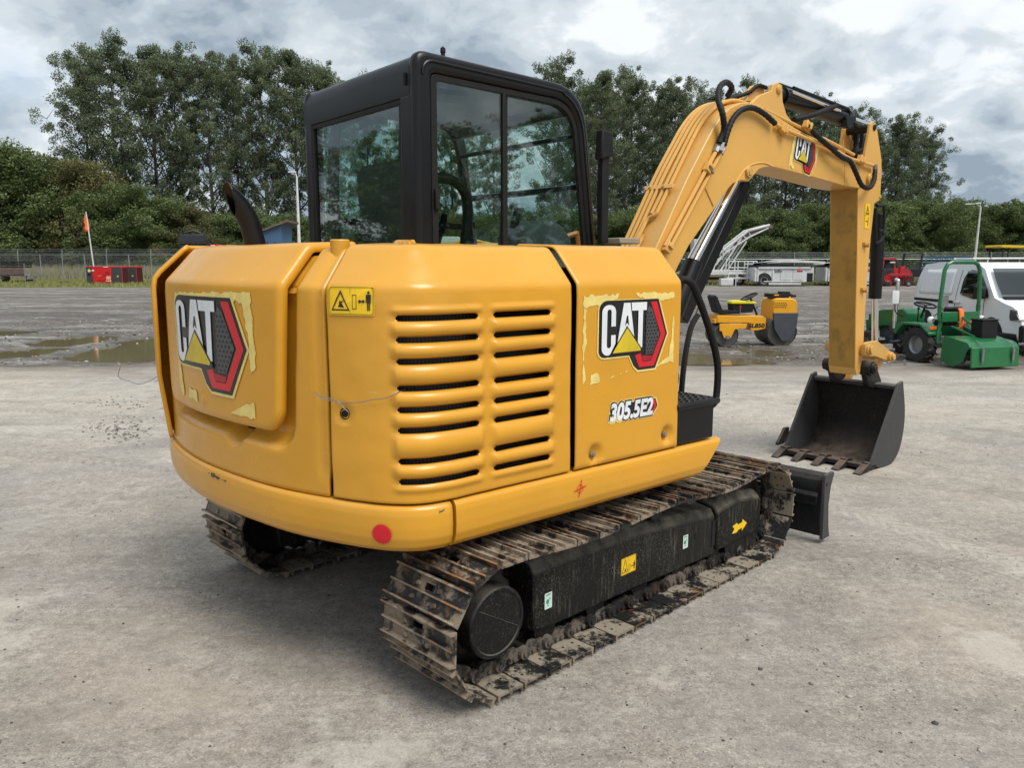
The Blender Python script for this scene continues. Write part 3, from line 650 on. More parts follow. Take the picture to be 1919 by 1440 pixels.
for i in range(20):                                              # trees to either side of the yard, mirrored in the cab glass
    sd = -1 if i < 10 else 1; x = sd * (62 + 5 * (i % 3)); yy = -14 + (i % 10) * 8.2; tall = i % 5 == 1; tr, cr = (TALL if tall else LOW)[i % 4]
    o = thing('hedge_tree' if not tall else 'poplar_tree', 'dark tree across the yard, mirrored in the cab glass', 'tree', (x, yy, 0), 0.4 * i, 'trees mirrored in the cab glass'); s = (0.62 if tall else 1.15 + 0.15 * (i % 3)); o.scale = (s * 1.3, s * 1.3, s)
    obj_of('trunk', tr, o); obj_of('crown', cr, o)
# ------------------------------------------------------------------ fences
simple('galvanised', (0.36, 0.38, 0.39), 0.5, 0.6, 0.1, 0.05)
def fence(name, label, x0, x1, Y, H, step, seed):
    t = thing(name, label, 'fence', (x0, Y, 0)); L = x1 - x0; n = int(L / step)
    for i in range(n + 1):
        m = MB(); m.cyl((i * step, 0, 0), (i * step, 0, H), 0.038, 8)
        if i % 2 == 0: m.cyl((i * step, 0, H), (i * step, 0.12, H + 0.55), 0.022, 6)
        m.build('post', 'galvanised', t)
    MB().cyl((0, 0, H), (L, 0, H), 0.030, 6).build('top_rail', 'galvanised', t)
    for k in range(3): MB().cyl((0, 0.04 + 0.03 * k, H + 0.18 + 0.16 * k), (L, 0.04 + 0.03 * k, H + 0.18 + 0.16 * k), 0.010, 4).build('barbed_wire', 'galvanised', t)
    m = MB(); d = 0.16; r = 0.0045; k = -H
    while k < L:
        for s in (1, -1):
            a0, a1 = max(0, k), min(L, k + H)
            if a1 > a0:
                za, zb = (a0 - k), (a1 - k)
                if s < 0: za, zb = H - za, H - zb
                m.cyl((a0, 0.002 * s, za), (a1, 0.002 * s, zb), r, 3, caps=False)
        k += d
    tag(m.build('wire_mesh', 'galvanised', t, fix=False), kind='stuff')
fence('chain_link_fence', 'grey chain link fence with barbed wire behind the red generators', -60, -6, 75.5, 2.45, 2.12, 1)
fence('chain_link_fence', 'chain link fence running behind the white airport loaders and red tractor', 12, 52, 62.5, 1.95, 2.6, 2)
# ================================================================== THE EXCAVATOR
EX = thing('excavator', 'yellow tracked excavator parked in the foreground with black cab, bucket resting on the ground', 'excavator', EX0, YAW_U)
DT = YAW_T - YAW_U                     # the tracks stand a little turned under the upper body

# ---- plan outline of the upper body and its profile
CT = [(.62, -.945), (.2, -.945), (-.3, -.945), (-.7, -.945), (-.93, -.946), (-1.045, -.945), (-1.139, -.925), (-1.22, -.866), (-1.285, -.774), (-1.348, -.645), (-1.423, -.445), (-1.473, -.227), (-1.505, .023), (-1.514, .248), (-1.496, .52), (-1.46, .72), (-1.42, .84), (-1.34, .91), (-1.2, .94), (-.9, .945), (-.3, .945), (.3, .945)]
def cat_rom(P, n=24):
    P = np.array(P, float); Q = np.vstack([2 * P[0] - P[1], P, 2 * P[-1] - P[-2]]); out = []
    for i in range(1, len(Q) - 2):
        p0, p1, p2, p3 = Q[i - 1:i + 3]
        d1 = np.linalg.norm(p1 - p0) ** .5; d2 = np.linalg.norm(p2 - p1) ** .5; d3 = np.linalg.norm(p3 - p2) ** .5
        b1 = (d1 * d1 * p2 - d2 * d2 * p0 + (2 * d1 * d1 + 3 * d1 * d2 + d2 * d2) * p1) / (3 * d1 * (d1 + d2))
        b2 = (d3 * d3 * p1 - d2 * d2 * p3 + (2 * d3 * d3 + 3 * d3 * d2 + d2 * d2) * p2) / (3 * d3 * (d3 + d2))
        for t in np.linspace(0, 1, n, endpoint=False): out.append((1 - t) ** 3 * p1 + 3 * (1 - t) ** 2 * t * b1 + 3 * (1 - t) * t * t * b2 + t ** 3 * p2)
    out.append(P[-1]); return np.array(out)
CC = cat_rom(CT); CS = np.concatenate([[0], np.cumsum(np.linalg.norm(np.diff(CC, axis=0), axis=1))])
CTn = np.gradient(CC, CS, axis=0)
kern = np.ones(31) / 31
for a in (0, 1): CTn[15:-15, a] = np.convolve(CTn[:, a], kern, 'same')[15:-15]
CTn /= np.linalg.norm(CTn, axis=1)[:, None]; CN = np.stack([-CTn[:, 1], CTn[:, 0]], 1)
if CN[0][1] > 0: CN = -CN
S_END = CS[-1]
def plan(s, ins=0.0):
    x = np.interp(s, CS, CC[:, 0]); y = np.interp(s, CS, CC[:, 1]); nx = np.interp(s, CS, CN[:, 0]); ny = np.interp(s, CS, CN[:, 1])
    return x - nx * ins, y - ny * ins, nx, ny
PROF = [(.60, .015), (1.43, .016), (1.468, .018), (1.478, .022), (1.487, .031), (1.597, .131), (1.606, .142), (1.612, .160), (1.616, .25), (1.62, .36)]
VV = [p[0] for p in PROF[:2]]
for a, b in zip(PROF[1:], PROF[2:]): VV.append(VV[-1] + math.hypot(b[0] - a[0], b[1] - a[1]))
V_TOP = VV[-1]
def prof(v): return np.interp(v, VV, [p[0] for p in PROF]), np.interp(v, VV, [p[1] for p in PROF])
def body(s, v, d=0.0, pr=prof):
    """point of the body skin at outline length s and profile length v, lifted by d along its normal"""
    z, i = pr(v); z2, i2 = pr(v + 0.004); z1, i1 = pr(v - 0.004)
    tz, ti = z2 - z1, i2 - i1; L = math.hypot(tz, ti) or 1; nz, no = ti / L, tz / L
    x, y, nx, ny = plan(s, i)
    return (x + nx * no * d, y + ny * no * d, z + nz * d)
def lines(a, b, step, extra=()):
    n = max(2, int(round((b - a) / step))); L = [a + (b - a) * i / n for i in range(n + 1)]
    for e in extra:
        if a < e < b: L = [x for x in L if abs(x - e) > step * 0.3] + [e]
    return sorted(L)
def patch(name, sl, vl, disp, mat, thick, parent, hole=None, pr=prof, smooth_angle=50, seg=True):
    V = [body(s, v, disp(s, v), pr) for v in vl for s in sl]; n = len(sl)
    F = []
    for j in range(len(vl) - 1):
        for i in range(n - 1):
            if hole and hole((sl[i] + sl[i + 1]) / 2, (vl[j] + vl[j + 1]) / 2): continue
            F.append((j * n + i, j * n + i + 1, (j + 1) * n + i + 1, (j + 1) * n + i))
    me = bpy.data.meshes.new(name); me.from_pydata(V, [], F)
    bm = bmesh.new(); bm.from_mesh(me); bmesh.ops.delete(bm, geom=[v for v in bm.verts if not v.link_faces], context='VERTS')
    bm.normal_update(); f = max(bm.faces, key=lambda f: f.calc_area()); c = f.calc_center_median()
    if f.normal.dot(Vector((c.x, c.y, 0))) < 0: bmesh.ops.reverse_faces(bm, faces=bm.faces)
    bm.to_mesh(me); bm.free(); me.materials.append(MATS[mat])
    o = link(name, me, parent, 0, smooth_angle)
    if thick:
        m = o.modifiers.new('thickness', 'SOLIDIFY'); m.thickness = thick; m.offset = -1
    return o
def pillow(s, v, s0, s1, v0, v1, r, rs=None):
    """how far the rounded rim of a pressed panel falls back"""
    d = 0.0; e = min(s - s0, s1 - s, v - v0, v1 - v)
    if e < r: t = 1 - max(0, e) / r; d -= r * (1 - math.sqrt(max(0, 1 - t * t)))
    return d
def rim(a, b, r): return [a + r * k for k in (0.0, .08, .2, .4, .7, 1.0)] + [b - r * k for k in (0.0, .08, .2, .4, .7, 1.0)]

# ---- grille panel with the pressed louvres
ROWS = [1.376, 1.306, 1.235, 1.147, 1.075, 1.006, .902, .832]
SLOT_H = 0.0098
COLS = [(1.530, 1.846), (1.194, 1.465)]
GS0, GS1, GV0, GV1 = 1.083, 2.112, 0.752, V_TOP
def row_z(r, s): return ROWS[r] + 0.0018 * math.sin(r * 2.3 + s * 6)
def gr_disp(s, v):
    d = pillow(s, v, GS0, GS1, GV0, GV1 + 9, 0.013) + 0.004
    d += 0.0045 * noise.noise(Vector((s * 3, v * 4, 2))) + 0.0020 * noise.noise(Vector((s * 11, v * 13, 2)))
    for a, b in COLS:
        e = min(s - (a - 0.026), (b + 0.026) - s)
        if e > 0:
            k = min(1, e / 0.034); k = k * k * (3 - 2 * k)
            for r in range(len(ROWS) - 1):
                hi, lo = ROWS[r] - SLOT_H, ROWS[r + 1] + SLOT_H
                if lo - 0.004 < v < hi + 0.004:
                    w = (hi - lo); t = (v - lo) / w
                    d += k * (0.016 + 0.075 * (w - 0.05)) * max(0, math.sin(PI * min(1, max(0, t)))) ** 0.75
            for edge, sg in ((ROWS[0] + SLOT_H, 1), (ROWS[-1] - SLOT_H, -1)):
                q = (v - edge) * sg
                if 0 < q < 0.03: d += k * 0.008 * math.sin(PI * q / 0.03)
            for r in range(len(ROWS)):
                q = abs(v - ROWS[r])
                if q < 0.02: d -= k * 0.004 * (1 - q / 0.02)
    # shallow round dish of the lock
    q = math.hypot(s - 2.048, v - 1.052)
    if q < 0.042: d -= 0.010 * (1 - (q / 0.042) ** 2)
    return d
def gr_hole(s, v):
    for a, b in COLS:
        if a < s < b:
            for r in ROWS:
                h = SLOT_H * (0.55 if min(s - a, b - s) < 0.006 else 1)
                if abs(v - r) < h: return True
    return False
sl = lines(GS0, GS1, 0.013, [x for a, b in COLS for x in (a, a + .006, b - .006, b)] + rim(GS0, GS1, .018))
vl = lines(GV0, 1.43, 0.0075, [r + k * SLOT_H for r in ROWS for k in (-1, -.55, .55, 1)] + [GV0 + .018 * k for k in (.08, .2, .4, .7, 1)]) + [v for v in lines(1.43, GV1, 0.012)][1:]
patch('grille_panel', sl, vl, gr_disp, 'yellow_paint', 0.010, EX, gr_hole)
MB().revolve([(0.0, .004), (.011, .004), (.012, -.004), (.017, -.004), (.018, .0), (.021, -.002), (.022, -.012)], (0, 0, 0), 'z', 24).build('door_lock', 'rubber', EX).matrix_local = (
    lambda p, n: Matrix.Translation(p) @ Vector(n).to_track_quat('Z', 'Y').to_matrix().to_4x4())(body(2.048, 1.052, -0.002), (lambda q: (q[2], q[3], 0))(plan(2.048)))

# ---- side panel with the big decal
PS0, PS1 = 0.432, 1.072
def bolt_dish(s, v):
    d = 0
    for bs, bv in ((0.958, 0.801), (0.514, 0.818)):
        q = math.hypot((s - bs), (v - bv) * 0.8)
        if q < 0.038: d -= 0.022 * min(1, (1 - q / 0.038) * 2.2)
    return d
def pn_disp(s, v):
    d = pillow(s, v, PS0, PS1, GV0, GV1 + 9, 0.022) + 0.011 + bolt_dish(s, v)
    return d + 0.0022 * noise.noise(Vector((s * 3, v * 3, 7)))
patch('side_panel', lines(PS0, PS1, 0.016, rim(PS0, PS1, .03) + [0.958, 0.514]), lines(GV0, V_TOP, 0.012, [GV0 + .03 * k for k in (.08, .2, .4, .7, 1)]), pn_disp, 'yellow_paint', 0.010, EX)
for bs, bv in ((0.958, 0.801), (0.514, 0.818)):
    p = Vector(body(bs, bv, -0.010)); m = MB()
    m.cyl(p, p + Vector((0, -0.010, 0)), 0.013, 16); m.cyl(p + Vector((0, -.010, 0)), p + Vector((0, -0.017, 0)), 0.009, 6)
    m.build('bolt', 'bolt_rust', EX, 0.0012)
# front wall and front closing of the right-hand bonnet
wz = [(y, z) for z, y in [(.76, -.905), (1.44, -.905), (1.49, -.875), (1.585, -.785), (1.606, -.74), (1.609, -.33), (.76, -.33)]]
MB().prism(wz, 0.10, 0.178, 'x').build('bonnet_front', 'yellow_paint', EX, 0.015)

# ---- counterweight shell, with the recess around the rear bonnet
DS0, DS1, DV0 = 2.335, 3.35, 0.950
CW0, CW1 = 2.121, 5.30
def inside_door(s, v, g):
    """signed distance into the rounded door outline grown by g"""
    a, b, c = DS0 - g - 0.045 * max(0, (v - 1.0)) / .6, DS1 + g, DV0 - g; r = 0.09
    dx = max(a + r - s, s - (b - r), 0); dy = max(c + r - v, 0)
    if dx > 0 and dy > 0: return r - math.hypot(dx, dy)
    return min(s - a, b - s, v - c)
def cw_disp(s, v):
    d = -0.004 + 0.004 * noise.noise(Vector((s * 2.2, v * 2.4, 4)))
    e = s - CW0
    if e < 0.012: t = 1 - e / 0.012; d -= 0.012 * (1 - math.sqrt(max(0, 1 - t * t)))
    q = inside_door(s, v, 0.045)
    if q > -0.02: k = min(1, (q + 0.02) / 0.055); k = k * k * (3 - 2 * k); d -= (0.060 if v < 1.40 else max(0.030, 0.060 - 0.20 * (v - 1.40))) * k
    # shallow vertical channel beside the grille panel
    if v > 0.80:
        k = min(1, (v - .80) / .05); d -= 0.010 * k * math.exp(-((s - 2.150) / 0.016) ** 2)
    q = math.hypot(s - 2.665, (v - 0.915) * 1.3)         # latch pocket under the door
    if q < .075: d -= 0.045 * min(1, (1 - q / .075) * 1.6)
    return d
patch('counterweight', lines(CW0, 3.6, 0.016, [CW0 + .02 * k for k in (.08, .2, .4, .7)]) + lines(3.6, CW1, 0.05)[1:], lines(GV0, V_TOP, 0.014), cw_disp, 'yellow_paint', 0.02, EX)
# ---- rear engine bonnet (the door with the big decal)
def rd_edge(s, v): return inside_door(s, v, 0.0)
def rd_disp(s, v):
    e = rd_edge(s, v); r = 0.028; d = 0.013
    d += 0.004 * noise.noise(Vector((s * 2.0, v * 2.6, 12)))
    if e < r: t = 1 - max(0, e) / r; d -= r * (1 - math.sqrt(max(0, 1 - t * t)))
    q = math.hypot(s - 2.857, v - 1.027)
    if q < .03: d += 0.006 * (1 if q < .02 else (0.03 - q) / .01)
    return d
vl = lines(DV0, V_TOP, 0.011); ns = 90; V = []; F = []
for v in vl:                                              # rows follow the rounded lower corners
    a = DS0 - 0.045 * max(0, (v - 1.0)) / .6; b = DS1; r = 0.09; h = v - DV0
    k = r - math.sqrt(max(0, r * r - (r - h) ** 2)) if h < r else 0
    for i in range(ns + 1):
        t = i / ns; t = t + 0.018 * math.sin(2 * PI * t) * -1
        s = (a + k) + (b - a - 2 * k) * t; V.append(body(s, v, rd_disp(s, v) if 0 < i < ns and v > DV0 else rd_disp(s, v) - 0.004))
F = [(j * (ns + 1) + i, j * (ns + 1) + i + 1, (j + 1) * (ns + 1) + i + 1, (j + 1) * (ns + 1) + i) for j in range(len(vl) - 1) for i in range(ns)]
me = bpy.data.meshes.new('rear_bonnet'); me.from_pydata(V, [], F); me.materials.append(MATS['yellow_paint'])
bm = bmesh.new(); bm.from_mesh(me); bm.faces.ensure_lookup_table(); f = bm.faces[len(bm.faces) // 2]; c = f.calc_center_median(); bm.normal_update()
if f.normal.dot(Vector((c.x, c.y, 0))) < 0: bmesh.ops.reverse_faces(bm, faces=bm.faces)
bm.to_mesh(me); bm.free()
rb = link('rear_bonnet', me, EX, 0, 50); md = rb.modifiers.new('thickness', 'SOLIDIFY'); md.thickness = 0.012; md.offset = -1
# ---- left engine door standing ajar
OV = lines(0.76, V_TOP - 0.22, 0.02)
def od_disp(s, v): return 0.052 - 0.035 * max(0, min(1, (1.05 - v) / .3)) - 0.02 * max(0, (v - 1.45) / .1) * 0.4
patch('engine_door', lines(3.45, 4.6, 0.03), OV, od_disp, 'yellow_paint', 0.018, EX)

# ---- added shade shell, radiator core behind the louvres, top deck
patch('shade_shell', lines(0.50, 5.2, 0.06), lines(0.62, V_TOP, 0.05), lambda s, v: -0.085, 'void_black', 0, EX)  # added black sheet that stands for the shade behind the panel gaps
t = NT('radiator_core'); w = t.N.new('ShaderNodeTexWave'); w.bands_direction = 'X'; w.inputs['Scale'].default_value = 26; t.L.new(t.pos, w.inputs[0])
MATS['radiator_core'] = t.set(t.mix(w.outputs['Fac'], (0.004, 0.004, 0.004), (0.035, 0.033, 0.03)), 0.6)
patch('radiator', lines(1.50, 1.90, 0.03), lines(0.80, 1.42, 0.1), lambda s, v: -0.055, 'radiator_core', 0, EX)
def deck(name, z, s0, s1, ins, mat, zt=0.012):
    pl = [(lambda q: (q[0], q[1]))(plan(s0 + (s1 - s0) * i / 80, ins)) for i in range(81)]
    MB().prism(pl, z, z + zt, 'z').build(name, mat, EX)
deck('bonnet_top', 1.6035, 0.445, 5.0, 0.235, 'yellow_paint')
deck('platform_floor', 0.60, 0.20, 5.2, 0.06, 'cab_black', 0.09)

# ---- skirt: counterweight foot and the right-hand beam
SK = [(.578, .12), (.574, .07), (.582, .035), (.602, .012), (.635, .001), (.67, -.001), (.715, .0), (.736, .004), (.746, .013), (.749, .03), (.749, .08)]
SV = [0.0]
for a, b in zip(SK, SK[1:]): SV.append(SV[-1] + math.hypot(b[0] - a[0], b[1] - a[1]))
def skprof(v): return np.interp(v, SV, [p[0] for p in SK]), np.interp(v, SV, [p[1] for p in SK])
skl = lines(0, SV[-1], 0.006)
def sk_disp(s, v): return 0.003 * noise.noise(Vector((s * 2.5, v * 6, 3)))
patch('counterweight_foot', lines(1.657, 5.2, 0.02), skl, sk_disp, 'yellow_paint', 0.02, EX, pr=skprof)
def beam_disp(s, v): return 0.002 * noise.noise(Vector((s * 2.5, v * 6, 8)))
sl = lines(0.11, 1.643, 0.02); n = len(sl); V = []
for v in skl:
    z, i_ = skprof(v)
    for k, s in enumerate(sl):
        s2 = s + 0.95 * max(0, 0.749 - z) * (1 - (s - 0.11) / 1.533)      # slanted front end
        V.append(body(s2, v, beam_disp(s, v), skprof))
F = [(j * n + i, j * n + i + 1, (j + 1) * n + i + 1, (j + 1) * n + i) for j in range(len(skl) - 1) for i in range(n - 1)]
m = MB(); m.add(V, F); ends = [j * n for j in range(len(skl))]; m.f.append(tuple(ends)); m.mi.append(0)
m.f.append(tuple(j * n + n - 1 for j in range(len(skl)))); m.mi.append(0)
m.build('side_skirt', 'yellow_paint', EX, angle=40)
# small boss on the top rear edge
p = Vector(body(2.165, V_TOP - 0.20, -0.01)); MB().cyl(p + Vector((0, 0, -0.05)), p + Vector((0, 0, 0.032)), 0.034, 20).build('lifting_boss', 'yellow_paint', EX, 0.004)

# ---- flat print laid on the skin
simple('print_white', (0.74, 0.75, 0.77), 0.3, 0, 0.10, 0.0, 9); simple('print_black', (0.012, 0.012, 0.014), 0.3)
simple('print_red', (0.62, 0.012, 0.022), 0.3, 0, 0.06); simple('print_darkred', (0.33, 0.012, 0.02), 0.35); simple('print_gold', (0.62, 0.46, 0.02), 0.35, 0, 0.25, 0, 5)
simple('print_cream', (0.80, 0.63, 0.20), 0.55, 0, 0.14, 0.3, 14, dirt=0.10); simple('print_yellow', (0.88, 0.55, 0.01), 0.4, 0, 0.03); simple('print_grey', (0.07, 0.07, 0.075), 0.35)
simple('print_green', (0.05, 0.30, 0.14), 0.5); simple('print_mint', (0.62, 0.76, 0.68), 0.5)
def lay(parts, mapping, name, parent, cut=0.03, base=0.0015, step=0.0007):
    """parts: (polygons, material); each later part lies a little above the earlier; mapping(a, b, lift) -> point"""
    m = MB(); mats = []
    for li, (polys, mat) in enumerate(parts):
        if mat not in mats: mats.append(mat)
        m.cur = mats.index(mat)
        for poly in polys:
            bm = bmesh.new()
            if isinstance(poly, tuple) and len(poly) == 2 and isinstance(poly[1], list) and poly[1] and isinstance(poly[1][0], tuple) and len(poly[1][0]) > 2:
                vs = [bm.verts.new((a, b, 0)) for a, b in poly[0]]
                for f in poly[1]:
                    try: bm.faces.new([vs[i] for i in f])
                    except ValueError: pass
            else:
                bm.faces.new([bm.verts.new((a, b, 0)) for a, b in poly])
                bmesh.ops.triangulate(bm, faces=bm.faces)
            xs = [v.co.x for v in bm.verts]; x = math.floor(min(xs) / cut) * cut + cut
            while x < max(xs):
                bmesh.ops.bisect_plane(bm, geom=bm.verts[:] + bm.edges[:] + bm.faces[:], plane_co=(x, 0, 0), plane_no=(1, 0, 0)); x += cut
            bm.verts.index_update()
            m.add([mapping(v.co.x, v.co.y, base + step * li) for v in bm.verts], [tuple(v.index for v in f.verts) for f in bm.faces]); bm.free()
    return m.build(name, [MATS[k] for k in mats], parent, smooth=False, fix=False)
def arc(cx, cy, r, a0, a1, n=5): return [(cx + r * math.cos(math.radians(a0 + (a1 - a0) * i / n)), cy + r * math.sin(math.radians(a0 + (a1 - a0) * i / n))) for i in range(n + 1)]
# emblem in a unit frame: x 0..1.27, y 0..1 (letters occupy y .28...1)
def emblem():
    C = [(.27, .66), (.195, .66), (.195, .86)] + arc(.16, .865, .035, 0, 180) + [(.125, .40)] + arc(.16, .395, .035, 180, 360) + [(.195, .54), (.27, .54), (.27, .42), (.185, .275)] + arc(.14, .36, .10, 280, 180) + [(.04, .86)] + arc(.14, .86, .10, 180, 90) + arc(.17, .86, .10, 90, 0)
    A = [(.40, .98), (.51, .98), (.60, .43), (.545, .50), (.46, .66), (.375, .50), (.30, .40)]
    Acut = [(.455, .80), (.475, .80), (.495, .655), (.46, .70), (.425, .655)]
    T = [(.53, .98), (.80, .98), (.80, .865), (.735, .865), (.735, .33), (.70, .33), (.655, .385), (.655, .865), (.545, .865)]
    tri = [(.22, .285), (.46, .625), (.70, .32), (.70, .285)]
    ground = [(.0, .36)] + arc(.10, .33, .10, 180, 270) + [(.52, .23), (.60, .07), (.68, .0), (.99, .0), (1.20, .50), (1.02, 1.02), (.16, 1.02)] + arc(.13, .89, .13, 90, 180)
    grow = [(-.02, .35)] + arc(.10, .33, .125, 180, 270) + [(.51, .205), (.59, .05), (.67, -.03), (1.01, -.03), (1.23, .50), (1.04, 1.03), (.16, 1.03)] + arc(.13, .89, .15, 90, 180)
    red = [(.88, .98), (.99, .98), (1.165, .50), (.965, .04), (.70, .04), (.62, .22), (.72, .25), (.76, .115), (.91, .115), (1.075, .50), (.90, .93)]
    dred = [(.74, .21), (.76, .125), (.905, .125), (.93, .19)]
    hexp = [(.80, .22), (.93, .22), (1.05, .50), (.90, .88), (.84, .93), (.80, .82)]
    hx = []
    for j in range(12):
        for i in range(5):
            cx, cy = .80 + i * .052 + (j % 2) * .026, .25 + j * .052; r = .0155
            if .795 < cx and cy < .86 and cx + abs(cy - .5) * .42 < 1.035: hx.append([(cx + r * math.cos(PI / 6 + k * PI / 3), cy + 1.2 * r * math.sin(PI / 6 + k * PI / 3)) for k in range(6)])
    stripe = [(.885, .965), (.91, .965), (1.10, .50), (.925, .10), (.745, .10), (.752, .082), (.935, .082), (1.12, .50), (.925, .98)]
    return [([grow], 'print_cream'), ([ground], 'print_black'), ([red], 'print_red'), ([dred], 'print_darkred'), ([hexp], 'print_grey'), (hx, 'print_black'),
            ([C, A, T], 'print_white'), ([Acut], 'print_black'), ([[(.185, .255), (.46, .655), (.745, .29), (.735, .255)]], 'print_black'), ([tri], 'print_gold')]
def torn(pts, amp, seed, step=0.012):
    """polygon with ragged edges"""
    out = []; n = len(pts)
    for i in range(n):
        a, b = Vector(pts[i]), Vector(pts[(i + 1) % n]); L = (b - a).length; k = max(1, int(L / step)); nrm = Vector((b - a).yx) / max(L, 1e-6)
        for j in range(k):
            p = a.lerp(b, j / k); w = amp * (1.2 * noise.noise(Vector((p.x * 31, p.y * 31, seed))) + .7 * noise.noise(Vector((p.x * 95, p.y * 95, seed)))) if j else 0; out.append((p.x + nrm.x * w, p.y - nrm.y * w))
    return out
def frame_rests(w, h, seed):
    """left-over masking paper around an emblem, in metres from the lower left corner"""
    R = random.Random(seed); P = []
    P.append(torn([(0, h), (w * .37, h * 1.0), (w * .35, h * .945), (w * .22, h * .90), (0, h * .87)], .012, seed))
    P.append(torn([(w * .55, h * 1.0), (w, h * 1.0), (w * 1.0, h * .93), (w * .82, h * .91), (w * .60, h * .95)], .010, seed + 1))
    P.append(torn([(0, h * .86), (w * .035, h * .84), (w * .02, h * .6), (w * .04, h * .5), (w * .015, h * .3), (w * .03, h * .05), (0, 0)], .008, seed + 2))
    return P
# side panel emblem
def on_side(s0, v0, disp=0.012):
    return lambda a, b, l: body(s0 - a, v0 + b, pn_disp(s0 - a, v0 + b) + l)
def scale_parts(parts, sx, sy, ox=0.0, oy=0.0): return [([[(a * sx + ox, b * sy + oy) for a, b in p] for p in polys], m) for polys, m in parts]
rest = frame_rests(.54, .345, 3)
rest += [torn([(.515, .055), (.55, .045), (.545, .24), (.54, .245), (.52, .09)], .006, 5), torn([(.43, .035), (.52, .05), (.515, .075)], .004, 6), torn([(.04, -.005), (.095, .005), (.085, .04), (.045, .035)], .006, 8),
         torn([(.30, .035), (.37, .05), (.36, .062), (.31, .052)], .004, 9), [(.15, .010), (.185, .018), (.17, .022)], [(.21, .022), (.225, .027), (.215, .029)], [(.245, .028), (.262, .031), (.25, .035)]]
lay([(rest, 'print_cream')] + scale_parts(emblem(), .345, .283, .085, .032), on_side(1.036, 1.088), 'emblem_decal', EX, 0.2)
# model number under it
tv, tf = text_mesh('305.5E2', 0.105, 0.0045, 0.18, 0.78)
ho, hf = text_mesh('305.5E2', 0.105, 0.011, 0.18, 0.78); yo, yf = text_mesh('305.5E2', 0.105, 0.0145, 0.18, 0.78)
bb = [(-.150, -.034), (.135, -.034), (.164, .002), (.150, .036), (-.12, .036)]
md_ = lambda a, b, l: body(0.752 - a, 0.956 + b * 0.92 + 0.0, pn_disp(0.752 - a, 0.956 + b * .92) + l)
lay([([(yo, yf), [(-.02, -.040), (.139, -.040), (.173, .002), (.157, .042), (-.02, .042)]], 'print_cream'), ([(ho, hf), [(-.02, -.034), (.135, -.034), (.166, .002), (.152, .037), (-.02, .037)]], 'print_black'),
     ([[(.132, .033), (.146, .033), (.158, .002), (.132, -.030), (.120, -.030), (.143, .002)]], 'print_red'), ([(tv, tf)], 'print_white')], md_, 'model_number_decal', EX, 0.2)
# rear bonnet emblem
rr = [torn([(.0, .408), (.66, .425), (.66, .385), (.50, .392), (.30, .378), (.12, .392), (.0, .382)], .010, 21), torn([(.60, .39), (.66, .42), (.675, .16), (.64, .13), (.635, .28)], .010, 22),
      torn([(-.012, .39), (.012, .38), (.02, .12), (.05, .0), (.03, -.02), (-.012, .02)], .006, 23), torn([(.10, -.012), (.21, -.022), (.205, .018), (.12, .028)], .007, 24), torn([(.49, -.028), (.66, -.03), (.655, .03), (.58, .008)], .006, 25)]
lay([(rr, 'print_cream')] + scale_parts(emblem(), .52, .355, .0, .040), lambda a, b, l: body(3.125 - a, 1.025 + b, rd_disp(3.125 - a, 1.025 + b) + l), 'emblem_decal', EX, 0.02, base=0.003)
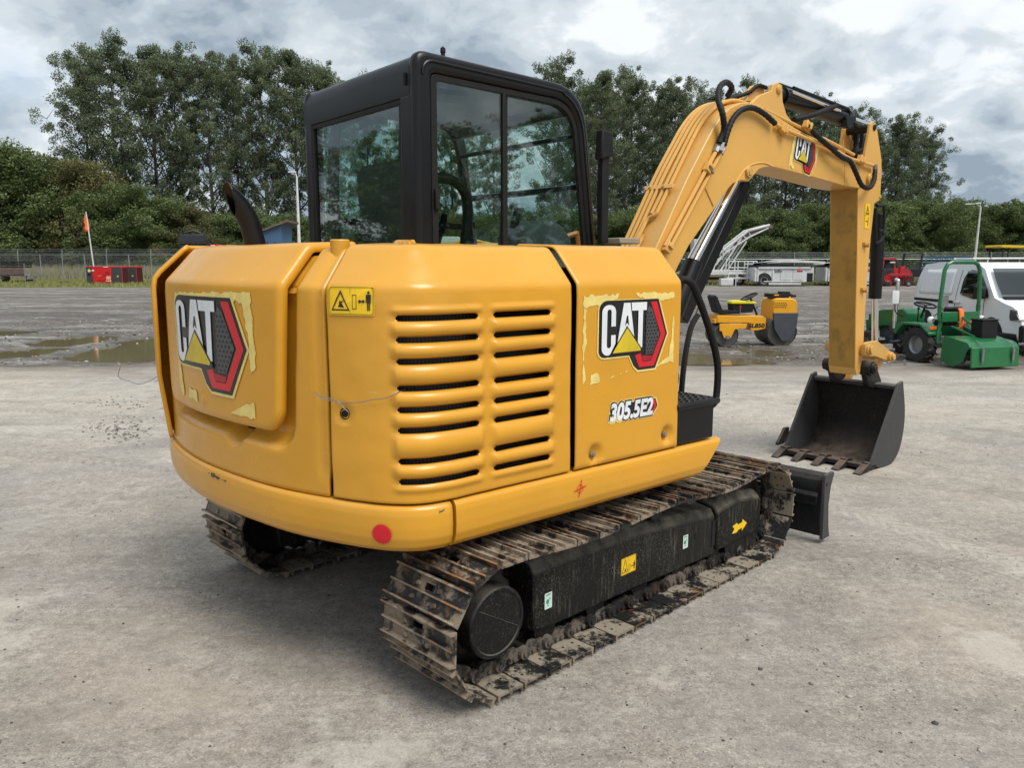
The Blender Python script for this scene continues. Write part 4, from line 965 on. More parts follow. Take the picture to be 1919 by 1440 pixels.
# warning plate on the grille panel
def gmap(s0, v0): return lambda a, b, l: body(s0 - a, v0 + b, gr_disp(s0 - a, v0 + b) + l)
def ring2(outer, inner):
    """outline band between two polygons with equal counts"""
    n = len(outer); return [[outer[i], outer[(i + 1) % n], inner[(i + 1) % n], inner[i]] for i in range(n)]
def rrect(x0, y0, x1, y1, r=.006): return arc(x0 + r, y0 + r, r, 180, 270, 3) + arc(x1 - r, y0 + r, r, 270, 360, 3) + arc(x1 - r, y1 - r, r, 0, 90, 3) + arc(x0 + r, y1 - r, r, 90, 180, 3)
def warn_parts(w, h):
    k = w / .172; P = [([rrect(0, 0, w, h)], 'print_yellow')]; bl = []
    bl += ring2(rrect(.003 * k, .003 * k, w - .003 * k, h - .003 * k), rrect(.0045 * k, .0045 * k, w - .0045 * k, h - .0045 * k))
    cx = w * .27; t = [(cx - .036 * k, .015 * k), (cx + .036 * k, .015 * k), (cx, h - .010 * k)]; q = [(cx - .029 * k, .0195 * k), (cx + .029 * k, .0195 * k), (cx, h - .020 * k)]
    bl += ring2(t, q); bl += [[(cx - .010 * k, .027 * k), (cx + .014 * k, .024 * k), (cx + .013 * k, .028 * k), (cx + .002 * k, .031 * k), (cx + .002 * k, .044 * k), (cx - .003 * k, .048 * k), (cx - .005 * k, .033 * k)], [(cx + .004 * k, .040 * k), (cx + .012 * k, .044 * k), (cx + .011 * k, .047 * k), (cx + .003 * k, .044 * k)]]
    x = w * .535; bl += [[(w * .48, .004 * k), (w * .485, .004 * k), (w * .485, h - .004 * k), (w * .48, h - .004 * k)]]
    bl += ring2([(x, .02 * k), (x + .016 * k, .02 * k), (x + .016 * k, .066 * k), (x, .066 * k)], [(x + .002 * k, .022 * k), (x + .014 * k, .022 * k), (x + .014 * k, .064 * k), (x + .002 * k, .064 * k)])
    y = .045 * k; a = x + .022 * k; b = x + .048 * k
    bl += [[(a, y), (a + .008 * k, y - .007 * k), (a + .008 * k, y + .007 * k)], [(b, y), (b - .008 * k, y + .007 * k), (b - .008 * k, y - .007 * k)], [(a + .007 * k, y - .0025 * k), (b - .007 * k, y - .0025 * k), (b - .007 * k, y + .0025 * k), (a + .007 * k, y + .0025 * k)]]
    m = x + .060 * k; bl += [arc(m, .073 * k, .0048 * k, 0, 330, 9), [(m - .009 * k, .067 * k), (m + .009 * k, .067 * k), (m + .009 * k, .040 * k), (m + .006 * k, .040 * k), (m + .005 * k, .060 * k), (m + .005 * k, .016 * k), (m + .001 * k, .016 * k), (m + .001 * k, .040 * k), (m - .001 * k, .040 * k), (m - .001 * k, .016 * k), (m - .005 * k, .016 * k), (m - .005 * k, .060 * k), (m - .006 * k, .040 * k), (m - .009 * k, .040 * k)]]
    return P + [(bl, 'print_black')]
lay(warn_parts(.174, .092), gmap(2.090, 1.384), 'warning_decal', EX, 0.015, base=0.004)
# red dot and red datum mark on the skirt
def skmap(s0, z0):
    def f(a, b, l):
        v = np.interp(z0 + b, [p[0] for p in SK[2:9]], SV[2:9]); return body(s0 - a, v, sk_disp(s0 - a, v) + l, skprof)
    return f
lay([([arc(0, 0, .034, 0, 352, 26)], 'print_red')], skmap(1.905, .655), 'red_dot_sticker', EX, 0.008, base=0.006)
simple('bare_steel', (0.09, 0.075, 0.06), 0.6, 0.3, 0.4, 0.2, 40)
lay([([torn([(-.03, -.003), (.045, -.006), (.05, .002), (.0, .006), (-.03, .004)], .006, 31, .004), torn([(.06, -.004), (.10, -.006), (.10, -.002)], .004, 32, .004), torn([(-.06, .0), (-.045, -.003), (-.045, .003)], .003, 33, .004)], 'bare_steel')], skmap(2.80, .722), 'paint_chip', EX, 0.012, base=0.002)
lay([([torn([(-.012, -.004), (.012, .004), (.010, .010), (-.008, .006)], .005, 35, .004)], 'bare_steel')], skmap(1.70, .722), 'paint_chip', EX, 0.012, base=0.002)
def bar(x0, y0, x1, y1, w):
    d = Vector((x1 - x0, y1 - y0)).normalized() * w / 2; return [(x0 - d.y, y0 + d.x), (x1 - d.y, y1 + d.x), (x1 + d.y, y1 - d.x), (x0 + d.y, y0 - d.x)]
lay([([bar(-.034, -.006, .034, .006, .004), bar(-.006, -.034, .008, .034, .004)] + ring2(arc(0, 0, .017, 0, 345, 20), arc(0, 0, .0145, 0, 345, 20)), 'print_red')], skmap(1.048, .682), 'datum_mark', EX, 0.2, base=0.004)
# binding wires twisted round the panels
def wire(pts, name='binding_wire'): MB().tube(spline(pts, 6), 0.0016, 5).build(name, 'grey_steel', EX)
wp = lambda s, v, d: body(s, v, d)
wire([wp(2.175, 1.118, .0), wp(2.14, 1.110, .014), wp(2.09, 1.103, .016), wp(2.055, 1.095, .02), wp(2.03, 1.094, .015), wp(1.98, 1.098, .014), wp(1.93, 1.110, .014), wp(1.88, 1.118, .016), wp(1.846, 1.134, .012), wp(1.82, 1.142, -.02)])
wire([wp(2.15, 1.115, .02), wp(2.10, 1.098, .022), wp(2.06, 1.100, .024), wp(2.04, 1.080, .018), wp(2.02, 1.062, .014)])
wire([PY(302, 700, .98), PY(285, 712, 1.1), PY(262, 720, 1.2), PY(240, 714, 1.25), PY(222, 706, 1.25), PY(226, 686, 1.22)])
wire([PY(318, 705, .85), PY(302, 700, .95), PY(296, 712, .97), PY(290, 716, .98)])

# ---- black step box, tread plate and grab rail
m = MB(); m.prism([(-.93, .757), (-.93, .925), (-.60, .925), (-.60, .757)], .18, .455, 'x'); m.build('tool_box', 'cab_black', EX, 0.006)
m = MB(); m.prism([(-.945, .915), (-.952, .930), (-.945, .944), (-.58, .944), (-.58, .928), (-.93, .928)], .17, .475, 'x'); tp = m.build('step_plate', 'cab_black', EX, 0.003)
m = MB()
for i in range(7):
    for j in range(8): m.cyl((.20 + i * .04, -.915 + j * .042, .943), (.20 + i * .04, -.915 + j * .042, .949), .011, 8, .007)
m.build('tread_stud', 'cab_black', tp)['kind'] = 'stuff'
MB().tube(spline([PY(1262, 540, -.86), PY(1278, 525, -.88), PY(1292, 528, -.9), PY(1303, 545, -.9), PY(1322, 595, -.9), PY(1338, 648, -.9), PY(1345, 690, -.9), PY(1343, 738, -.9), PY(1338, 756, -.9), PY(1325, 763, -.88)], 6), 0.0165, 10).build('grab_rail', 'rubber', EX)


# ---- cab
CABY0, CABY1, CABX0 = -0.10, 0.985, -0.60
cabin = MB()
xr, zt = CABX0, 2.452
side = [(xr, 1.45), (xr, 2.32), (xr + .012, 2.37), (xr + .045, 2.40), (xr + .09, 2.412)]   # rebuilt below from the outline
def round_poly(P, r, n=6):
    out = []; m = len(P)
    for i in range(m):
        a, b, c = Vector(P[i - 1]), Vector(P[i]), Vector(P[(i + 1) % m]); rr = r[i] if isinstance(r, list) else r
        u = (a - b).normalized(); w = (c - b).normalized(); ang = math.acos(max(-1, min(1, u.dot(w)))); t = min(rr / math.tan(ang / 2), (a - b).length * .49, (c - b).length * .49)
        p, q = b + u * t, b + w * t
        for k in range(n + 1):
            s = k / n; out.append(tuple((1 - s) ** 2 * p + 2 * s * (1 - s) * b + s * s * q))
    return out
co = XZ([(795, 452), (783, 92), (1072, 162), (1122, 452)], CABY0)
O = [(CABX0, 0.95), (CABX0, 2.46), (.425, 2.435), (.53, 1.66), (.59, 0.95)]
OUT = round_poly(O, [.02, .06, .24, .5, .02], 8)
I1 = [(CABX0 + .085, 1.00), (CABX0 + .085, 2.372), (.370, 2.358), (.465, 1.66), (.52, 1.00)]
INN = round_poly(I1, [.02, .035, .19, .5, .02], 8)
def ring_prism(outer, inner, y0, y1):
    n = len(outer); V = []; F = []
    for y in (y0, y1):
        V += [(a, y, b) for a, b in outer] + [(a, y, b) for a, b in inner]
    for i in range(n):
        j = (i + 1) % n
        F += [(i, j, n + j, n + i), (2 * n + i, 3 * n + i, 3 * n + j, 2 * n + j), (i, 2 * n + i, 2 * n + j, j), (n + i, n + j, 3 * n + j, 3 * n + i)]
    return V, F
m = MB(); m.add(*ring_prism(OUT, INN, CABY0, CABY0 + .065)); m.build('cab_side_frame', 'cab_black', EX, 0.028, seg=4)
OUT2 = [(a * .985 - .003, b - .012) for a, b in OUT]; m = MB(); m.tube([(a + .035 * (1 if a < 0 else -1) * (abs(a - .0) > .3), CABY0 - .002, b - .040 * (b > 2.2)) for a, b in OUT if b > 1.3], .006, 6); m.build('drip_rail', 'cab_black', EX)
I2 = round_poly([(CABX0 + .118, 1.05), (CABX0 + .118, 2.345), (.350, 2.330), (.442, 1.66), (.49, 1.05)], [.02, .02, .17, .5, .02], 8)
m = MB(); m.add(*ring_prism(INN, I2, CABY0 + .012, CABY0 + .035)); m.build('window_seal', 'rubber', EX, 0.003)
m = MB(); m.add(*ring_prism(OUT, INN, CABY1 - .055, CABY1)); m.build('cab_side_frame', 'cab_black', EX, 0.018, seg=3)
# roof shell
rp = [(CABX0 + .02, 2.33), (CABX0 + .02, 2.40), (CABX0 + .06, 2.438), (0.0, 2.44), (.22, 2.425), (.36, 2.37), (.40, 2.30), (.36, 2.30), (.32, 2.35), (.20, 2.385), (0, 2.40), (CABX0 + .08, 2.398), (CABX0 + .06, 2.33)]
m = MB(); m.prism(rp, CABY0 + .05, CABY1 - .05); m.build('cab_roof', 'cab_black', EX, 0.006)
# rear wall below and above its window, corner posts
yb0, yb1 = CABY0 + .05, CABY1 - .05
hd = round_poly([(CABX0 + .0, 2.272), (CABX0 + .0, 2.452), (CABX0 + .16, 2.452), (CABX0 + .16, 2.41), (CABX0 + .05, 2.272)], [.004, .075, .01, .01, .004], 8)
m = MB(); m.prism(hd, yb0, yb1 + .045); m.build('rear_header', 'cab_black', EX, 0.004)
m = MB(); m.box((CABX0 + .03, (yb0 + yb1) / 2, 1.31), (.06, yb1 - yb0, .60)); m.build('rear_wall', 'cab_black', EX, 0.008)
m = MB(); m.box((CABX0 + .03, yb0 + .035, 1.94), (.062, .09, .68)); m.build('rear_post', 'cab_black', EX, 0.010)
m = MB(); m.box((CABX0 + .03, yb1 - .012, 1.94), (.062, .05, .68)); m.build('rear_post', 'cab_black', EX, 0.008)
rg = MB(); rg.box((CABX0 + .018, (yb0 + .08 + yb1 - .035) / 2, 1.94), (.006, yb1 - .035 - yb0 - .08, .668)); rg.build('rear_window', 'cab_glass', EX)
fr = MB(); ya, yb_, za, zb = yb0 + .08, yb1 - .037, 1.612, 2.270
for c, d in (((CABX0 + .012, (ya + yb_) / 2, zb - .010), (.016, yb_ - ya, .02)), ((CABX0 + .012, (ya + yb_) / 2, za + .010), (.016, yb_ - ya, .02)), ((CABX0 + .012, ya + .008, 1.94), (.016, .016, .62)), ((CABX0 + .012, yb_ - .008, 1.94), (.016, .016, .62))): fr.box(c, d)
fr.build('rear_window_seal', 'rubber', EX, 0.002)
# right-hand windows: two sliding panes
def pane(poly, y, name): MB().prism(poly, y, y + .005).build(name, 'cab_glass', EX)
xm = -.100
zt_at = lambda x: np.interp(x, [p[0] for p in I2 if p[1] > 2.0], [p[1] for p in I2 if p[1] > 2.0]) if False else 2.34
left_pane = [(CABX0 + .10, 1.05), (CABX0 + .10, 2.355), (xm + .015, 2.343), (xm + .015, 1.05)]
right_pane = [(xm - .015, 1.05), (xm - .015, 2.343)] + [p for p in round_poly([(xm - .015, 1.05), (xm - .015, 2.343), (.36, 2.340), (.45, 1.66), (.50, 1.05)], [.01, .01, .18, .5, .01], 8) if p[0] > xm + .01]
pane(left_pane, CABY0 + .018, 'side_window'); pane(right_pane, CABY0 + .030, 'side_window')
m = MB(); m.box((xm, CABY0 + .018, 1.70), (.020, .022, 1.28)); m.box((xm + .026, CABY0 + .030, 1.70), (.012, .012, 1.28)); m.build('window_divider', 'rubber', EX, 0.002)
m = MB(); m.box((CABX0 + .105, CABY0 + .006, 1.835), (.022, .02, .09)); m.build('window_latch', 'rubber', EX, 0.003)
# left side door window with its bars, windscreen
MB().prism(round_poly([(CABX0 + .10, 1.0), (CABX0 + .10, 2.36), (.33, 2.34), (.42, 1.66), (.47, 1.0)], [.01, .02, .18, .5, .01], 8), CABY1 - .03, CABY1 - .025).build('door_window', 'cab_glass', EX)
m = MB(); m.box((.0, CABY1 - .028, 1.68), (.045, .03, 1.36)); m.box((-.05, CABY1 - .028, 1.78), (.95, .03, .04)); m.box((-.05, CABY1 - .028, 1.62), (.95, .03, .03)); m.build('door_frame', 'cab_black', EX, 0.004)
wsx = [(.525, 1.02), (.485, 1.66), (.425, 2.10), (.36, 2.30)]
MB().add([(x, y, z) for x, z in wsx for y in (yb0, yb1)], [(0, 1, 3, 2), (2, 3, 5, 4), (4, 5, 7, 6)]).build('windscreen', 'cab_glass', EX)
m = MB(); m.tube([(.452, yb0, 1.95), (.452, yb1, 1.95)], .018, 8); m.tube([(.50, yb0, 1.42), (.50, yb1, 1.42)], .018, 8); m.tube([(.395, yb0, 2.20), (.395, yb1, 2.20)], .014, 8); m.build('windscreen_bar', 'cab_black', EX)
# things inside: floor, seat, console, levers
MB().box((-.02, (yb0 + yb1) / 2, 1.02), (1.06, yb1 - yb0, .04)).build('cab_floor', 'interior_grey', EX)
m = MB(); m.prism(round_poly([(-.43, 1.52), (-.47, 2.00), (-.43, 2.06), (-.36, 2.06), (-.31, 2.0), (-.28, 1.52)], [.05, .08, .05, .05, .08, .05], 4), .24, .70); sb = m.build('seat_back', 'seat_fabric', EX, 0.05, seg=3)
m = MB(); m.box((-.12, .47, 1.47), (.46, .50, .13)); m.box((-.12, .47, 1.22), (.34, .34, .38)); m.build('seat_cushion', 'seat_fabric', EX, 0.04, seg=3)
m = MB(); m.prism(round_poly([(.06, 1.04), (.09, 1.70), (.20, 1.775), (.33, 1.76), (.41, 1.69), (.47, 1.50), (.49, 1.04)], .05, 4), yb0 + .02, yb0 + .26); m.build('side_console', 'interior_grey', EX, 0.025, seg=3)
for y in (.14, .80):
    m = MB(); m.box((-.02, y, 1.42), (.34, .12, .28)); m.tube([(.12, y, 1.5), (.13, y, 1.68), (.16, y, 1.76)], .018, 8); m.cyl((.15, y, 1.73), (.18, y, 1.84), .026, 10, .02); m.build('control_lever', 'rubber', EX, 0.006)
m = MB(); m.tube(spline([(-.16, .18, 1.25), (-.14, .18, 1.62), (-.12, .18, 1.86), (-.20, .18, 1.955), (-.34, .18, 1.965)], 5), .026, 8); m.build('safety_bar', 'rubber', EX)
m = MB()
for y in (yb0 + .14, yb1 - .12): m.tube(spline([(-.52, y, 1.1), (-.52, y, 2.1), (-.44, y, 2.30), (-.2, y, 2.34)], 6), .03, 8)
m.build('inner_frame', 'interior_grey', EX)
m = MB(); m.prism(round_poly([(-.05, 1.05), (-.05, 2.10), (.05, 2.26), (.13, 2.28), (.13, 1.05)], [.02, .1, .1, .02, .02], 5), CABY1 - .09, CABY1 - .045); m.build('door_pillar', 'cab_black', EX, 0.01)
m = MB(); m.tube(spline([(.20, .5, 1.06), (.22, .5, 1.5), (.24, .42, 1.62), (.26, .36, 1.66)], 5), .012, 6); m.tube(spline([(.20, .6, 1.06), (.22, .6, 1.5), (.24, .66, 1.62), (.26, .70, 1.66)], 5), .012, 6); m.build('travel_lever', 'rubber', EX)
# on the roof: lamp socket and aerial
m = MB(); m.cyl((-.30, .12, 2.43), (-.30, .12, 2.475), .022, 12); m.cyl((-.30, .12, 2.475), (-.30, .12, 2.535), .013, 10, .010); m.revolve([(0, .03), (.012, .02), (.013, 0)], (-.30, .12, 2.53), 'z', 10); m.build('beacon_socket', 'rubber', EX)
m = MB(); m.box((-.17, .18, 2.452), (.14, .05, .02)); m.tube([(-.21, .18, 2.46), (-.19, .18, 2.492), (-.16, .18, 2.475)], .006, 6); m.build('roof_bracket', 'rubber', EX)
for y in (yb0 + .03,): MB().box((CABX0 - .004, y, 2.345), (.012, .012, .05)).build('roof_clip', 'rubber', EX)
# mirror at the front right of the cab
m = MB(); m.prism([(p[0], p[2]) for p in (PY(1119, 243, -.16), PY(1139, 250, -.16), PY(1140, 292, -.16), PY(1117, 300, -.16))], -.20, -.15); m.build('mirror', 'rubber', EX, 0.008)
m = MB(); a, b = PY(1131, 285, -.17), PY(1131, 455, -.17); m.box(((a[0] + b[0]) / 2, -.17, (a[2] + b[2]) / 2), (.05, .03, a[2] - b[2])); m.tube([PY(1124, 290, -.14), PY(1121, 350, -.13), PY(1122, 452, -.12)], .008, 6); m.build('mirror_bracket', 'rubber', EX, 0.004)

# ---- exhaust stack
ex = [PY(482, 470, .42), PY(475, 445, .42), PY(468, 420, .42), PY(457, 398, .42), PY(443, 380, .42), PY(428, 366, .42), PY(408, 352, .42)]
sp = spline(ex, 5); V = []; n = 20; F = []
m = MB(); m.tube(sp, [.046] * len(sp), 18, caps=False)
# slash-cut outlet
tube_v = [Vector(p) for p in m.v]; c = Vector(sp[-1]); 
m.v = [tuple(p - Vector((0, 0, max(0, (p - c).dot(Vector((.5, 0, .2))) * 0))) ) for p in tube_v]
ep = m.build('exhaust_pipe', 'cab_black', EX)
bm = bmesh.new(); bm.from_mesh(ep.data)
bmesh.ops.bisect_plane(bm, geom=bm.verts[:] + bm.edges[:] + bm.faces[:], plane_co=Vector(PY(433, 380, .42)), plane_no=Vector((-.98, 0, -.20)), clear_outer=True)
bm.to_mesh(ep.data); bm.free()
sd = ep.modifiers.new('thickness', 'SOLIDIFY'); sd.thickness = .004
# ------------------------------------------------------------------ undercarriage
def UY(u, v, y):
    a = YAW_T; n = Vector((-math.sin(a), math.cos(a), 0)); P = hit(u, v, EX0 + n * y, n) - EX0
    return (P.x * math.cos(a) + P.y * math.sin(a), y, P.z)
def under(o):
    o.rotation_euler = (0, 0, DT); return o
SPX, SPZ, IDX, IDZ, TR = -.955, .272, .965, .262, .235
def track_path():
    P = []
    for i in range(60): P.append((SPX + (IDX - SPX) * i / 60.0, TR * 0 + (SPZ + (IDZ - SPZ) * i / 60) - TR))
    for i in range(40): a = -PI / 2 + PI * i / 40; P.append((IDX + TR * math.cos(a), IDZ + TR * math.sin(a)))
    for i in range(60):
        t = i / 60; x = IDX + (SPX - IDX) * t; sag = -0.030 * math.sin(PI * min(1, t / .46)) ** 2 * (t < .46) - 0.022 * math.sin(PI * (t - .46) / .54) ** 2 * (t >= .46)
        P.append((x, IDZ + (SPZ - IDZ) * t + TR + sag))
    for i in range(40): a = PI / 2 + PI * i / 40; P.append((SPX + TR * math.cos(a), SPZ + TR * math.sin(a)))
    return P
TP = np.array(track_path() + [track_path()[0]]); TS = np.concatenate([[0], np.cumsum(np.linalg.norm(np.diff(TP, axis=0), axis=1))])
def on_track(s):
    s = s % TS[-1]; return float(np.interp(s, TS, TP[:, 0])), float(np.interp(s, TS, TP[:, 1]))
NSH = 40; PITCHL = TS[-1] / NSH
def shoe_mesh():
    m = MB(); w = .2; L = PITCHL * .472
    xs = [-L, -.034, -.010, L]; ys = [-w, -.028, .028, w]
    for i in range(3):
        for j in range(3):
            if i == 1 and j == 1: continue
            m.box(((xs[i] + xs[i + 1]) / 2, (ys[j] + ys[j + 1]) / 2, .004), (xs[i + 1] - xs[i], ys[j + 1] - ys[j], .008))
    m.cur = 2; m.add([(-L, -w, -.0005), (-L, -.03, -.0005), (L, -.03, -.0005), (L, -w, -.0005)], [(0, 1, 2, 3)]); m.add([(-L, .03, -.0005), (-L, w, -.0005), (L, w, -.0005), (L, .03, -.0005)], [(0, 1, 2, 3)])
    for k, (x, h) in enumerate(((-L + .006, .018), (.002, .013), (L - .008, .020))):
        m.cur = 0; n = 6
        V = []; 
        for j in range(n + 1):
            y = -w + 2 * w * j / n; hh = h * (1 - .06 * ((j * 7 + k * 3) % 3)); V += [(x - .0062, y, .007), (x - .0036, y, .008 + hh), (x + .0036, y, .008 + hh), (x + .0062, y, .007)]
        F = [(j * 4 + a, j * 4 + a + 1, j * 4 + a + 5, j * 4 + a + 4) for j in range(n) for a in range(3)] + [(0, 1, 2, 3), (n * 4 + 3, n * 4 + 2, n * 4 + 1, n * 4)]
        m.add(V, F)
        for q in range(len(F)):
            if F[q][0] % 4 == 1 and len(set(F[q])) == 4 and q < n * 3: m.mi[len(m.mi) - len(F) + q] = 1
    m.cur = 4
    for x in (-.022, .030):
        for y in (-.060, .060): m.cyl((x, y, .008), (x, y, .017), .0115, 7, .009)
    m.cur = 3
    for x in (-.028, .028):
        for y in (-.115, -.150, .115, .150): m.cyl((x, y, -.0015), (x, y, -.0008), .0062, 6)
    me = bpy.data.meshes.new('track_shoe'); me.from_pydata(m.v, [], m.f)
    for k in ('shoe_steel', 'grouser_steel', 'shoe_inside', 'void_black', 'bolt_rust'): me.materials.append(MATS[k])
    me.polygons.foreach_set('material_index', m.mi)
    return me
def link_mesh():
    m = MB(); L = PITCHL / 2
    for y, sg in ((-.062, -1), (.062, 1)):
        pl = [(-L * .80, -.004), (-L * .78, -.040), (-L * .45, -.058), (L * .30, -.058), (L * .55, -.044), (L * 1.05, -.046), (L * 1.08, -.016), (L * .6, -.004)]
        m.prism(pl, y - .010, y + .010)
        m.cyl((L * .78, y + sg * .008, -.034), (L * .78, y + sg * .030, -.034), .026, 14); m.cyl((L * .78, y + sg * .030, -.034), (L * .78, y + sg * .038, -.034), .014, 10)
        m.cyl((-L * .35, y + sg * .010, -.022), (-L * .35, y + sg * .019, -.022), .010, 6); m.cyl((L * .12, y + sg * .010, -.020), (L * .12, y + sg * .019, -.020), .010, 6)
    me = bpy.data.meshes.new('track_link'); me.from_pydata(m.v, [], m.f); me.materials.append(MATS['link_steel']); return me
SHOE, LINK = shoe_mesh(), link_mesh()
for side in (-1, 1):
    yc = side * .78
    m = MB()
    for i in range(NSH):                                        # bushings through the chain
        x, z = on_track((i + .5) * PITCHL + .03); x2, z2 = on_track((i + .5) * PITCHL + .05); d = Vector((x2 - x, 0, z2 - z)).normalized(); nrm = Vector((d.z, 0, -d.x))
        c = Vector((x, yc, z)) - nrm * .032; m.cyl(c + Vector((0, -.055, 0)), c + Vector((0, .055, 0)), .017, 8)
    ch = tag(under(m.build('track_chain', 'link_steel', EX)), kind='stuff')
    for i in range(NSH):
        s = i * PITCHL + (.02 if side < 0 else .07); x, z = on_track(s); xa, za = on_track(s - PITCHL * .48); xb, zb = on_track(s + PITCHL * .48)
        d = Vector((xb - xa, 0, zb - za)).normalized(); nrm = Vector((d.z, 0, -d.x)); mid = Vector(((xa + xb) / 2, 0, (za + zb) / 2)) * .35 + Vector((x, 0, z)) * .65
        M = Matrix((( d.x, 0, nrm.x, mid.x), (0, 1, 0, yc), (d.z, 0, nrm.z, mid.z), (0, 0, 0, 1)))
        for nm, me in (('track_shoe', SHOE), ('track_link', LINK)):
            o = bpy.data.objects.new(nm, me); COL.objects.link(o); o.parent = ch; o.matrix_local = M
    # roller frame
    yo, yi = yc + side * .085, yc - side * .095
    def sec(x, zt, zb, o=0.0): return [(x, yo + side * o, zb), (x, yo + side * o, zt - .055), (x, yo - side * .025, zt - .015), (x, yo - side * .12, zt), (x, yi, zt), (x, yi, zb)]
    S = [sec(-.70, .425, .135), sec(-.55, .43, .125), sec(.0, .415, .118), (sec(.45, .375, .105)), sec(.60, .355, .10)]
    V = [p for q in S for p in q]; F = [(j * 6 + a, j * 6 + (a + 1) % 6, (j + 1) * 6 + (a + 1) % 6, (j + 1) * 6 + a) for j in range(4) for a in range(6)] + [tuple(range(6)), tuple(range(29, 23, -1))]
    m = MB(); m.add(V, F); tf_ = under(m.build('track_frame', 'track_black', EX, 0.010))
    S = [sec(.62, .36, .12, .0), sec(.66, .385, .12, .012), sec(.80, .40, .125, .014), sec(1.02, .365, .13, .012), sec(1.06, .34, .15, .0)]
    V = [p for q in S for p in q]; m = MB(); m.add(V, F); m.build('idler_guard', 'track_black', tf_, 0.008)
    m = MB(); m.prism([(.70, .055), (.70, .125), (1.02, .135), (.98, .075), (.92, .060)], yo - side * .004, yo + side * .006); m.build('guard_plate', 'track_black', tf_, 0.002)
    m = MB()
    for x, z in ((.76, .088), (.83, .095), (.91, .102)): m = MB(); m.cyl((x, yo + side * .0062, z), (x, yo + side * .0075, z), .013, 8); m.build('frame_hole', 'void_black', tf_)
    m = MB()
    x, z = UY(1305, 1005, yo)[0], UY(1305, 1005, yo)[2]
    m.cyl((x, yo + side * .0006, z), (x, yo + side * .002, z), .018, 14); m.build('frame_hole', 'void_black', tf_); m = MB(); m.box((.585, yo + side * .001, .22), (.03, .003, .13)); m.build('frame_recess', 'void_black', tf_)
    m = MB()
    for k in range(5):
        x = -.62 + k * .31; m.revolve([(.0, -.07), (.062, -.07), (.062, -.05), (.048, -.045), (.048, .045), (.062, .05), (.062, .07), (.0, .07)], (x, yc, .128), 'y', 16)
    m.build('bottom_roller', 'sprocket_black', tf_)
    m = MB(); m.revolve([(0, -.06), (.05, -.06), (.05, .06), (0, .06)], (.10, yc + side * .02, .445), 'y', 16); m.box((.10, yc - side * .06, .42), (.06, .04, .08)); m.build('carrier_roller', 'sprocket_black', tf_, 0.004)
    m = MB(); m.revolve([(0, -.035), (.10, -.04), (.155, -.03), (.168, -.045), (.18, -.03), (.18, .03), (.168, .045), (.155, .03), (.10, .04), (0, .035)], (IDX, yc, IDZ), 'y', 32)
    m.revolve([(0, -.07), (.06, -.07), (.065, -.02), (.065, .02), (.06, .07), (0, .07)], (IDX, yc, IDZ), 'y', 20); m.build('idler', 'sprocket_black', tf_)
    m = MB(); n = 21; V = []
    for y in (yc - .018, yc + .018):
        for i in range(n * 4): a = 2 * PI * i / (n * 4); r = .197 if i % 4 in (1, 2) else .172; V.append((SPX + r * math.cos(a), y, SPZ + r * math.sin(a)))
    m.add(V, [tuple(range(n * 4)), tuple(range(n * 8 - 1, n * 4 - 1, -1))] + [(i, (i + 1) % (n * 4), (i + 1) % (n * 4) + n * 4, i + n * 4) for i in range(n * 4)]); m.build('sprocket', 'sprocket_black', tf_)
    m = MB(); o = side
    m.revolve([(.16, yc + o * .02), (.162, yc + o * .05), (.135, yc + o * .065), (.133, yc + o * .135), (.128, yc + o * .142), (.118, yc + o * .143), (.114, yc + o * .139), (.0, yc + o * .139)], (SPX + .012, 0, SPZ + .004), 'y', 40)
    m.tube([(SPX + .012 - .09, yc + o * .1395, SPZ + .075), (SPX + .012 + .10, yc + o * .1395, SPZ - .04)], .0022, 4)
    m.build('final_drive', 'sprocket_black', tf_, angle=30)
    m = MB(); m.prism([(-1.0, .16), (-1.02, .40), (-.80, .40), (-.66, .36), (-.66, .16)], yc - side * .19, yc - side * .05); m.build('drive_motor_guard', 'sprocket_black', tf_, 0.01)
    if side < 0:
        def fmap(px, py, off=0.0):
            c = UY(px, py, yo)
            return lambda a, b, l: (c[0] + a, yo - off - l, c[2] + b)
        lay(warn_parts(.105, .078), fmap(1163, 1081, .0005), 'warning_decal', tf_, 0.5)
        for px, py in ((1020, 1144), (1279, 1030)):
            lay([([rrect(0, 0, .042, .066, .003)], 'print_mint'), ([arc(.017, .030, .010, 40, 320, 10), [(.012, .012), (.024, .010), (.020, .018)], [(.026, .036), (.033, .036), (.029, .048)]], 'print_green'), ([[(.006, .056), (.034, .056), (.034, .060), (.006, .060)]], 'print_green')], fmap(px, py, .0005), 'round_sticker' if False else 'small_sticker', tf_, 0.5)
        ar = [(-.005, -.002), (.018, .020), (.016, .052), (.040, .060), (.078, .060)]
        arrow = [(0, 0), (.022, .022), (.002, .040), (.045, .048), (.060, .036), (.100, .040), (.100, .056), (.148, .024), (.098, -.008), (.099, .010), (.062, .006), (.046, -.004)]
        lay([([arrow], 'print_yellow')], fmap(1367, 1000, .013), 'arrow_decal', tf_, 0.5)
# centre frame and slewing ring
m = MB(); m.prism([(-.55, .28), (-.45, .46), (.45, .46), (.62, .30), (.62, .22), (-.55, .22)], -.70, .70); under(m.build('centre_frame', 'track_black', EX, 0.02))
MB().cyl((0, 0, .45), (0, 0, .605), .42, 40).build('slewing_ring', 'sprocket_black', EX)
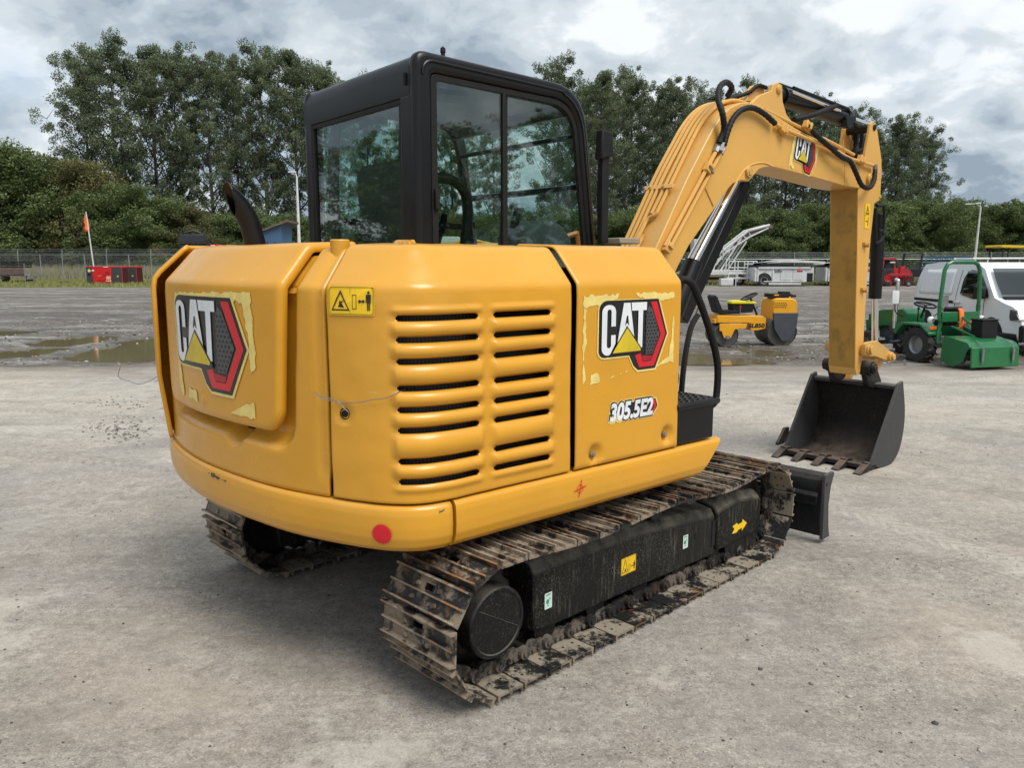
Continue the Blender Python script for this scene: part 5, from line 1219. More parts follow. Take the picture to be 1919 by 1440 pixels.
# blade with its arms
bl = [(1.40, .045), (1.425, .05), (1.415, .12), (1.412, .20), (1.425, .30), (1.455, .365), (1.49, .385), (1.485, .392), (1.43, .385), (1.405, .36), (1.392, .30), (1.386, .20), (1.388, .12)]
m = MB(); m.prism(bl, -1.05, 1.03); m.prism([(1.374, .235), (1.392, .215), (1.392, .295), (1.376, .275)], -1.03, 1.01); bo = under(m.build('dozer_blade', 'blade_black', EX, 0.004))
ep = [(1.395, .030), (1.385, .37), (1.395, .400), (1.49, .405), (1.50, .39), (1.465, .32), (1.45, .22), (1.465, .10), (1.485, .030)]
for y in (-1.068, 1.03):
    m = MB(); m.prism(ep, y, y + .018); m.build('end_plate', 'bucket_side_grey', bo, 0.002)
m = MB(); m.cyl((1.41, -1.0695, .345), (1.41, -1.068, .345), .011, 12); m.build('hole', 'void_black', bo)
m = MB()
for y in (-.36, .36): m.prism([(.55, .17), (.55, .30), (1.39, .25), (1.39, .12)], y - .05, y + .05)
m.build('blade_arm', 'blade_black', bo, 0.01)
MB().cyl((.60, 0, .36), (1.34, 0, .24), .045, 14).build('blade_cylinder', 'blade_black', bo)

# ------------------------------------------------------------------ boom
BY0, BY1 = -.17, .075
tipr = [(1628, 337)]
boom_px = [(1262, 520), (1271, 499), (1291, 461), (1332, 402), (1366, 353), (1374, 344), (1390, 338), (1404, 340), (1411, 331), (1422, 318), (1432, 314), (1449, 313), (1520, 331), (1585, 349), (1610, 353), (1624, 349), (1632, 338), (1630, 322), (1618, 308), (1600, 296), (1493, 241), (1438, 206), (1420, 196), (1404, 191), (1388, 192), (1370, 200), (1354, 215), (1338, 238), (1325, 262), (1290, 330), (1235, 452), (1205, 512)]
boom_xz = XZ(boom_px, BY0)
simple('boss_paint', (0.58, 0.33, 0.08), 0.4, 0, 0.1, 0.2)
m = MB(); m.prism(boom_xz + [], BY0, BY1); boom = m.build('boom', 'boom_paint_lit', EX, 0.006, seg=2)
foot = XZ([(1262, 520), (1205, 512)], BY0)
m = MB(); m.prism([(foot[1][0], foot[1][1]), (foot[0][0], foot[0][1]), (1.12, .98), (1.05, .92), (.93, .92), (.88, 1.0)], BY0 + .012, BY1 - .012); m.build('boom_foot', 'boom_paint_lit', boom, 0.006)
m = MB(); m.prism([(.56, .62), (.56, 1.10), (.80, 1.12), (1.08, 1.06), (1.14, .90), (1.10, .66), (.90, .60)], BY0 - .04, BY1 + .04); m.build('swing_bracket', 'cab_black', EX, 0.02)
# reinforcing lip round the lower edge, seams and bosses
def strip_on(px, y, r, name, mat='boom_paint_lit', parent=None, n=6): return MB().tube(spline([(a, y, b) for a, b in XZ(px, y)], n), r, 6).build(name, mat, parent or boom)
strip_on([(1352, 385), (1366, 366), (1378, 345), (1392, 322), (1408, 309), (1430, 305), (1449, 312)], BY0 - .001, .005, 'weld_bead')
strip_on([(1580, 262), (1583, 300), (1583, 348)], BY0 - .001, .0035, 'weld_bead')
strip_on([(1322, 352), (1337, 386)], BY0 - .003, .0045, 'weld_bead')
def boss(px, py, r, y, d, name='pin_boss', parent=None, mat='boss_paint'):
    x, _, z = PY(px, py, y); m = MB()
    m.revolve([(0, -d), (r * .55, -d), (r * .6, -d * .8), (r * .9, -d * .75), (r, -d * .6), (r, 0)], (x, y, z), 'y', 22); return m.build(name, mat, parent or boom)
boss(1402, 323, .034, BY0, .022); boss(1628, 336, .045, BY0, .030)
# lifting-cylinder lug at the knee
m = MB(); lug = XZ([(1409, 193), (1425, 178), (1446, 170), (1449, 158), (1459, 154), (1466, 160), (1467, 190), (1474, 214), (1490, 236), (1440, 222)], BY0 + .02)
m.prism(lug, BY0 + .02, BY0 + .05); m.prism(lug, BY1 - .05, BY1 - .02); m.build('cylinder_lug', 'boom_paint_lit', boom, 0.003)
boss(1459, 168, .026, BY0 + .02, .016)
m = MB(); q = XZ([(1395, 190), (1404, 172), (1412, 160), (1424, 156), (1432, 164), (1432, 190)], BY1 - .08); m.prism(q, BY1 - .09, BY1 - .05); m.build('hose_bracket', 'boom_paint_lit', boom, 0.003)
# top line offset for the pipes
TL = [(p[0], p[1]) for p in XZ([(1205, 512), (1235, 452), (1290, 330), (1325, 262), (1338, 238), (1354, 215), (1370, 200), (1388, 192), (1404, 191), (1420, 196), (1438, 206), (1493, 241), (1600, 296)], BY0)]
def top_pipe(y, off, i0, i1, r=.0115, name='hydraulic_pipe', t0=0.0):
    P = TL[i0:i1]; out = []
    for i, p in enumerate(P):
        a = Vector(P[max(0, i - 1)]); b = Vector(P[min(len(P) - 1, i + 1)]); d = (b - a).normalized(); nn = Vector((-d.y, d.x)); out.append((p[0] + nn.x * off, y, p[1] + nn.y * off))
    MB().tube(spline(out, 6), r, 8).build(name, 'boom_paint_lit', boom)
for y, o in ((.060, .022), (.026, .022), (-.008, .022)): top_pipe(y, o, 0, 11)
top_pipe(-.045, .022, 3, 12); top_pipe(-.080, .022, 3, 12)
a0, a1 = Vector((TL[0][0], -.078, TL[0][1])), Vector((TL[3][0], -.078, TL[3][1])); d = (a1 - a0).normalized(); nn = Vector((-d.z, 0, d.x)) * .022
def along(t, y): p = a0.lerp(a1, t) + nn; return (p.x, y, p.z)
MB().tube(spline([along(0.0, -.03), along(.30, -.03), along(.38, -.035), along(.42, -.075), along(.50, -.080), along(1.0, -.080)], 6), .0115, 8).build('hydraulic_pipe', 'boom_paint_lit', boom)
MB().tube(spline([along(0.0, -.06), along(.22, -.06), along(.26, -.065)], 6), .0115, 8).build('hydraulic_pipe', 'boom_paint_lit', boom)
MB().tube([along(.42, -.045), along(1.0, -.045)], .0115, 8).build('hydraulic_pipe', 'boom_paint_lit', boom)
for t in (.62,):
    m = MB(); c = a0.lerp(a1, t) + nn * 1.5; R = Matrix.Rotation(math.atan2(-d.z, d.x), 3, 'Y'); m.box(c + Vector((0, .06, 0)), (.030, .20, .010), rot=R); m.box(a0.lerp(a1, t) + nn * .8 + Vector((0, .165, 0)), (.04, .014, .03), rot=R); m.build('pipe_clamp', 'boom_paint_lit', boom, 0.002)
    for yy in (.03, .13): p = c + Vector((0, yy, 0)); MB().cyl(p, p + nn * .6, .009, 6).build('clamp_bolt', 'boss_paint', boom)
# the two pipes along the right-hand plate
for k, (x0, x1) in enumerate((((1246, 462), (1341, 285)), ((1257, 462), (1350, 288)))):
    MB().tube([PY(*x0, BY0 - .018), PY(*x1, BY0 - .018)], .0125, 8).build('hydraulic_pipe', 'boom_paint_lit', boom)
    p = PY(*x1, BY0 - .018); q = PY(x1[0] + 7, x1[1] - 17, BY0 - .018); MB().tube([p, Vector(p).lerp(Vector(q), .6), q], [.019, .019, .015], 6).build('hose_fitting', 'grey_steel', boom)
def clamp_at(px, py, sx, sz, y, rot=0.0, name='pipe_clamp'):
    c = Vector(PY(px, py, y)); R = Matrix.Rotation(rot, 3, 'Y'); m = MB(); m.box(c, (sx, .035, sz), rot=R); m.box(c + R @ Vector((sx * .1, -.02, 0)), (sx * .3, .02, sz * .9), rot=R); m.build(name, 'boom_paint_lit', boom, 0.003)
for p in ((1327, 314), (1251, 464)): clamp_at(*p, .06, .045, BY0 - .022, -1.0)
strip_on([(1330, 311), (1337, 325)], BY0 - .04, .008, 'clamp_bolt', 'gunk')
# pipe on the right plate of the upper boom, with its clamps
MB().tube([PY(*p, BY0 - .022) for p in ((1454, 233), (1474, 244), (1549, 274), (1593, 297), (1636, 310))], .0125, 8).build('hydraulic_pipe', 'boom_paint_lit', boom)
MB().tube([PY(*p, BY0 + .01) for p in ((1432, 205), (1490, 234), (1560, 268), (1600, 290))], .0115, 8).build('hydraulic_pipe', 'boom_paint_lit', boom)
for p in ((1468, 243), (1513, 236), (1614, 300)): clamp_at(*p, .07, .05, BY0 - .022, .45)
def ribbed(pts, r, name='hydraulic_hose', n=10, parent=None, rib=.0022, pitch=3):
    sp = spline(pts, n); rr = [r + (rib if i % pitch == 0 else 0) for i in range(len(sp))]
    MB().tube(sp, rr, 8).build(name, 'rubber', parent or boom, angle=80)
H = BY0 - .03
ribbed([PY(1348, 268, H), PY(1352, 256, H), PY(1357, 241, H - .01), PY(1354, 213, H - .02), PY(1346, 186, H + .02), PY(1349, 163, H + .06), PY(1361, 154, H + .10), PY(1371, 164, H + .13), PY(1362, 182, H + .16)], .017)
ribbed([PY(1357, 271, H), PY(1363, 249, H), PY(1374, 222, H), PY(1390, 206, H), PY(1410, 202, H), PY(1432, 213, H), PY(1452, 231, H)], .0165)
ribbed([PY(1513, 236, H), PY(1532, 255, H - .01), PY(1554, 274, H - .02), PY(1577, 294, H - .03), PY(1593, 302, H - .03), PY(1604, 324, H - .03), PY(1615, 347, H - .03), PY(1629, 352, H - .03), PY(1638, 338, H - .02), PY(1640, 318, H)], .0165)
ribbed([PY(1488, 224, -.12), PY(1510, 219, -.14), PY(1535, 211, -.14), PY(1556, 202, -.13), PY(1568, 198, -.10)], .018)
ribbed([PY(1362, 186, 0), PY(1385, 180, 0), PY(1405, 172, -.02), PY(1420, 160, -.03), PY(1436, 164, -.03)], .012)
m = MB(); p = [PY(1349, 283, H), PY(1353, 268, H)]; m.tube(p, .020, 6); p = [PY(1640, 320, H), PY(1640, 308, H)]; m.tube(p, .019, 6); m.build('hose_fitting', 'grey_steel', boom)
# emblem on the boom
def bmap(px, py, sc, rot):
    c = PY(px, py, BY0); ca, sa = math.cos(rot), math.sin(rot)
    return lambda a, b, l: (c[0] + (a * ca - b * sa) * sc, BY0 - .001 - l, c[2] + (a * sa + b * ca) * sc)
BR = math.atan2(TL[12][1] - TL[10][1], TL[12][0] - TL[10][0])
lay([([torn([(-.22, -.05), (-.14, .92), (.08, .94), (-.02, .70), (-.06, .15), (.10, .02), (.05, -.06), (-.10, .03)], .04, 3, .1), torn([(1.10, .95), (1.33, .98), (1.29, .55), (1.25, .20), (1.20, .60)], .03, 5, .1)], 'print_cream')] + emblem(), bmap(1484, 313, .225, BR), 'emblem_decal', boom, 5)

# ---- boom cylinder: black barrel, bright rod, black guard beam
b0, b1 = Vector(PY(1258, 600, -.03)), Vector(PY(1300, 492, -.03)); b2 = Vector(PY(1380, 338, -.05))
m = MB(); m.cyl(b0, b1, .058, 24); dd = (b1 - b0).normalized(); m.revolve([(.02, 0)] * 2, tuple(b1), 'y', 3) if False else None; cy = m.build('boom_cylinder', 'cab_black', EX, 0.003)
MB().cyl(b1, b2, .026, 18).build('cylinder_rod', 'chrome', cy)
m = MB(); g0, g1 = Vector(PY(1272, 600, .03)), Vector(PY(1392, 342, .03)); g2 = Vector(PY(1268, 640, .03)); u = (g1 - g0).normalized(); w = Vector((u.z, 0, -u.x))
m.prism([(lambda p: (p.x, p.z))(p) for p in (g0 - w * .045, g0 + w * .040, g1 + w * .035, g1 - w * .045)], -.02, .09)
m.build('cylinder_guard', 'cab_black', cy, 0.006)
MB().tube([PY(1366, 352, .06), PY(1300, 470, .06), PY(1284, 500, .06)], .014, 10).build('cylinder_pipe', 'chrome', cy)
MB().tube(spline([PY(1308, 590, -.16), PY(1296, 612, -.16), PY(1287, 650, -.17), PY(1280, 700, -.18), PY(1276, 750, -.18)], 8), .017, 8).build('hydraulic_hose', 'rubber', cy)
MB().cyl(PY(1317, 566, -.16), PY(1307, 592, -.16), .016, 8).build('hose_fitting', 'grey_steel', cy)
MB().box(PY(1165, 452, -.2), (.16, .12, .03)).build('boom_stop', 'gunk', EX, 0.005)

# ---- stick
SY0, SY1 = -.165, .055
stick_px = [(1636, 226), (1643, 238), (1650, 285), (1652, 330), (1650, 374), (1639, 382), (1632, 447), (1625, 530), (1621, 599), (1617, 672), (1612, 700), (1606, 706), (1604, 690), (1605, 600), (1608, 480), (1608, 353), (1618, 330), (1622, 285), (1629, 247), (1631, 230)]
sx = XZ(stick_px, SY0)
low = XZ([(1652, 330), (1650, 374), (1639, 382), (1632, 447), (1625, 530), (1621, 599), (1617, 672), (1612, 700), (1605, 704), (1603, 690), (1604, 600), (1607, 480), (1609, 353), (1615, 330)], SY0)
simple('worn_paint', (0.44, 0.235, 0.04), 0.5, 0, 0.15, 0.2, 5, dirt=0.45, dirtcol=(0.16, 0.09, 0.03))
m = MB(); m.prism(low, SY0, SY1); st = m.build('stick', 'boom_paint_lit', EX, 0.006)
stf = MB(); pts = [low[9], low[10], low[11], low[12]]
stf.add([(p[0] - .0035, y, p[1]) for p in pts for y in (SY0 + .008, SY1 - .008)], [(2 * k, 2 * k + 1, 2 * k + 3, 2 * k + 2) for k in range(3)]); stf.build('inner_face', 'worn_paint', st, fix=False)
up_ = XZ([(1652, 335), (1652, 300), (1650, 285), (1643, 238), (1637, 226), (1631, 232), (1629, 247), (1622, 285), (1618, 330), (1618, 345)], SY0)
m = MB(); m.prism(up_, SY0 - .001, SY0 + .020); m.prism(up_, SY1 - .020, SY1 + .001); m.build('stick_head', 'boom_paint_lit', st, 0.003)
boss(1638, 239, .022, SY0, .012, 'pin_boss', st, 'rubber'); boss(1649, 369, .012, SY0, .010, 'pin_boss', st)
m = MB(); m.cyl(PY(1638, 239, SY0), PY(1638, 239, SY0)[:1] + (SY1,) + PY(1638, 239, SY0)[2:], .032, 16); m.build('pin', 'rubber', st)
def smap(px, py): c = PY(px, py, SY0); return lambda a, b, l: (c[0] + a * .9, SY0 - .001 - l, c[2] + b)
k = .085
lay([([rrect(0, 0, k, .09)], 'print_yellow'), (ring2([(.01, .012), (.075, .012), (.042, .078)], [(.022, .020), (.063, .020), (.042, .062)]) + [[(.036, .028), (.048, .028), (.045, .05), (.04, .05)]], 'print_black')], smap(1620, 404), 'warning_decal', st, .5)
lay([([rrect(0, 0, k, .105)], 'print_yellow'), ([[(.05, .02), (.062, .02), (.06, .085), (.052, .085)], [(.015, .05), (.045, .048), (.045, .056), (.015, .056)]], 'print_black')], smap(1619, 428), 'warning_decal', st, .5)
for p in ((1619, 457), (1615, 542)):
    c = Vector(PY(*p, SY0)); m = MB(); m.box(c + Vector((0, -.012, 0)), (.05, .024, .022)); m.box(c + Vector((.02, -.02, -.012)), (.015, .03, .03)); m.build('hose_bracket', 'boss_paint', st, 0.002)
# stick cylinder along the top of the boom
c0, c1, c2 = Vector(PY(1463, 180, -.05)), Vector(PY(1583, 222, -.05)), Vector(PY(1634, 240, -.05))
m = MB(); m.cyl(c0, c1, .062, 24); m.cyl(c0 - Vector((.05, 0, -.01)), c0, .045, 16); dd = (c1 - c0).normalized(); m.cyl(c1 - dd * .05, c1 + dd * .03, .068, 24)
sc = m.build('stick_cylinder', 'cab_black', EX, 0.003); MB().cyl(c1, c2, .032, 16).build('cylinder_rod', 'chrome', sc)
m = MB(); m.tube([c0 + Vector((.05, -.06, .05)), c1 + Vector((-.08, -.06, .05)), c1 + Vector((-.02, -.055, .02))], .012, 8); m.tube([c0 + Vector((.0, .02, .075)), c1 + Vector((-.02, .02, .08))], .016, 8); m.build('cylinder_pipe', 'rubber', sc)
m = MB(); m.cyl(c0 + Vector((.03, -.066, .02)), c1 + Vector((-.2, -.066, .02)), .010, 8); m.build('cylinder_pipe', 'chrome', sc)
m = MB(); m.box(c1 + Vector((-.04, -.05, -.03)), (.14, .05, .07), rot=Matrix.Rotation(-.2, 3, 'Y')); m.cyl(c1 + Vector((.0, -.07, -.04)), c1 + Vector((.08, -.07, -.055)), .014, 8); m.build('port_block', 'cab_black', sc, 0.006)
m = MB(); m.tube(spline([PY(1604, 250, .0), PY(1604, 275, .0), PY(1600, 292, -.03), PY(1612, 300, -.04)], 6), .02, 8); m.tube(spline([PY(1588, 288, .02), PY(1605, 284, .0), PY(1622, 278, .0)], 6), .018, 8); m.tube(spline([PY(1615, 250, .0), PY(1613, 285, .0), PY(1608, 300, -.03)], 6), .016, 8); m.build('hydraulic_hose', 'rubber', sc)
# bucket cylinder on the far face of the stick
e0, e1, e2 = Vector(PY(1641, 400, -.055)), Vector(PY(1633, 560, -.055)), Vector(PY(1633, 655, -.055))
m = MB(); m.cyl(e0 + Vector((.06, 0, 0)), e1 + Vector((.06, 0, 0)), .050, 20); bc = m.build('bucket_cylinder', 'cab_black', EX, 0.003); MB().cyl(e1 + Vector((.06, 0, 0)), e2 + Vector((.06, 0, 0)), .027, 16).build('cylinder_rod', 'chrome', bc)
MB().cyl(e1 + Vector((.13, .03, .1)), e2 + Vector((.13, .03, 0)), .012, 10).build('cylinder_pipe', 'chrome', bc)
m = MB(); m.tube([PY(1643, 385, -.15), PY(1656, 385, -.15), PY(1657, 410, -.15), PY(1655, 432, -.15), PY(1646, 432, -.15)], .012, 8); m.tube([PY(1641, 390, -.15), PY(1641, 450, -.15)], .014, 8); m.tube(spline([PY(1652, 432, -.15), PY(1656, 440, -.15), PY(1650, 452, -.15), PY(1640, 455, -.15)], 5), .010, 8); m.build('cylinder_pipe', 'rubber', bc)

# ---- linkage and bucket
lk = MB(); L0, L1, L2 = Vector(PY(1621, 655, -.19)), Vector(PY(1662, 668, -.19)), Vector(PY(1635, 722, -.19))
for y in (-.20, .065):
    lk.prism(round_poly([(L0.x - .05, L0.z + .055), (L0.x + .14, L0.z + .060), (L1.x + .03, L1.z + .03), (L1.x + .02, L1.z - .045), (L0.x + .12, L0.z - .06), (L0.x - .05, L0.z - .05)], .03, 3), y - .018, y + .018)
lk.cyl((L0.x, -.235, L0.z), (L0.x, .10, L0.z), .045, 18); lk.cyl((L0.x, -.255, L0.z), (L0.x, -.235, L0.z), .034, 18); lk.cyl((L1.x - .02, -.245, L1.z), (L1.x - .02, .11, L1.z), .040, 18); lk.cyl((L1.x - .02, -.262, L1.z), (L1.x - .02, -.245, L1.z), .026, 16)
lk.cyl((L0.x, .10, L0.z), (L0.x, .125, L0.z), .035, 14)
lkg = lk.build('bucket_linkage', 'boss_paint', EX, 0.004)
m = MB()
for y in (-.145, .04): m.prism([(L1.x - .06, L1.z - .02), (L1.x + .0, L1.z - .02), (3.70, .62), (3.62, .60)], y - .022, y + .022)
m.build('link_arm', 'boss_paint', lkg, 0.006)
BKY0, BKY1 = -.385, .305
bp = [(3.615, .600), (3.640, .615), (3.68, .54), (3.715, .42), (3.725, .30), (3.70, .16), (3.64, .06), (3.54, .005), (3.40, .0), (3.25, .028), (3.20, .035)]
inner = [(p[0] * .0 + q[0], q[1]) for p, q in zip(bp, bp)]
def shell(path, t):
    out = []
    for i, p in enumerate(path):
        a = Vector(path[max(0, i - 1)]); b = Vector(path[min(len(path) - 1, i + 1)]); d = (b - a).normalized(); nn = Vector((-d.y, d.x)); out.append((p[0] + nn.x * -t, p[1] + nn.y * -t))
    return out
bps = [(v.x, v.z) for v in spline([(a, 0, b) for a, b in bp[1:]], 3)]
inn = shell(bps, -.016) if shell(bps, .016)[12][0] > bps[12][0] else shell(bps, .016)
m = MB(); m.prism(bps + inn[::-1], BKY0, BKY1); bk = m.build('bucket', 'bucket_black', EX, 0.003)
sidep = [(3.585, .635), (3.655, .650)] + [(a + .012, b) for a, b in bps[4:-2]] + [(3.24, .015), (3.215, .05)]
for y in (BKY0 - .022, BKY1):
    m = MB(); m.prism(sidep, y, y + .022); m.build('side_plate', 'bucket_side_grey', bk, 0.003)
m = MB(); m.prism([(3.60, .585), (3.60, .612), (3.655, .622), (3.66, .59)], BKY0, BKY1); m.build('top_lip', 'bucket_side_grey', bk, 0.003); m = MB(); m.prism([(3.17, .022), (3.175, .052), (3.30, .045), (3.32, .020)], BKY0 - .022, BKY1 + .022); m.build('cutting_edge', 'bucket_black', bk, 0.003)
for y in (-.19, .085):
    m = MB(); m.prism(round_poly([(3.50, .60), (3.44, .72), (3.47, .80), (3.56, .80), (3.62, .74), (3.72, .62), (3.70, .55)], .04, 4), y - .022, y + .022); m.cyl((3.50, y - .045, .745), (3.50, y + .045, .745), .058, 22); m.build('bucket_ear', 'bucket_black', bk, 0.003)
m = MB(); m.cyl((3.50, -.255, .745), (3.50, -.235, .745), .042, 16); m.cyl((3.50, .13, .745), (3.50, .16, .745), .048, 16); m.cyl((3.50, -.265, .745), (3.50, .15, .745), .026, 12); m.build('bucket_pin', 'bucket_black', bk, 0.003)
for i in range(5):
    y = BKY0 + .005 + (BKY1 - BKY0 - .01) * i / 4
    V = [(3.045, y - .030, .003), (3.045, y + .030, .003), (3.05, y + .028, .012), (3.05, y - .028, .012), (3.20, y - .032, .014), (3.20, y + .032, .014), (3.19, y + .028, .072), (3.19, y - .028, .072)]
    m = MB(); m.add(V, [(0, 1, 2, 3), (4, 7, 6, 5), (0, 4, 5, 1), (3, 2, 6, 7), (1, 5, 6, 2), (0, 3, 7, 4)]); m.prism([(3.17, .010), (3.17, .075), (3.26, .066), (3.30, .04), (3.28, .012)], y - .024, y + .024); m.build('tooth', 'bucket_black', bk, 0.004)
m = MB(); m.prism([(3.14, .085), (3.14, .10), (3.24, .215), (3.30, .215), (3.30, .12), (3.22, .085)], BKY1 + .022, BKY1 + .046); m.build('side_cutter', 'bucket_black', bk, 0.002)
# ================================================================== OTHER MACHINES IN THE YARD
def wheel(parent, c, r, w, rim_r, rim_mat, tyre='rubber', lugs=0, spokes=0, axis='y', name='wheel'):
    m = MB(); h = w / 2
    m.revolve([(rim_r, -h * .8), (rim_r + (r - rim_r) * .3, -h * .98), (r * .94, -h * .9), (r, -h * .6), (r, h * .6), (r * .94, h * .9), (rim_r + (r - rim_r) * .3, h * .98), (rim_r, h * .8)], c, axis, 32)
    if lugs:
        for i in range(lugs):
            for sg in (-1, 1):
                a = 2 * PI * (i + (.5 if sg > 0 else 0)) / lugs; R = Matrix.Rotation(-a, 3, 'Y')
                m.box(Vector(c) + R @ Vector((r * 1.0, 0, 0)) + Vector((0, sg * h * .48, 0)), (r * .16, h * .95, r * .10), rot=R @ Matrix.Rotation(sg * .5, 3, 'X'))
    wv = m.build(name, tyre, parent)
    m = MB(); m.revolve([(0, -h * .30), (rim_r * .25, -h * .32), (rim_r * .35, -h * .15), (rim_r * .8, -h * .3), (rim_r * .92, -h * .75), (rim_r, -h * .82), (rim_r, h * .82), (rim_r * .9, h * .7), (rim_r * .8, h * .2), (0, h * .2)], c, axis, 28)
    for i in range(6): a = i * PI / 3; m.cyl((c[0] + rim_r * .42 * math.cos(a), c[1] - h * .22, c[2] + rim_r * .42 * math.sin(a)), (c[0] + rim_r * .42 * math.cos(a), c[1] - h * .36, c[2] + rim_r * .42 * math.sin(a)), rim_r * .06, 6)
    m.build('rim', rim_mat, wv); return wv
simple('roller_yellow', (0.78, 0.36, 0.012), 0.35, 0, 0.06, 0.05, dirt=0.12); simple('roller_grey', (0.055, 0.06, 0.072), 0.5, 0, 0.1, 0.05)
simple('drum_steel', (0.09, 0.085, 0.082), 0.5, 0.5, 0.25, 0.2, dirt=0.4); simple('toolbox_yellow', (0.75, 0.66, 0.01), 0.4)
simple('tractor_green', (0.010, 0.135, 0.040), 0.32, 0, 0.1, 0.05, coat=0.3); simple('van_white', (0.86, 0.87, 0.88), 0.25, 0, 0.02, 0.01, coat=0.5)
simple('orange_strap', (0.80, 0.17, 0.03), 0.7); simple('engine_grey', (0.06, 0.065, 0.07), 0.5, 0.4, 0.4, 0.3, 14); simple('lamp_white', (0.7, 0.7, 0.68), 0.2); simple('lamp_amber', (0.6, 0.12, 0.01), 0.3)
simple('tyre_dirty', (0.022, 0.021, 0.02), 0.8, 0, 0.3, 0.4, 8, dirt=0.35, dirtcol=(0.10, 0.085, 0.07)); simple('white_machine', (0.58, 0.59, 0.59), 0.45, 0, 0.12, 0.1, 1.2, dirt=0.35, dirtcol=(0.28, 0.25, 0.20))
simple('red_machine', (0.42, 0.015, 0.022), 0.4, 0, 0.15, 0.1, 2); simple('genset_red', (0.60, 0.012, 0.018), 0.4, 0, 0.06); simple('genset_grey', (0.045, 0.05, 0.055), 0.5, 0, 0.1); simple('dark_machine', (0.02, 0.022, 0.028), 0.5, 0, 0.2)
simple('blue_frame', (0.03, 0.14, 0.24), 0.5); simple('shed_blue', (0.06, 0.13, 0.22), 0.6, 0, 0.15, 0.1, 1.5); simple('old_wood', (0.14, 0.10, 0.07), 0.85, 0, 0.3, 0.3, 3); simple('canopy_yellow', (0.75, 0.47, 0.02), 0.5)
simple('orange_machine', (0.65, 0.16, 0.01), 0.4); simple('beam_rust', (0.16, 0.075, 0.04), 0.8, 0, 0.3, 0.3); simple('pole_white', (0.66, 0.67, 0.66), 0.5); simple('trailer_grey', (0.20, 0.19, 0.19), 0.6, 0, 0.2); simple('plank_brown', (0.14, 0.09, 0.085), 0.8, 0, 0.3, 0.2, 2); simple('flag_orange', (0.80, 0.16, 0.02), 0.7)

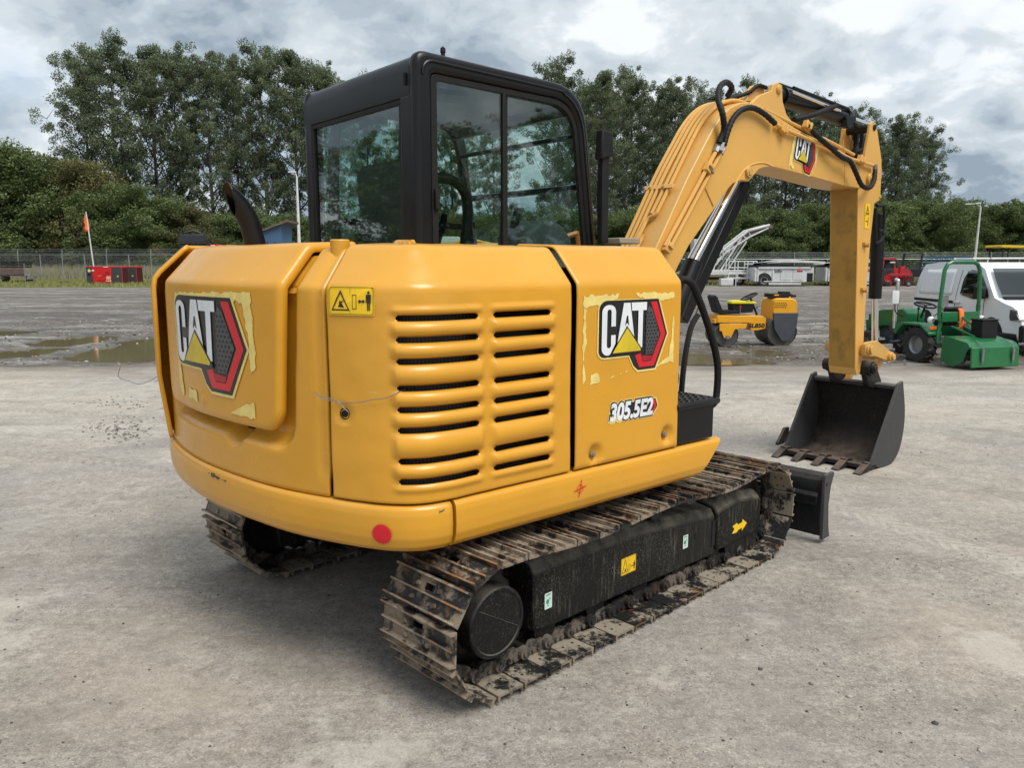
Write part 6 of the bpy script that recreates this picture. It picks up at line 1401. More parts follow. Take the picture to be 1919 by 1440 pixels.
# ---- ride-on roller
def build_roller():
    a, b = G(1361, 648), G(1466, 655); hd = math.radians(-4)
    c = (a + b) / 2; L = 1.06
    o = thing('road_roller', 'small orange ride-on drum roller with a grey drum cover and black seat', 'roller', (c.x - .03, c.y + .40, 0.0), math.radians(3), scale=.97)
    # local: x forward (towards the engine end), y left
    def drum(x, r, hw):
        m = MB(); m.revolve([(0, -hw + .03), (r * .35, -hw + .03), (r * .92, -hw + .02), (r * .97, -hw), (r, -hw + .015), (r, hw - .015), (r * .97, hw), (0, hw - .03)], (x, 0, r), 'y', 40); q = m.build('drum', 'drum_steel', o, angle=30); q.scale = (1, 1, 1 / .83); return q
    o.scale = (.97, .97, .97 * .83)
    drum(.58, .30, .36); drum(-.50, .235, .33)
    body_ = MB(); body_.prism([(.40, .40), (.39, .98), (.42, 1.10), (.48, 1.14), (.78, 1.13), (.85, 1.08), (.87, .98), (.86, .45), (.84, .40)], -.33, .33); e = body_.build('engine_cover', 'roller_yellow', o, 0.02)
    m = MB(); m.prism(round_poly([(.37, .80), (.86, .80), (.84, .46), (.69, .14), (.56, .14), (.41, .42)], [.01, .01, .06, .10, .10, .06], 5), -.41, -.345); m.build('drum_cover', 'roller_grey', o, 0.006)
    m = MB()
    for j in range(3):
        for i in range(6): m.cyl((.42 + i * .042 + (j % 2) * .02, -.334, .93 + j * .045), (.42 + i * .042 + (j % 2) * .02, -.3325, .93 + j * .045), .014, 6)
    m.build('vent_hole', 'void_black', e)
    m = MB(); m.box((.60, 0, 1.19), (.42, .36, .09)); m.box((.72, .0, 1.25), (.18, .2, .06)); m.cyl((.85, -.1, 1.18), (.92, -.1, 1.18), .03, 10); m.box((.50, -.182, 1.205), (.10, .01, .035)); m.build('engine_top', 'rubber', o, 0.01)
    MB().box((.50, -.188, 1.205), (.09, .006, .028)).build('engine_badge', 'roller_yellow', o)
    MB().cyl((.77, -.15, 1.12), (.77, -.15, 1.17), .035, 12).build('filler_cap', 'roller_yellow', o)
    m = MB(); m.prism([(-.68, .56), (-.68, .74), (.22, .72), (.29, .66), (.29, .42), (.12, .38), (.0, .38), (-.05, .56)], -.26, .26); ch = m.build('chassis', 'roller_yellow', o, 0.01)
    m = MB(); m.prism([(-.66, .38), (-.66, .55), (-.12, .55), (-.14, .44), (-.36, .42), (-.43, .22), (-.50, .18), (-.57, .22), (-.62, .38)], -.37, -.335); m.build('rear_yoke', 'roller_yellow', o, 0.006)
    m = MB(); m.cyl((-.50, -.372, .235), (-.50, -.392, .235), .05, 6); m.cyl((-.50, -.392, .235), (-.50, -.402, .235), .03, 12); m.build('hub_bolt', 'grey_steel', o)
    m = MB(); m.box((-.71, 0, .60), (.05, .5, .10)); m.build('rear_bumper', 'roller_yellow', o, 0.01)
    tv, tf = text_mesh('SL850', .135, .006, .12, .95); c0 = (.10, .49)
    lay([([(tv, tf)], 'print_black')], lambda a, b, l: (c0[0] + a, -.262 - l, c0[1] + b), 'lettering', ch, 1)
    m = MB(); m.prism(round_poly([(-.66, .80), (-.76, 1.16), (-.72, 1.22), (-.67, 1.16), (-.56, .86), (-.22, .84), (-.20, .77), (-.60, .76)], .03, 4), -.20, .20); m.build('seat', 'rubber', o, 0.03, seg=3)
    m = MB(); m.prism([(-.34, .84), (-.36, 1.02), (.10, 1.02), (.07, .80), (-.2, .78)], -.12, .16); m.build('tool_box', 'rubber', o, 0.01)
    m = MB(); m.prism([(-.38, 1.0), (-.36, 1.06), (-.20, 1.075), (.12, 1.05), (.13, 1.0)], -.14, .18); m.build('tool_box_lid', 'toolbox_yellow', o, 0.012)
    m = MB(); m.tube([(.20, 0, .72), (.05, 0, 1.13)], .022, 8); m.tube([(.14, 0, .86), (.20, -.03, .92)], .012, 6); m.build('steering_column', 'rubber', o)
    m = MB(); R = Matrix.Rotation(-.55, 3, 'Y'); ctr = Vector((.02, 0, 1.16)); pts = [ctr + R @ Vector((.17 * math.cos(t), .17 * math.sin(t), 0)) for t in np.linspace(0, 2 * PI, 25)[:-1]]
    m.tube(pts, .018, 8, closed=True)
    for t in (0, 2.1, 4.2): m.tube([ctr, ctr + R @ Vector((.17 * math.cos(t), .17 * math.sin(t), 0))], .012, 6)
    m.build('steering_wheel', 'rubber', o)
    m = MB(); m.tube([(-.22, -.22, .70), (-.22, -.22, .92)], .008, 6); m.build('lever', 'grey_steel', o); m = MB(); m.cyl((-.22, -.22, .92), (-.22, -.22, .97), .014, 8); m.build('lever_knob', 'genset_red', o)
build_roller()

# ---- small green tractor with rotary tiller
def build_tractor():
    o = thing('green_tractor', 'small green tractor with roll bar, upright exhaust and rear tiller before the white van', 'tractor', (6.92, 12.50, -.01), math.radians(105), scale=.96)
    g = 'tractor_green'
    for s in (1, -1):
        w = wheel(o, (0, s * .44, .305), .300, .20, .150, 'grey_steel', 'tyre_dirty', 16); wheel(o, (1.30, s * .38, .215), .210, .14, .10, 'grey_steel', 'tyre_dirty', 14)
    m = MB(); m.prism(round_poly([(.62, .52), (.60, .78), (.72, .86), (1.25, .82), (1.50, .74), (1.58, .66), (1.58, .44), (1.40, .42), (1.2, .52)], .04, 4), -.19, .19); h = m.build('bonnet', g, o, 0.025)
    m = MB(); m.prism([(1.52, .40), (1.60, .42), (1.62, .60), (1.54, .62)], -.20, .20); m.build('front_guard', g, o, 0.01); MB().box((1.595, 0, .66), (.03, .30, .10)).build('grille', 'rubber', o, 0.005)
    m = MB(); m.box((.95, 0, .42), (.80, .22, .24)); m.box((.45, 0, .38), (.6, .26, .26)); m.cyl((.9, .12, .50), (.9, .22, .50), .08, 14); m.box((1.0, .15, .36), (.2, .10, .16)); m.tube([(1.2, .14, .6), (1.0, .18, .55), (.8, .16, .40)], .02, 6); m.cyl((1.3, -.36, .215), (1.3, .36, .215), .04, 8); m.cyl((0, -.4, .305), (0, .4, .305), .07, 10); m.build('engine', 'engine_grey', o, 0.01)
    for s in (1, -1):
        m = MB(); m.prism([(.50, .48), (.44, .60), (.30, .66), (-.10, .66), (-.30, .52), (-.30, .48), (-.10, .62), (.26, .62), (.36, .55), (.44, .44)], s * .30, s * .56); m.prism([(.42, .40), (.40, .62), (-.22, .62), (-.28, .44)], s * .29, s * .31); m.build('fender', g, o, 0.008)
        m = MB(); m.revolve([(0, .02), (.03, .018), (.055, 0), (.06, -.03), (.03, -.07)], (-.24, s * .50, .73), 'x', 18); m.build('work_lamp', 'lamp_white', o); MB().box((-.29, s * .48, .60), (.02, .14, .05)).build('tail_lamp', 'lamp_amber', o, 0.005)
    m = MB(); m.prism([(-.12, .62), (-.22, .92), (-.17, .94), (-.07, .72), (.22, .70), (.22, .62)], -.17, .17); m.build('seat', 'rubber', o, 0.02)
    m = MB(); ring = [(-.30, -.38, .35), (-.30, -.38, .55), (-.30, -.34, .68), (-.30, -.38, .78), (-.30, -.385, 1.02), (-.30, -.35, 1.52), (-.30, -.30, 1.62), (-.30, -.22, 1.655), (-.30, .22, 1.655), (-.30, .30, 1.62), (-.30, .35, 1.52), (-.30, .385, 1.02), (-.30, .38, .78), (-.30, .34, .68), (-.30, .38, .55), (-.30, .38, .35)]
    m.tube(ring, .032, 10); m.build('roll_bar', g, o)
    for s in (1, -1):
        m = MB(); m.box((-.30, s * .383, .93), (.07, .03, .10)); m.cyl((-.34, s * .385, .95), (-.26, s * .385, .95), .016, 8); m.build('roll_bar_hinge', g, o, 0.004)
    m = MB(); m.prism([(-.36, .70), (-.36, .86), (-.32, .86), (-.32, .70)], -.37, .37); m.build('rear_plate', g, o, 0.006)
    m = MB(); m.tube([(0.880, .19, .50), (0.880, .19, .62)], .045, 12); m.tube([(0.880, .19, .62), (0.880, .19, .98)], .052, 14); m.tube([(0.880, .19, .98), (0.880, .19, 1.02)], .065, 14); m.tube(spline([(0.880, .19, 1.02), (0.880, .19, 1.30), (0.895, .19, 1.345), (0.940, .19, 1.355)], 6), .032, 12); m.build('exhaust_stack', 'chrome', o)
    m = MB(); m.tube(spline([(.70, .2, .72), (.72, .34, .80), (.72, .36, .96)], 5), .008, 6); m.build('mirror_arm', 'rubber', o); m = MB(); m.prism(round_poly([(.30, .94), (.44, .94), (.44, 1.17), (.30, 1.17)], .03, 4), .70, .715, 'x'); m.build('mirror', 'lamp_white', o, 0.005)
    m = MB(); m.tube(spline([(.50, -.22, .70), (.48, -.42, .84), (.48, -.44, .90)], 5), .008, 6); m.build('mirror_arm', 'rubber', o); m = MB(); m.prism(round_poly([(-.52, .86), (-.38, .86), (-.38, 1.10), (-.52, 1.10)], .03, 4), .46, .475, 'x'); m.build('mirror', 'grey_steel', o, 0.005)
    m = MB(); c = Vector((.42, 0, .93)); R = Matrix.Rotation(-.25, 3, 'Y'); m.tube([c + R @ Vector((.17 * math.cos(t), .17 * math.sin(t), 0)) for t in np.linspace(0, 2 * PI, 25)[:-1]], .016, 8, closed=True)
    for t in (.5, 2.6, 4.7): m.tube([c, c + R @ Vector((.17 * math.cos(t), .17 * math.sin(t), 0))], .011, 6)
    m.tube([c, c + Vector((.08, 0, -.22))], .018, 6); m.build('steering_wheel', 'rubber', o)
    # tiller
    m = MB(); m.prism([(-.55, .22), (-.58, .46), (-.62, .50), (-1.02, .44), (-1.12, .36), (-1.10, .34), (-.98, .40), (-.64, .44)], -.38, .52); t = m.build('tiller', g, o, 0.006)
    m = MB(); m.prism([(-1.10, .375), (-1.13, .36), (-1.15, .06), (-1.12, .05)], -.38, .52); m.build('tiller_flap', g, t, 0.004)
    for y in (.52, -.38):
        m = MB(); m.prism([(-.55, .10), (-.56, .47), (-.66, .50), (-1.06, .42), (-1.10, .36), (-1.04, .30), (-.98, .12), (-.80, .03)], y - .01, y + .01); m.build('side_plate', g, t, 0.003)
    for y in (.34, -.24):
        m = MB(); m.tube([(-1.02, y, .46), (-1.15, y, .40), (-1.17, y, .12)], .008, 6); m.cyl((-1.165, y, .16), (-1.168, y, .34), .020, 8); m.build('flap_spring', 'grey_steel', t)
    m = MB()
    for i in range(9):
        a = i * 1.9; y = -.34 + i * .10; m.tube([(-.80, y, .20), (-.80 + .14 * math.cos(a), y, .20 + .14 * math.sin(a)), (-.80 + .17 * math.cos(a + .3), y + .04, .20 + .17 * math.sin(a + .3))], .012, 5)
    m.cyl((-.80, -.38, .20), (-.80, .52, .20), .035, 10); m.build('tiller_tine', 'gunk', t)
    m = MB(); m.tube([(-.30, .12, .62), (-.72, .05, .48)], .022, 6); m.tube([(-.30, -.12, .62), (-.72, -.05, .48)], .022, 6); m.tube([(-.32, 0, .80), (-.60, 0, .66), (-.80, 0, .48)], .020, 6); m.tube([(-.2, .3, .3), (-.62, .34, .30)], .022, 6); m.tube([(-.2, -.3, .3), (-.62, -.34, .30)], .022, 6); m.build('hitch', g, o)
    m = MB(); m.box((-.72, -.10, .60), (.22, .30, .28)); m.box((-.72, -.10, .755), (.24, .32, .03)); m.build('battery_box', 'rubber', o, 0.012)
    m = MB(); V = []
    pts = [(-.34, .02, .92), (-.375, .02, .88), (-.385, .01, .74), (-.40, .03, .58), (-.46, .0, .50)]; n = len(pts)
    V = [(x, y + s * .045 * (1 if i < 3 else .7), z) for i, (x, y, z) in enumerate(pts) for s in (-1, 1)]; m.add(V, [(2 * i, 2 * i + 1, 2 * i + 3, 2 * i + 2) for i in range(n - 1)])
    m.tube(spline([(-.38, .05, .60), (-.50, -.05, .70), (-.60, -.02, .62), (-.66, -.15, .58)], 5), .022, 6); so = m.build('orange_strap', 'orange_strap', o); sd = so.modifiers.new('thickness', 'SOLIDIFY'); sd.thickness = .008
    m = MB(); m.tube([(.35, .20, .6), (.33, .22, .86)], .010, 6); m.cyl((.33, .22, .86), (.325, .22, .90), .018, 8); m.build('lever', 'rubber', o)
build_tractor()

# ---- white van
def build_van():
    o = thing('white_van', 'white panel van parked behind the green tractor at the right edge', 'van', (9.19, 14.72, -.02), math.radians(-93), scale=0.87)
    # local: x forward, y left; length 4.4 height 1.85
    P = round_poly([(-2.18, .30), (-2.20, .85), (-2.10, 1.45), (-1.92, 1.80), (-1.2, 1.85), (.35, 1.84), (.75, 1.70), (1.38, 1.14), (2.00, .98), (2.17, .80), (2.22, .50), (2.20, .28)], [.05, .10, .3, .16, .3, .25, .2, .15, .2, .1, .1, .05], 5)
    half = .90; bm = bmesh.new(); V0 = [bm.verts.new((a, 0, b)) for a, b in P]; bm.faces.new(V0)
    for z in (.30, .45, .70, .95, 1.05, 1.2, 1.35, 1.5, 1.65, 1.78): bmesh.ops.bisect_plane(bm, geom=bm.verts[:] + bm.edges[:] + bm.faces[:], plane_co=(0, 0, z), plane_no=(0, 0, 1))
    for x in np.arange(-2.1, 2.2, .15): bmesh.ops.bisect_plane(bm, geom=bm.verts[:] + bm.edges[:] + bm.faces[:], plane_co=(x, 0, 0), plane_no=(1, 0, 0))
    ext = bmesh.ops.extrude_face_region(bm, geom=bm.faces[:]); vs = [v for v in ext['geom'] if isinstance(v, bmesh.types.BMVert)]
    for v in bm.verts: v.co.y = -half
    for v in vs: v.co.y = half
    def hw(x, z):
        t = max(0, (z - 1.0)) / .85; h = half - .16 * t ** 1.3 - .03 * max(0, (.45 - z)) / .2
        f = max(0, x - 1.5) / .7; r = max(0, -x - 1.95) / .25; return h - .12 * f ** 2 - .05 * r ** 2
    for v in bm.verts: v.co.y = math.copysign(hw(v.co.x, v.co.z), v.co.y)
    bmesh.ops.recalc_face_normals(bm, faces=bm.faces); me = bpy.data.meshes.new('body'); bm.to_mesh(me); bm.free(); me.materials.append(MATS['van_white'])
    bd = link('body', me, o, 0.035, 50, 3)
    def side(poly, s, name, mat, off=.012, th=.004, parent=None):
        m = MB(); bm = bmesh.new(); bm.faces.new([bm.verts.new((a, 0, b)) for a, b in poly])
        for z in np.arange(.2, 1.85, .1): bmesh.ops.bisect_plane(bm, geom=bm.verts[:] + bm.edges[:] + bm.faces[:], plane_co=(0, 0, z), plane_no=(0, 0, 1))
        for x in np.arange(-2.1, 2.2, .15): bmesh.ops.bisect_plane(bm, geom=bm.verts[:] + bm.edges[:] + bm.faces[:], plane_co=(x, 0, 0), plane_no=(1, 0, 0))
        bm.verts.index_update(); m.add([(v.co.x, s * (hw(v.co.x, v.co.z) + off), v.co.z) for v in bm.verts], [tuple(v.index for v in f.verts) for f in bm.faces]); bm.free()
        q = m.build(name, mat, parent or o, fix=False)
        if th: sd = q.modifiers.new('thickness', 'SOLIDIFY'); sd.thickness = th; sd.offset = -1
        return q
    for s in (-1, 1):
        side(round_poly([(.05, 1.16), (.05, 1.50), (.18, 1.70), (.62, 1.66), (1.08, 1.30), (1.20, 1.13), (.6, 1.08)], .04, 3), s, 'side_window', 'clear_glass', .010)
        side(round_poly([(-1.85, 1.12), (-1.80, 1.55), (-1.68, 1.68), (-.35, 1.70), (-.30, 1.14)], .08, 4), s, 'pressed_panel', 'van_white', .010)
        side([(-2.05, .955), (-2.05, 1.015), (-.05, 1.015), (-.05, .955)], s, 'rub_strip', 'rubber', .012)
        side([(-2.15, .30), (-2.15, .48), (2.1, .48), (2.15, .30)], s, 'sill_trim', 'rubber', .006)
        side([(-.12, .50), (-.12, 1.68), (-.105, 1.68), (-.105, .50)], s, 'door_gap', 'void_black', .003, .001)
        side([(1.03, .50), (1.03, 1.10), (1.045, 1.10), (1.045, .50)], s, 'door_gap', 'void_black', .003, .001)
        side([(-.10, .96), (-.10, 1.02), (.12, 1.02), (.12, .96)], s, 'door_handle', 'van_white', .03, .02)
        side(arc(1.38, .36, .40, 0, 180, 20), s, 'wheel_arch', 'rubber', .004, .002); side(arc(-1.40, .36, .40, 0, 180, 20), s, 'wheel_arch', 'rubber', .004, .002)
        wheel(o, (1.38, s * .80, .33), .325, .22, .20, 'grey_steel', 'tyre_dirty'); wheel(o, (-1.40, s * .80, .33), .325, .22, .20, 'grey_steel', 'tyre_dirty')
        m = MB(); m.prism(round_poly([(.95, 1.10), (1.0, 1.36), (1.14, 1.34), (1.16, 1.12)], .04, 3), s * .93, s * 1.10); m.build('mirror', 'rubber', o, 0.03)
        m = MB(); y = s * .78; m.prism(round_poly([(1.92, .72), (1.82, .95), (2.08, .92), (2.20, .76)], .03, 3), s * .60, s * .86); m.build('headlight', 'clear_glass', o, 0.02)
        m = MB(); m.prism(round_poly([(1.90, .70), (1.80, .97), (2.10, .94), (2.215, .74)], .03, 3), s * .59, s * .84); m.build('headlight_housing', 'lamp_white', o, 0.01)
    V = []; F = []; q = [(.80, 1.685), (1.08, 1.42), (1.40, 1.165)]; m = MB()
    nx, nz = .70, .72
    m.add([(x + .05 * nx, s * (hw(x, z) - .10), z + .05 * nz) for x, z in q for s in (-1, 1)], [(0, 1, 3, 2), (2, 3, 5, 4)]); m.build('windscreen', 'clear_glass', o, fix=False)
    m = MB(); m.box((1.46, 0, 1.14), (.12, 1.5, .03), rot=Matrix.Rotation(.3, 3, 'Y')); m.build('cowl', 'rubber', o, 0.005)
    m = MB(); m.prism([(2.15, .32), (2.26, .34), (2.26, .62), (2.20, .66), (2.12, .62)], -.80, .80); m.build('front_bumper', 'rubber', o, 0.02)
    m = MB(); m.box((2.20, 0, .78), (.06, 1.0, .10)); m.build('grille', 'rubber', o, 0.01)
    m = MB(); m.tube([(-.10, -.2, 1.84), (-.22, -.2, 2.02)], .008, 6); m.build('aerial', 'rubber', o)
    for y in (-.62, .62): m = MB(); m.tube([(-1.7, y, 1.88), (-.2, y, 1.885)], .018, 6); m.build('roof_rail', 'rubber', o)
build_van()

# ---- far machines by the fence
def place(px, Y, rz, *a, **k): p = AT(px, 494, Y); return thing(*a, loc=(p.x, Y, 0.0), rz=rz, **k)
def rails(m, pts, r=.03): m.tube(pts, r, 5)
def loader(px, Y, label, L=4.6, mirror=False):
    o = place(px, Y, 0.0, 'cargo_loader', label, 'cargo loader', group=None); w = 'white_machine'
    m = MB(); m.box((0, 0, .84), (L * .92, 1.8, .98)); bd = m.build('body', w, o, 0.03)
    for k in (-.02, .17): MB().box((L * k + .25, -.915, .80), (L * .17, .03, .74)).build('access_panel', w, o, 0.02)
    for c_, d_ in (((-L * .36, 0, .75), (.10, 1.7, .95)), ((-L * .42, 0, .9), (.08, 1.6, .9)), ((-L * .30, .3, .70), (.5, 1.0, .5)), ((L * .38, 0, .6), (.5, 1.4, .5))): MB().box(c_, d_).build('support', w, o, 0.02)
    m = MB(); m.box((0, 0, 1.40), (L * .86, 2.0, .10)); m.box((-L * .1, 0, 1.47), (L * .5, 1.6, .12)); m.build('scissor_lift', 'dark_machine', o, 0.01)
    m = MB(); m.prism([(-L * .48, 1.50), (-L * .02, 1.86), (L * .12, 1.86), (L * .62, 1.72), (L * .62, 1.62), (0, 1.66), (-L * .48, 1.58)], -1.0, 1.0); m.build('platform', w, o, 0.02)
    m = MB(); m.box((0, -.96, 1.30), (L * .80, .08, .14)); m.build('side_rail', w, o, 0.01)
    MB().cyl((-L * .30, -.86, .42), (-L * .30, -.912, .42), .52, 28).build('wheel_arch', 'void_black', o); wheel(o, (-L * .30, -.82, .42), .42, .26, .24, 'white_machine', 'tyre_dirty'); MB().box((L * .40, -.905, .62), (.42, .02, .62)).build('side_opening', 'void_black', o)
    for k in (-.44, -.40, -.17): MB().box((L * k, -.93, .80), (.10, .06, .95)).build('side_post', w, o, 0.01)
    m = MB(); m.box((L * .02, -.93, .34), (L * .66, .10, .06)); m.box((L * .02, -.85, .18), (L * .5, .2, .16)); m.build('step', w, o, 0.01)
    tv, tf = text_mesh('FedEx', .30, .004, 0, .9)
    lay([([(tv, tf)], 'print_grey')], lambda a, b, l: (-L * .10 + a, -.935 - l, 1.06 + b), 'lettering', bd, 9)
    lay([([[(-.2, -.06), (.2, -.06), (.2, .06), (-.2, .06)]], 'print_red')], lambda a, b, l: (L * .24 + a, -.935 - l, 1.06 + b), 'red_mark', bd, 9)
    return o
loader(1462, 56.5, 'white airport cargo loader with flat platform left of the excavator stick')
loader(1592, 57.5, 'white airport cargo loader partly hidden behind the excavator stick')
def belt_loader():
    o = place(1345, 58, 0.0, 'belt_loader', 'white airport belt loader with its conveyor raised above the parked machines', 'belt loader'); w = 'white_machine'
    m = MB(); m.box((0, 0, .95), (4.4, 1.6, .35)); m.box((-1.2, 0, 1.25), (1.6, 1.5, .4)); m.build('chassis', w, o, 0.03)
    m = MB(); m.box((-1.5, -.1, 2.7), (.9, 1.2, 1.3)); m.build('cab', w, o, 0.05); MB().box((-1.45, -.72, 2.85), (.7, .02, .7)).build('window', 'clear_glass', o)
    m = MB()
    for y in (-.5, .5):
        m.tube([(-1.4, y, 1.2), (.55, y, 2.8), (2.0, y, 3.95), (3.5, y, 4.35)], .10, 6); m.tube([(-1.2, y, .95), (.55, y, 2.45), (2.1, y, 3.5), (3.45, y, 4.15)], .06, 6)
        for k in range(9): t = k / 8; m.tube([(-1.4 + 3.4 * t, y, 1.2 + 2.75 * t), (-1.2 + 3.4 * min(1, t + .06), y, .95 + 2.55 * min(1, t + .06))], .04, 4)
        m.tube([(-.6, y, 1.1), (.9, y, 3.0)], .07, 6); m.tube([(.1, y, 1.1), (1.5, y, 3.4)], .07, 6); m.tube([(.6, y, 1.1), (1.9, y, 3.2)], .05, 6)
    m.build('conveyor_frame', w, o); m = MB(); m.prism([(-1.3, 1.12), (.6, 2.68), (2.05, 3.85), (3.5, 4.25), (3.5, 4.15), (2.1, 3.7), (.7, 2.5), (-1.2, .98)], -.42, .42); m.build('conveyor_belt', 'old_wood', o)
    m = MB(); m.cyl((3.55, -.5, 4.28), (3.55, .5, 4.28), .16, 12); m.box((3.7, 0, 4.22), (.3, .5, .14)); m.build('belt_roller', 'old_wood', o)
    m = MB()
    for x in (-.8, -.3, .2): m.tube([(x, -.6, 2.2), (x, -.6, 3.1)], .04, 4)
    m.tube([(-.8, -.6, 3.1), (.2, -.6, 3.1)], .04, 4); m.tube([(-.8, -.6, 2.7), (.2, -.6, 2.7)], .04, 4); m.build('guard_rail', w, o)
    wheel(o, (-1.6, -.7, .42), .42, .28, .22, 'white_machine', 'tyre_dirty'); wheel(o, (1.4, -.7, .42), .42, .28, .22, 'white_machine', 'tyre_dirty')
belt_loader()
o = place(1392, 57, 0, 'access_stand', 'white railed steel access stand between the belt loader and cargo loader', 'stand')
m = MB()
for x in (-1.1, -.45, .25, .9):
    m.tube([(x, -.4, .3), (x, -.4, 1.75)], .045, 5); m.tube([(x, .4, .3), (x, .4, 1.75)], .045, 5)
for z in (.9, 1.3, 1.75): m.tube([(-1.1, -.4, z), (.9, -.4, z)], .035, 5)
m.build('guard_rail', 'white_machine', o); MB().box((-.1, 0, .55), (2.3, .9, .12)).build('deck', 'white_machine', o, 0.01)
o = place(1362, 56, 0, 'white_crate', 'low white steel box on the grass below the belt loader', 'box'); MB().box((0, 0, .30), (.9, .6, .5)).build('box', 'white_machine', o, 0.04); m = MB(); m.tube([(.7, 0, .0), (.7, 0, 1.1)], .04, 5); m.box((0, 0, .04), (.7, .4, .06)); m.build('stand', 'white_machine', o)
o = place(1345, 60, 0, 'steel_beam', 'long rusty steel beam lying on the grass by the white stand', 'beam'); m = MB(); m.box((0, 0, .38), (6.4, .3, .05)); m.box((0, 0, .58), (6.4, .3, .05)); m.box((0, 0, .48), (6.4, .06, .2)); m.box((-2.4, 0, .18), (.4, .6, .34)); m.box((2.2, 0, .18), (.4, .6, .34)); m.build('beam', 'beam_rust', o)
o = place(1318, 58, 0, 'timber_stack', 'brown timber blocks piled on the grass behind the grab rail', 'timber'); m = MB(); m.box((0, 0, .12), (1.3, .5, .22)); m.build('timber', 'old_wood', o); MB().box((-.1, 0, .34), (.9, .4, .18)).build('timber', 'old_wood', o)
def red_tractor(px, Y, label, cm, rz, sc=1.0):
    o = place(px, Y, rz, 'farm_tractor', label, 'tractor', scale=sc)
    for s in (-1, 1): wheel(o, (-.9, s * .8, .75), .75, .42, .38, cm, 'tyre_dirty', 14); wheel(o, (1.3, s * .75, .48), .48, .3, .25, cm, 'tyre_dirty', 12)
    m = MB(); m.prism(round_poly([(-.1, .7), (-.1, 1.45), (.4, 1.5), (1.7, 1.35), (1.85, 1.2), (1.85, .7)], .08, 3), -.35, .35); m.build('bonnet', cm, o, 0.05)
    m = MB()
    for x, y in ((-1.2, -.6), (-1.2, .6), (0, -.55), (0, .55)): m.tube([(x, y, 1.2), (x * .9, y * .92, 2.2)], .05, 6)
    m.build('cab_frame', cm, o); MB().box((-.58, 0, 2.25), (1.4, 1.25, .14)).build('cab_roof', cm, o, 0.05); MB().box((-.6, 0, 1.75), (1.05, 1.0, .8)).build('cab_window', 'clear_glass', o)
    m = MB(); m.box((-.6, 0, 1.1), (1.2, 1.3, .3)); m.box((.7, .0, .6), (1.6, .4, .4)); m.build('chassis', cm, o, 0.05); MB().cyl((.9, .25, 1.4), (.9, .25, 2.1), .04, 8).build('exhaust_stack', 'dark_machine', o)
    return o
red_tractor(1668, 57, 'red farm tractor parked by the fence right of the excavator stick', 'red_machine', .25, .85)
o = place(1688, 55, 0, 'red_implement', 'red tined farm implement standing beside the red tractor', 'implement'); m = MB()
for i in range(5): m.tube([(-.6 + i * .3, 0, .1), (-.6 + i * .3, .1, .8)], .05, 5)
m.box((0, 0, .82), (1.5, .4, .18)); m.box((0, .2, .5), (1.3, .2, .12)); m.box((.1, 0, 1.15), (.3, .3, .5)); m.build('frame', 'red_machine', o, 0.01); wheel(o, (-.2, -.3, .25), .25, .12, .12, 'grey_steel', 'tyre_dirty'); wheel(o, (.5, -.3, .25), .25, .12, .12, 'grey_steel', 'tyre_dirty')
def telehandler():
    o = place(1722, 58, -.5, 'telehandler', 'dark machine with an open cab parked between the red tractor and the van', 'telehandler')
    for s in (-1, 1): wheel(o, (-.9, s * .8, .62), .62, .42, .3, 'dark_machine', 'tyre_dirty'); wheel(o, (1.1, s * .8, .62), .62, .42, .3, 'dark_machine', 'tyre_dirty')
    m = MB(); m.box((0, 0, .95), (2.6, 1.3, .6)); m.box((1.2, 0, 1.35), (.9, 1.2, .4)); m.build('body', 'dark_machine', o, 0.08)
    m = MB(); 
    for x, y in ((-1.1, -.6), (-1.1, .6), (.1, -.6), (.1, .6)): m.tube([(x, y, 1.2), (x + .1, y * .95, 2.3)], .06, 6)
    m.box((-.45, 0, 2.33), (1.4, 1.3, .10)); m.build('cab_frame', 'dark_machine', o); MB().box((.12, 0, 1.8), (.04, 1.0, .7)).build('window', 'clear_glass', o)
telehandler()
o = place(1773, 60, 0, 'blue_cage', 'blue steel mesh cage trailer showing above the van roof', 'trailer'); m = MB()
for i in range(9):
    for y in (-.8, .8): m.tube([(-1.5 + i * .375, y, .8), (-1.5 + i * .375, y, 2.1)], .03, 4)
for z in (.85, 1.3, 1.7, 2.1):
    for y in (-.8, .8): m.tube([(-1.5, y, z), (1.5, y, z)], .03, 4)
m.build('cage', 'blue_frame', o); MB().box((0, 0, .75), (3.1, 1.7, .12)).build('deck', 'blue_frame', o); [wheel(o, (x, -.85, .35), .35, .2, .2, 'grey_steel', 'tyre_dirty') for x in (-.4, .4)]
o = place(1900, 40, 0, 'canopy_tractor', 'tractor with a yellow canopy roof standing behind the white van', 'tractor')
MB().prism(round_poly([(-1.15, 2.38), (-1.1, 2.50), (1.2, 2.44), (1.3, 2.36), (1.2, 2.34)], .03, 3), -.7, .7).build('canopy', 'canopy_yellow', o, 0.02); m = MB()
for x, y in ((-.95, -.55), (-.95, .55), (.9, -.55), (.9, .55), (0, .55)): m.tube([(x, y, .9), (x, y, 2.4)], .035, 5)
m.build('canopy_post', 'dark_machine', o); MB().box((0, 0, 1.2), (2.2, 1.0, .7)).build('body', 'dark_machine', o, 0.1); [wheel(o, (x, -.6, .6), .6, .35, .3, 'grey_steel', 'tyre_dirty') for x in (-.9, .9)]
o = place(1895, 34, 0, 'white_pickup', 'white pickup with a pale ladder rack just above the van roof', 'pickup')
m = MB(); m.prism(round_poly([(-2.2, .4), (-2.2, 1.0), (-.4, 1.05), (-.1, 1.55), (.9, 1.55), (1.3, 1.05), (2.2, .95), (2.2, .4)], .08, 4), -.8, .8); m.build('body', 'van_white', o, 0.03); m = MB()
for y in (-.7, .7): m.tube([(-2.1, y, 1.78), (.9, y, 1.80)], .045, 6)
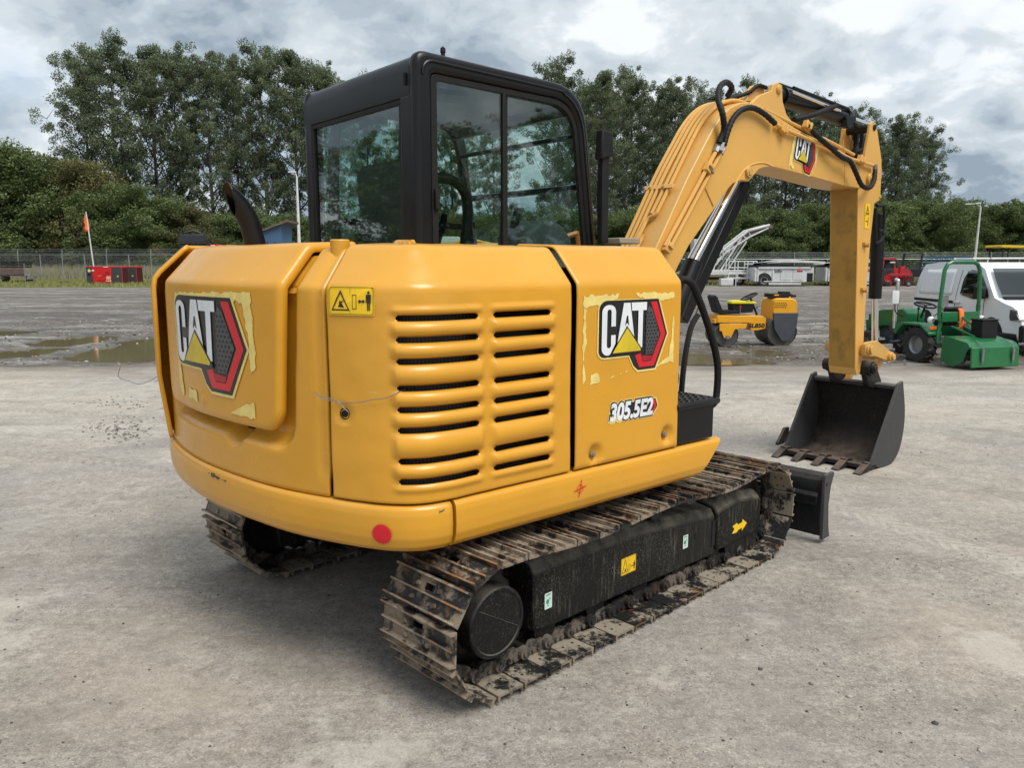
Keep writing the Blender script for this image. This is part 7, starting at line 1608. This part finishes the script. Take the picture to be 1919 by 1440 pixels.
for x in (-2.0, -1.2, -.4, .4, .85): m.tube([(x, -.7, 1.78), (x, .7, 1.79)], .03, 5)
for x in (-2.0, -.6, .8): m.tube([(x, -.7, 1.0), (x, -.7, 1.78)], .03, 5); m.tube([(x, .7, 1.0), (x, .7, 1.78)], .03, 5)
m.build('ladder_rack', 'pole_white', o); [wheel(o, (x, -.75, .36), .36, .22, .2, 'grey_steel', 'tyre_dirty') for x in (-1.3, 1.4)]
MB().prism([(-.05, 1.1), (.05, 1.48), (.85, 1.48), (1.1, 1.1)], -.805, .805).build('window', 'clear_glass', o)

# ---- left side: generators, flag, trailer, tyre
def genset(px, Y, label, rz, L=2.65):
    o = place(px, Y, rz, 'generator', label, 'generator'); H = 1.25
    m = MB(); m.box((0, 0, .09), (L, 1.0, .14)); m.build('skid', 'dark_machine', o, 0.01)
    m = MB(); m.box((-.18, 0, H / 2 + .12), (L * .52, 1.0, H - .08)); m.box((-.0, 0, H + .10), (L, 1.02, .07)); b = m.build('canopy', 'genset_red', o, 0.03)
    for x0, x1 in ((-L / 2, -.18 - L * .26), (-.18 + L * .26, L / 2)): MB().box(((x0 + x1) / 2, 0, H / 2 + .12), (x1 - x0 - .01, .985, H - .10)).build('door', 'genset_grey', o, 0.02)
    MB().box((L / 2 - .02, 0, H / 2 + .12), (.03, .99, H - .08)).build('end_trim', 'genset_red', o)
    m = MB(); m.box((-.20, -.505, .35), (.7, .01, .03)); m.box((.25, -.505, .95), (.35, .01, .03)); m.box((.25, -.505, .85), (.35, .01, .03)); m.box((.0, -.505, .72), (.12, .01, .07)); m.box((-1.1, -.497, .78), (.26, .01, .16)); m.build('louvre', 'void_black', b)
    tv, tf = text_mesh('SUPER', .16, .004, .2, .9); lay([([(tv, tf)], 'print_white')], lambda a, b_, l: (a + .0, -.512 - l, H + .10 + b_ * .6), 'lettering', b, 9) if False else None
    lay([([rrect(0, 0, .34, .05)], 'print_white')], lambda a, c, l: (a - .02, -.515 - l, H + .075 + c), 'lettering_strip', b, 9)
    lay([([rrect(.0, 0, .30, .06)], 'print_white'), (([arc(-.02, -.26, .05, 0, 340, 10), arc(.12, -.26, .05, 0, 340, 10), arc(.26, -.26, .055, 0, 340, 10)]), 'print_white'), ([rrect(-.02, -.14, .3, -.04)], 'print_cream')], lambda a, c, l: (a + .15, -.507 - l, .60 + c), 'sticker', b, 9)
    lay([([arc(0, 0, .11, 0, 340, 14)], 'print_cream'), ([rrect(.18, -.04, .36, .06)], 'print_white')], lambda a, c, l: (a - 1.08, -.500 - l, 1.08 + c), 'sticker', b, 9)
    lay([([[(0, 0), (.16, 0), (.08, .14)]], 'print_yellow')], lambda a, c, l: (a + .9, -.500 - l, .62 + c), 'hazard_sticker', b, 9)
    lay([([[(-.14, -.03), (.05, .0), (.15, .06), (.0, .02), (-.12, .03)]], 'print_gold')], lambda a, c, l: (a - .32, -.507 - l, .70 + c), 'sticker', b, 9)
    return o
genset(200, 58.5, 'red and grey canopied generator on the grass, the nearer of the two', .02)
q = genset(228, 60.3, 'red and grey generator half hidden behind the nearer one', .02)
o = place(172, 60.5, 0, 'flag', 'orange flag on a leaning white pole beside the red generators', 'flag'); a, b = AT(178, 505, 60.5), AT(161, 397, 60.5)
a = Vector((a.x - o.location.x, 0, 0.0)); b = Vector((b.x - o.location.x, 0, b.z)); MB().cyl(a, b, .055, 8, .04).build('flag_pole', 'pole_white', o)
f0 = Vector((AT(162, 402, 60.5).x - o.location.x, 0, AT(162, 402, 60.5).z)); m = MB(); V = []; rng = random.Random(3)
for j in range(8):
    t = j / 7; wdt = .10 + .48 * t ** .8 * (1 if j < 6 else .8)
    for i in range(5): s = i / 4; V.append((f0.x + .18 * t - wdt * s - .05 * t, .12 * math.sin(s * 5 + t * 3), f0.z - 1.25 * t - .12 * s))
m.add(V, [(j * 5 + i, j * 5 + i + 1, (j + 1) * 5 + i + 1, (j + 1) * 5 + i) for j in range(7) for i in range(4)]); fl = m.build('flag_cloth', 'flag_orange', o, fix=False); sd = fl.modifiers.new('thickness', 'SOLIDIFY'); sd.thickness = .01
m = MB(); m.tube(spline([(f0.x - .12, -.16, f0.z - .45), (f0.x - .28, -.16, f0.z - .55), (f0.x - .12, -.16, f0.z - .75), (f0.x - .30, -.16, f0.z - .92), (f0.x - .2, -.16, f0.z - .6)], 5), .035, 5); m.build('flag_emblem', 'print_black', o)
o = place(39, 63, 0, 'flatbed_trailer', 'old grey trailer loaded with pallets at the left edge', 'trailer')
m = MB(); m.box((0, 0, .68), (2.1, 2.6, .10)); m.tube([(-1.05, -1.3, .3), (-1.05, -1.3, 1.6)], .04, 5); m.tube([(1.05, -1.3, .3), (1.05, -1.3, 1.6)], .04, 5); m.build('deck', 'trailer_grey', o); MB().box((0, -1.34, .98), (2.0, .05, .52)).build('tailboard', 'plank_brown', o, 0.01)
for i, z in enumerate((1.28, 1.46, 1.64)):
    pal = MB(); 
    for k in range(5): pal.box((0, -1.2 + k * .25, z + .1), (1.9 - .15 * i, .12, .03))
    for x in (-.8, 0, .8): pal.box((x, -.7, z + .03), (.1, 1.2, .09))
    p = pal.build('pallet', 'dark_machine', None); p.location = o.location; tag(p, ('lowest', 'middle', 'topmost')[i] + ' dark pallet of the three stacked on the old trailer', 'pallet', 'pallets on the old trailer')
wheel(o, (0, 0, 0), .01, .01, .005, 'grey_steel') if False else None
for x in (-1.0, 1.02):
    m = MB(); m.revolve([(.12, -.1), (.30, -.12), (.34, -.06), (.34, .06), (.30, .12), (.12, .1)], (x * .94, -.6, .34), 'x', 20); w = m.build('wheel', 'tyre_dirty', o); m = MB(); m.prism(arc(-.6, .36, .42, 0, 180, 10), x * .80, x * 1.08, 'x'); m.build('mudguard', 'trailer_grey', o)
o = place(118, 61, .5, 'old_tyre', 'black tyre lying in the grass between the trailer and generators', 'tyre'); MB().revolve([(.20, -.1), (.30, -.12), (.36, -.05), (.36, .05), (.30, .12), (.20, .1)], (0, 0, .12), 'z', 20).build('tyre', 'tyre_dirty', o)
# ---- things showing above the rear bonnet
def forklift():
    o = place(366, 30, .3, 'loader_carriage', 'black loader with its fork carriage raised above the rear bonnet', 'loader'); k = 'dark_machine'
    m = MB(); m.prism([(-.5, 1.55), (-.45, 2.30), (.50, 2.30), (.58, 1.55)], -.3, .3); m.build('carriage', k, o, 0.03)
    m = MB(); m.prism([(-.42, 2.66), (-.55, 2.36), (.40, 2.36), (.36, 2.66)], -.28, .0); m.build('bucket', k, o, 0.02)
    m = MB(); m.box((-.05, -.30, 2.34), (1.05, .10, .05))
    for x in (-.42, .40): m.box((x, -.2, 2.58), (.07, .10, .42))
    m.tube([(-.3, -.1, 2.72), (0, -.1, 2.80), (.28, -.1, 2.72)], .03, 5); m.tube([(.45, 0, 2.25), (.75, .2, 1.9), (.82, .2, 1.4)], .07, 6); m.tube([(.40, 0, 2.55), (.60, .1, 2.1), (.62, .1, 1.4)], .05, 6); m.build('lift_arm', k, o)
    m = MB(); m.box((.2, 1.0, .95), (1.2, 2.2, .9)); m.build('body', k, o, 0.05); [wheel(o, (x, .3, .45), .45, .3, .25, 'grey_steel', 'tyre_dirty') for x in (-.4, .75)]
forklift()
o = place(408, 36, .1, 'red_machine', 'red and white machine top showing left of the exhaust', 'machine'); m = MB(); m.prism(round_poly([(-.45, .4), (-.42, 2.2), (-.3, 2.42), (.3, 2.42), (.55, 2.2), (.58, .4)], .1, 3), -.8, .8); m.build('body', 'genset_red', o, 0.05); MB().box((-.02, -.82, 2.28), (.32, .04, .22)).build('panel', 'pole_white', o); [wheel(o, (x, -.8, .4), .4, .25, .2, 'grey_steel', 'tyre_dirty') for x in (-.5, .6)]
o = place(518, 44, 0, 'blue_shed', 'small blue shed with a sloping roof right of the exhaust', 'shed'); z1, z2 = AT(495, 434, 44).z, AT(530, 420, 44).z; m = MB(); m.prism([(-.72, 0), (-.72, z1), (.38, z2), (.38, 0)], -.1, 2.0); m.build('wall', 'shed_blue', o); m = MB(); m.prism([(-.80, z1 - .06), (-.80, z1 + .04), (.75, z2 + .22), (.75, z2 + .10)], -.3, 2.2); m.build('roof', 'old_wood', o)
for x in (-.4, .0): MB().box((x, -.11, 1.5), (.03, .02, 2.6)).build('wall_seam', 'dark_machine', o)
def lamp_post(px0, py0, px1, py1, Y, label, arms):
    a = AT(px0, py0, Y); b = AT(px1, py1, Y); o = thing('lamp_post', label, 'lamp post', (a.x, Y, 0)); d = b - Vector((a.x, Y, 0))
    m = MB(); m.tube([(0, 0, 0), (d.x * .5, 0, d.z * .5), (d.x, 0, d.z)], [.13, .10, .06], 8); m.build('pole', 'pole_white', o)
    for dx, dz, nm in arms:
        MB().tube([(d.x, 0, d.z), (d.x + dx * .5, 0, d.z + dz * 1.1), (d.x + dx, 0, d.z + dz)], .035, 6).build('arm', 'pole_white', o); MB().box((d.x + dx * 1.12, 0, d.z + dz), (.5, .2, .09)).build('lamp_head', 'pole_white', o, 0.02)
lamp_post(560, 447, 556, 330, 52, 'white lamp post rising between the exhaust and the cab', [(-.25, .25, 0)])
lamp_post(1826, 487, 1838, 388, 70, 'double armed lamp post in front of the trees at the right', [(-1.0, .25, 0), (-.25, .32, 0)])
# ---- seen through the cab glass
def digger(px, Y, label, rz, cm):
    o = place(px, Y, rz, 'small_digger', label, 'digger')
    m = MB(); m.box((0, 0, .35), (2.2, 1.6, .6)); m.build('tracks', 'dark_machine', o, 0.1); MB().box((-.2, 0, 1.15), (1.7, 1.5, .9)).build('body', cm, o, 0.1); MB().box((-.1, -.3, 2.0), (.9, .8, .9)).build('cab', cm, o, 0.08); MB().box((-.1, -.71, 2.1), (.7, .02, .6)).build('window', 'clear_glass', o)
    m = MB(); m.tube([(.6, 0, 1.2), (1.4, 0, 2.6), (2.4, 0, 2.9)], .13, 6); m.tube([(2.4, 0, 3.0), (2.6, 0, 1.6)], .10, 6); m.build('boom', cm, o)
digger(985, 34, 'orange digger seen through the right-hand cab window', .35, 'orange_machine')
o = place(836, 40, 0, 'white_truck', 'white truck roof seen through the lower edge of the cab glass', 'truck'); MB().prism(round_poly([(-1.2, .5), (-1.2, 2.9), (.7, 2.9), (1.1, 2.5), (1.2, .5)], .1, 3), -.9, .9).build('body', 'van_white', o, 0.05); MB().box((.2, -.91, 2.35), (1.0, .02, .5)).build('window', 'clear_glass', o); [wheel(o, (x, -.8, .45), .45, .3, .22, 'grey_steel', 'tyre_dirty') for x in (-.8, .8)]
o = place(880, 38, 0, 'yellow_machine', 'low yellow machine seen through the cab glass', 'machine'); MB().box((0, 0, 1.3), (3.0, 1.2, 2.5)).build('body', 'roller_yellow', o, 0.1); m = MB(); m.tube([(-1.6, 0, 2.3), (0, 0, 2.75), (1.6, 0, 2.4)], .06, 6); m.build('rail', 'roller_yellow', o)
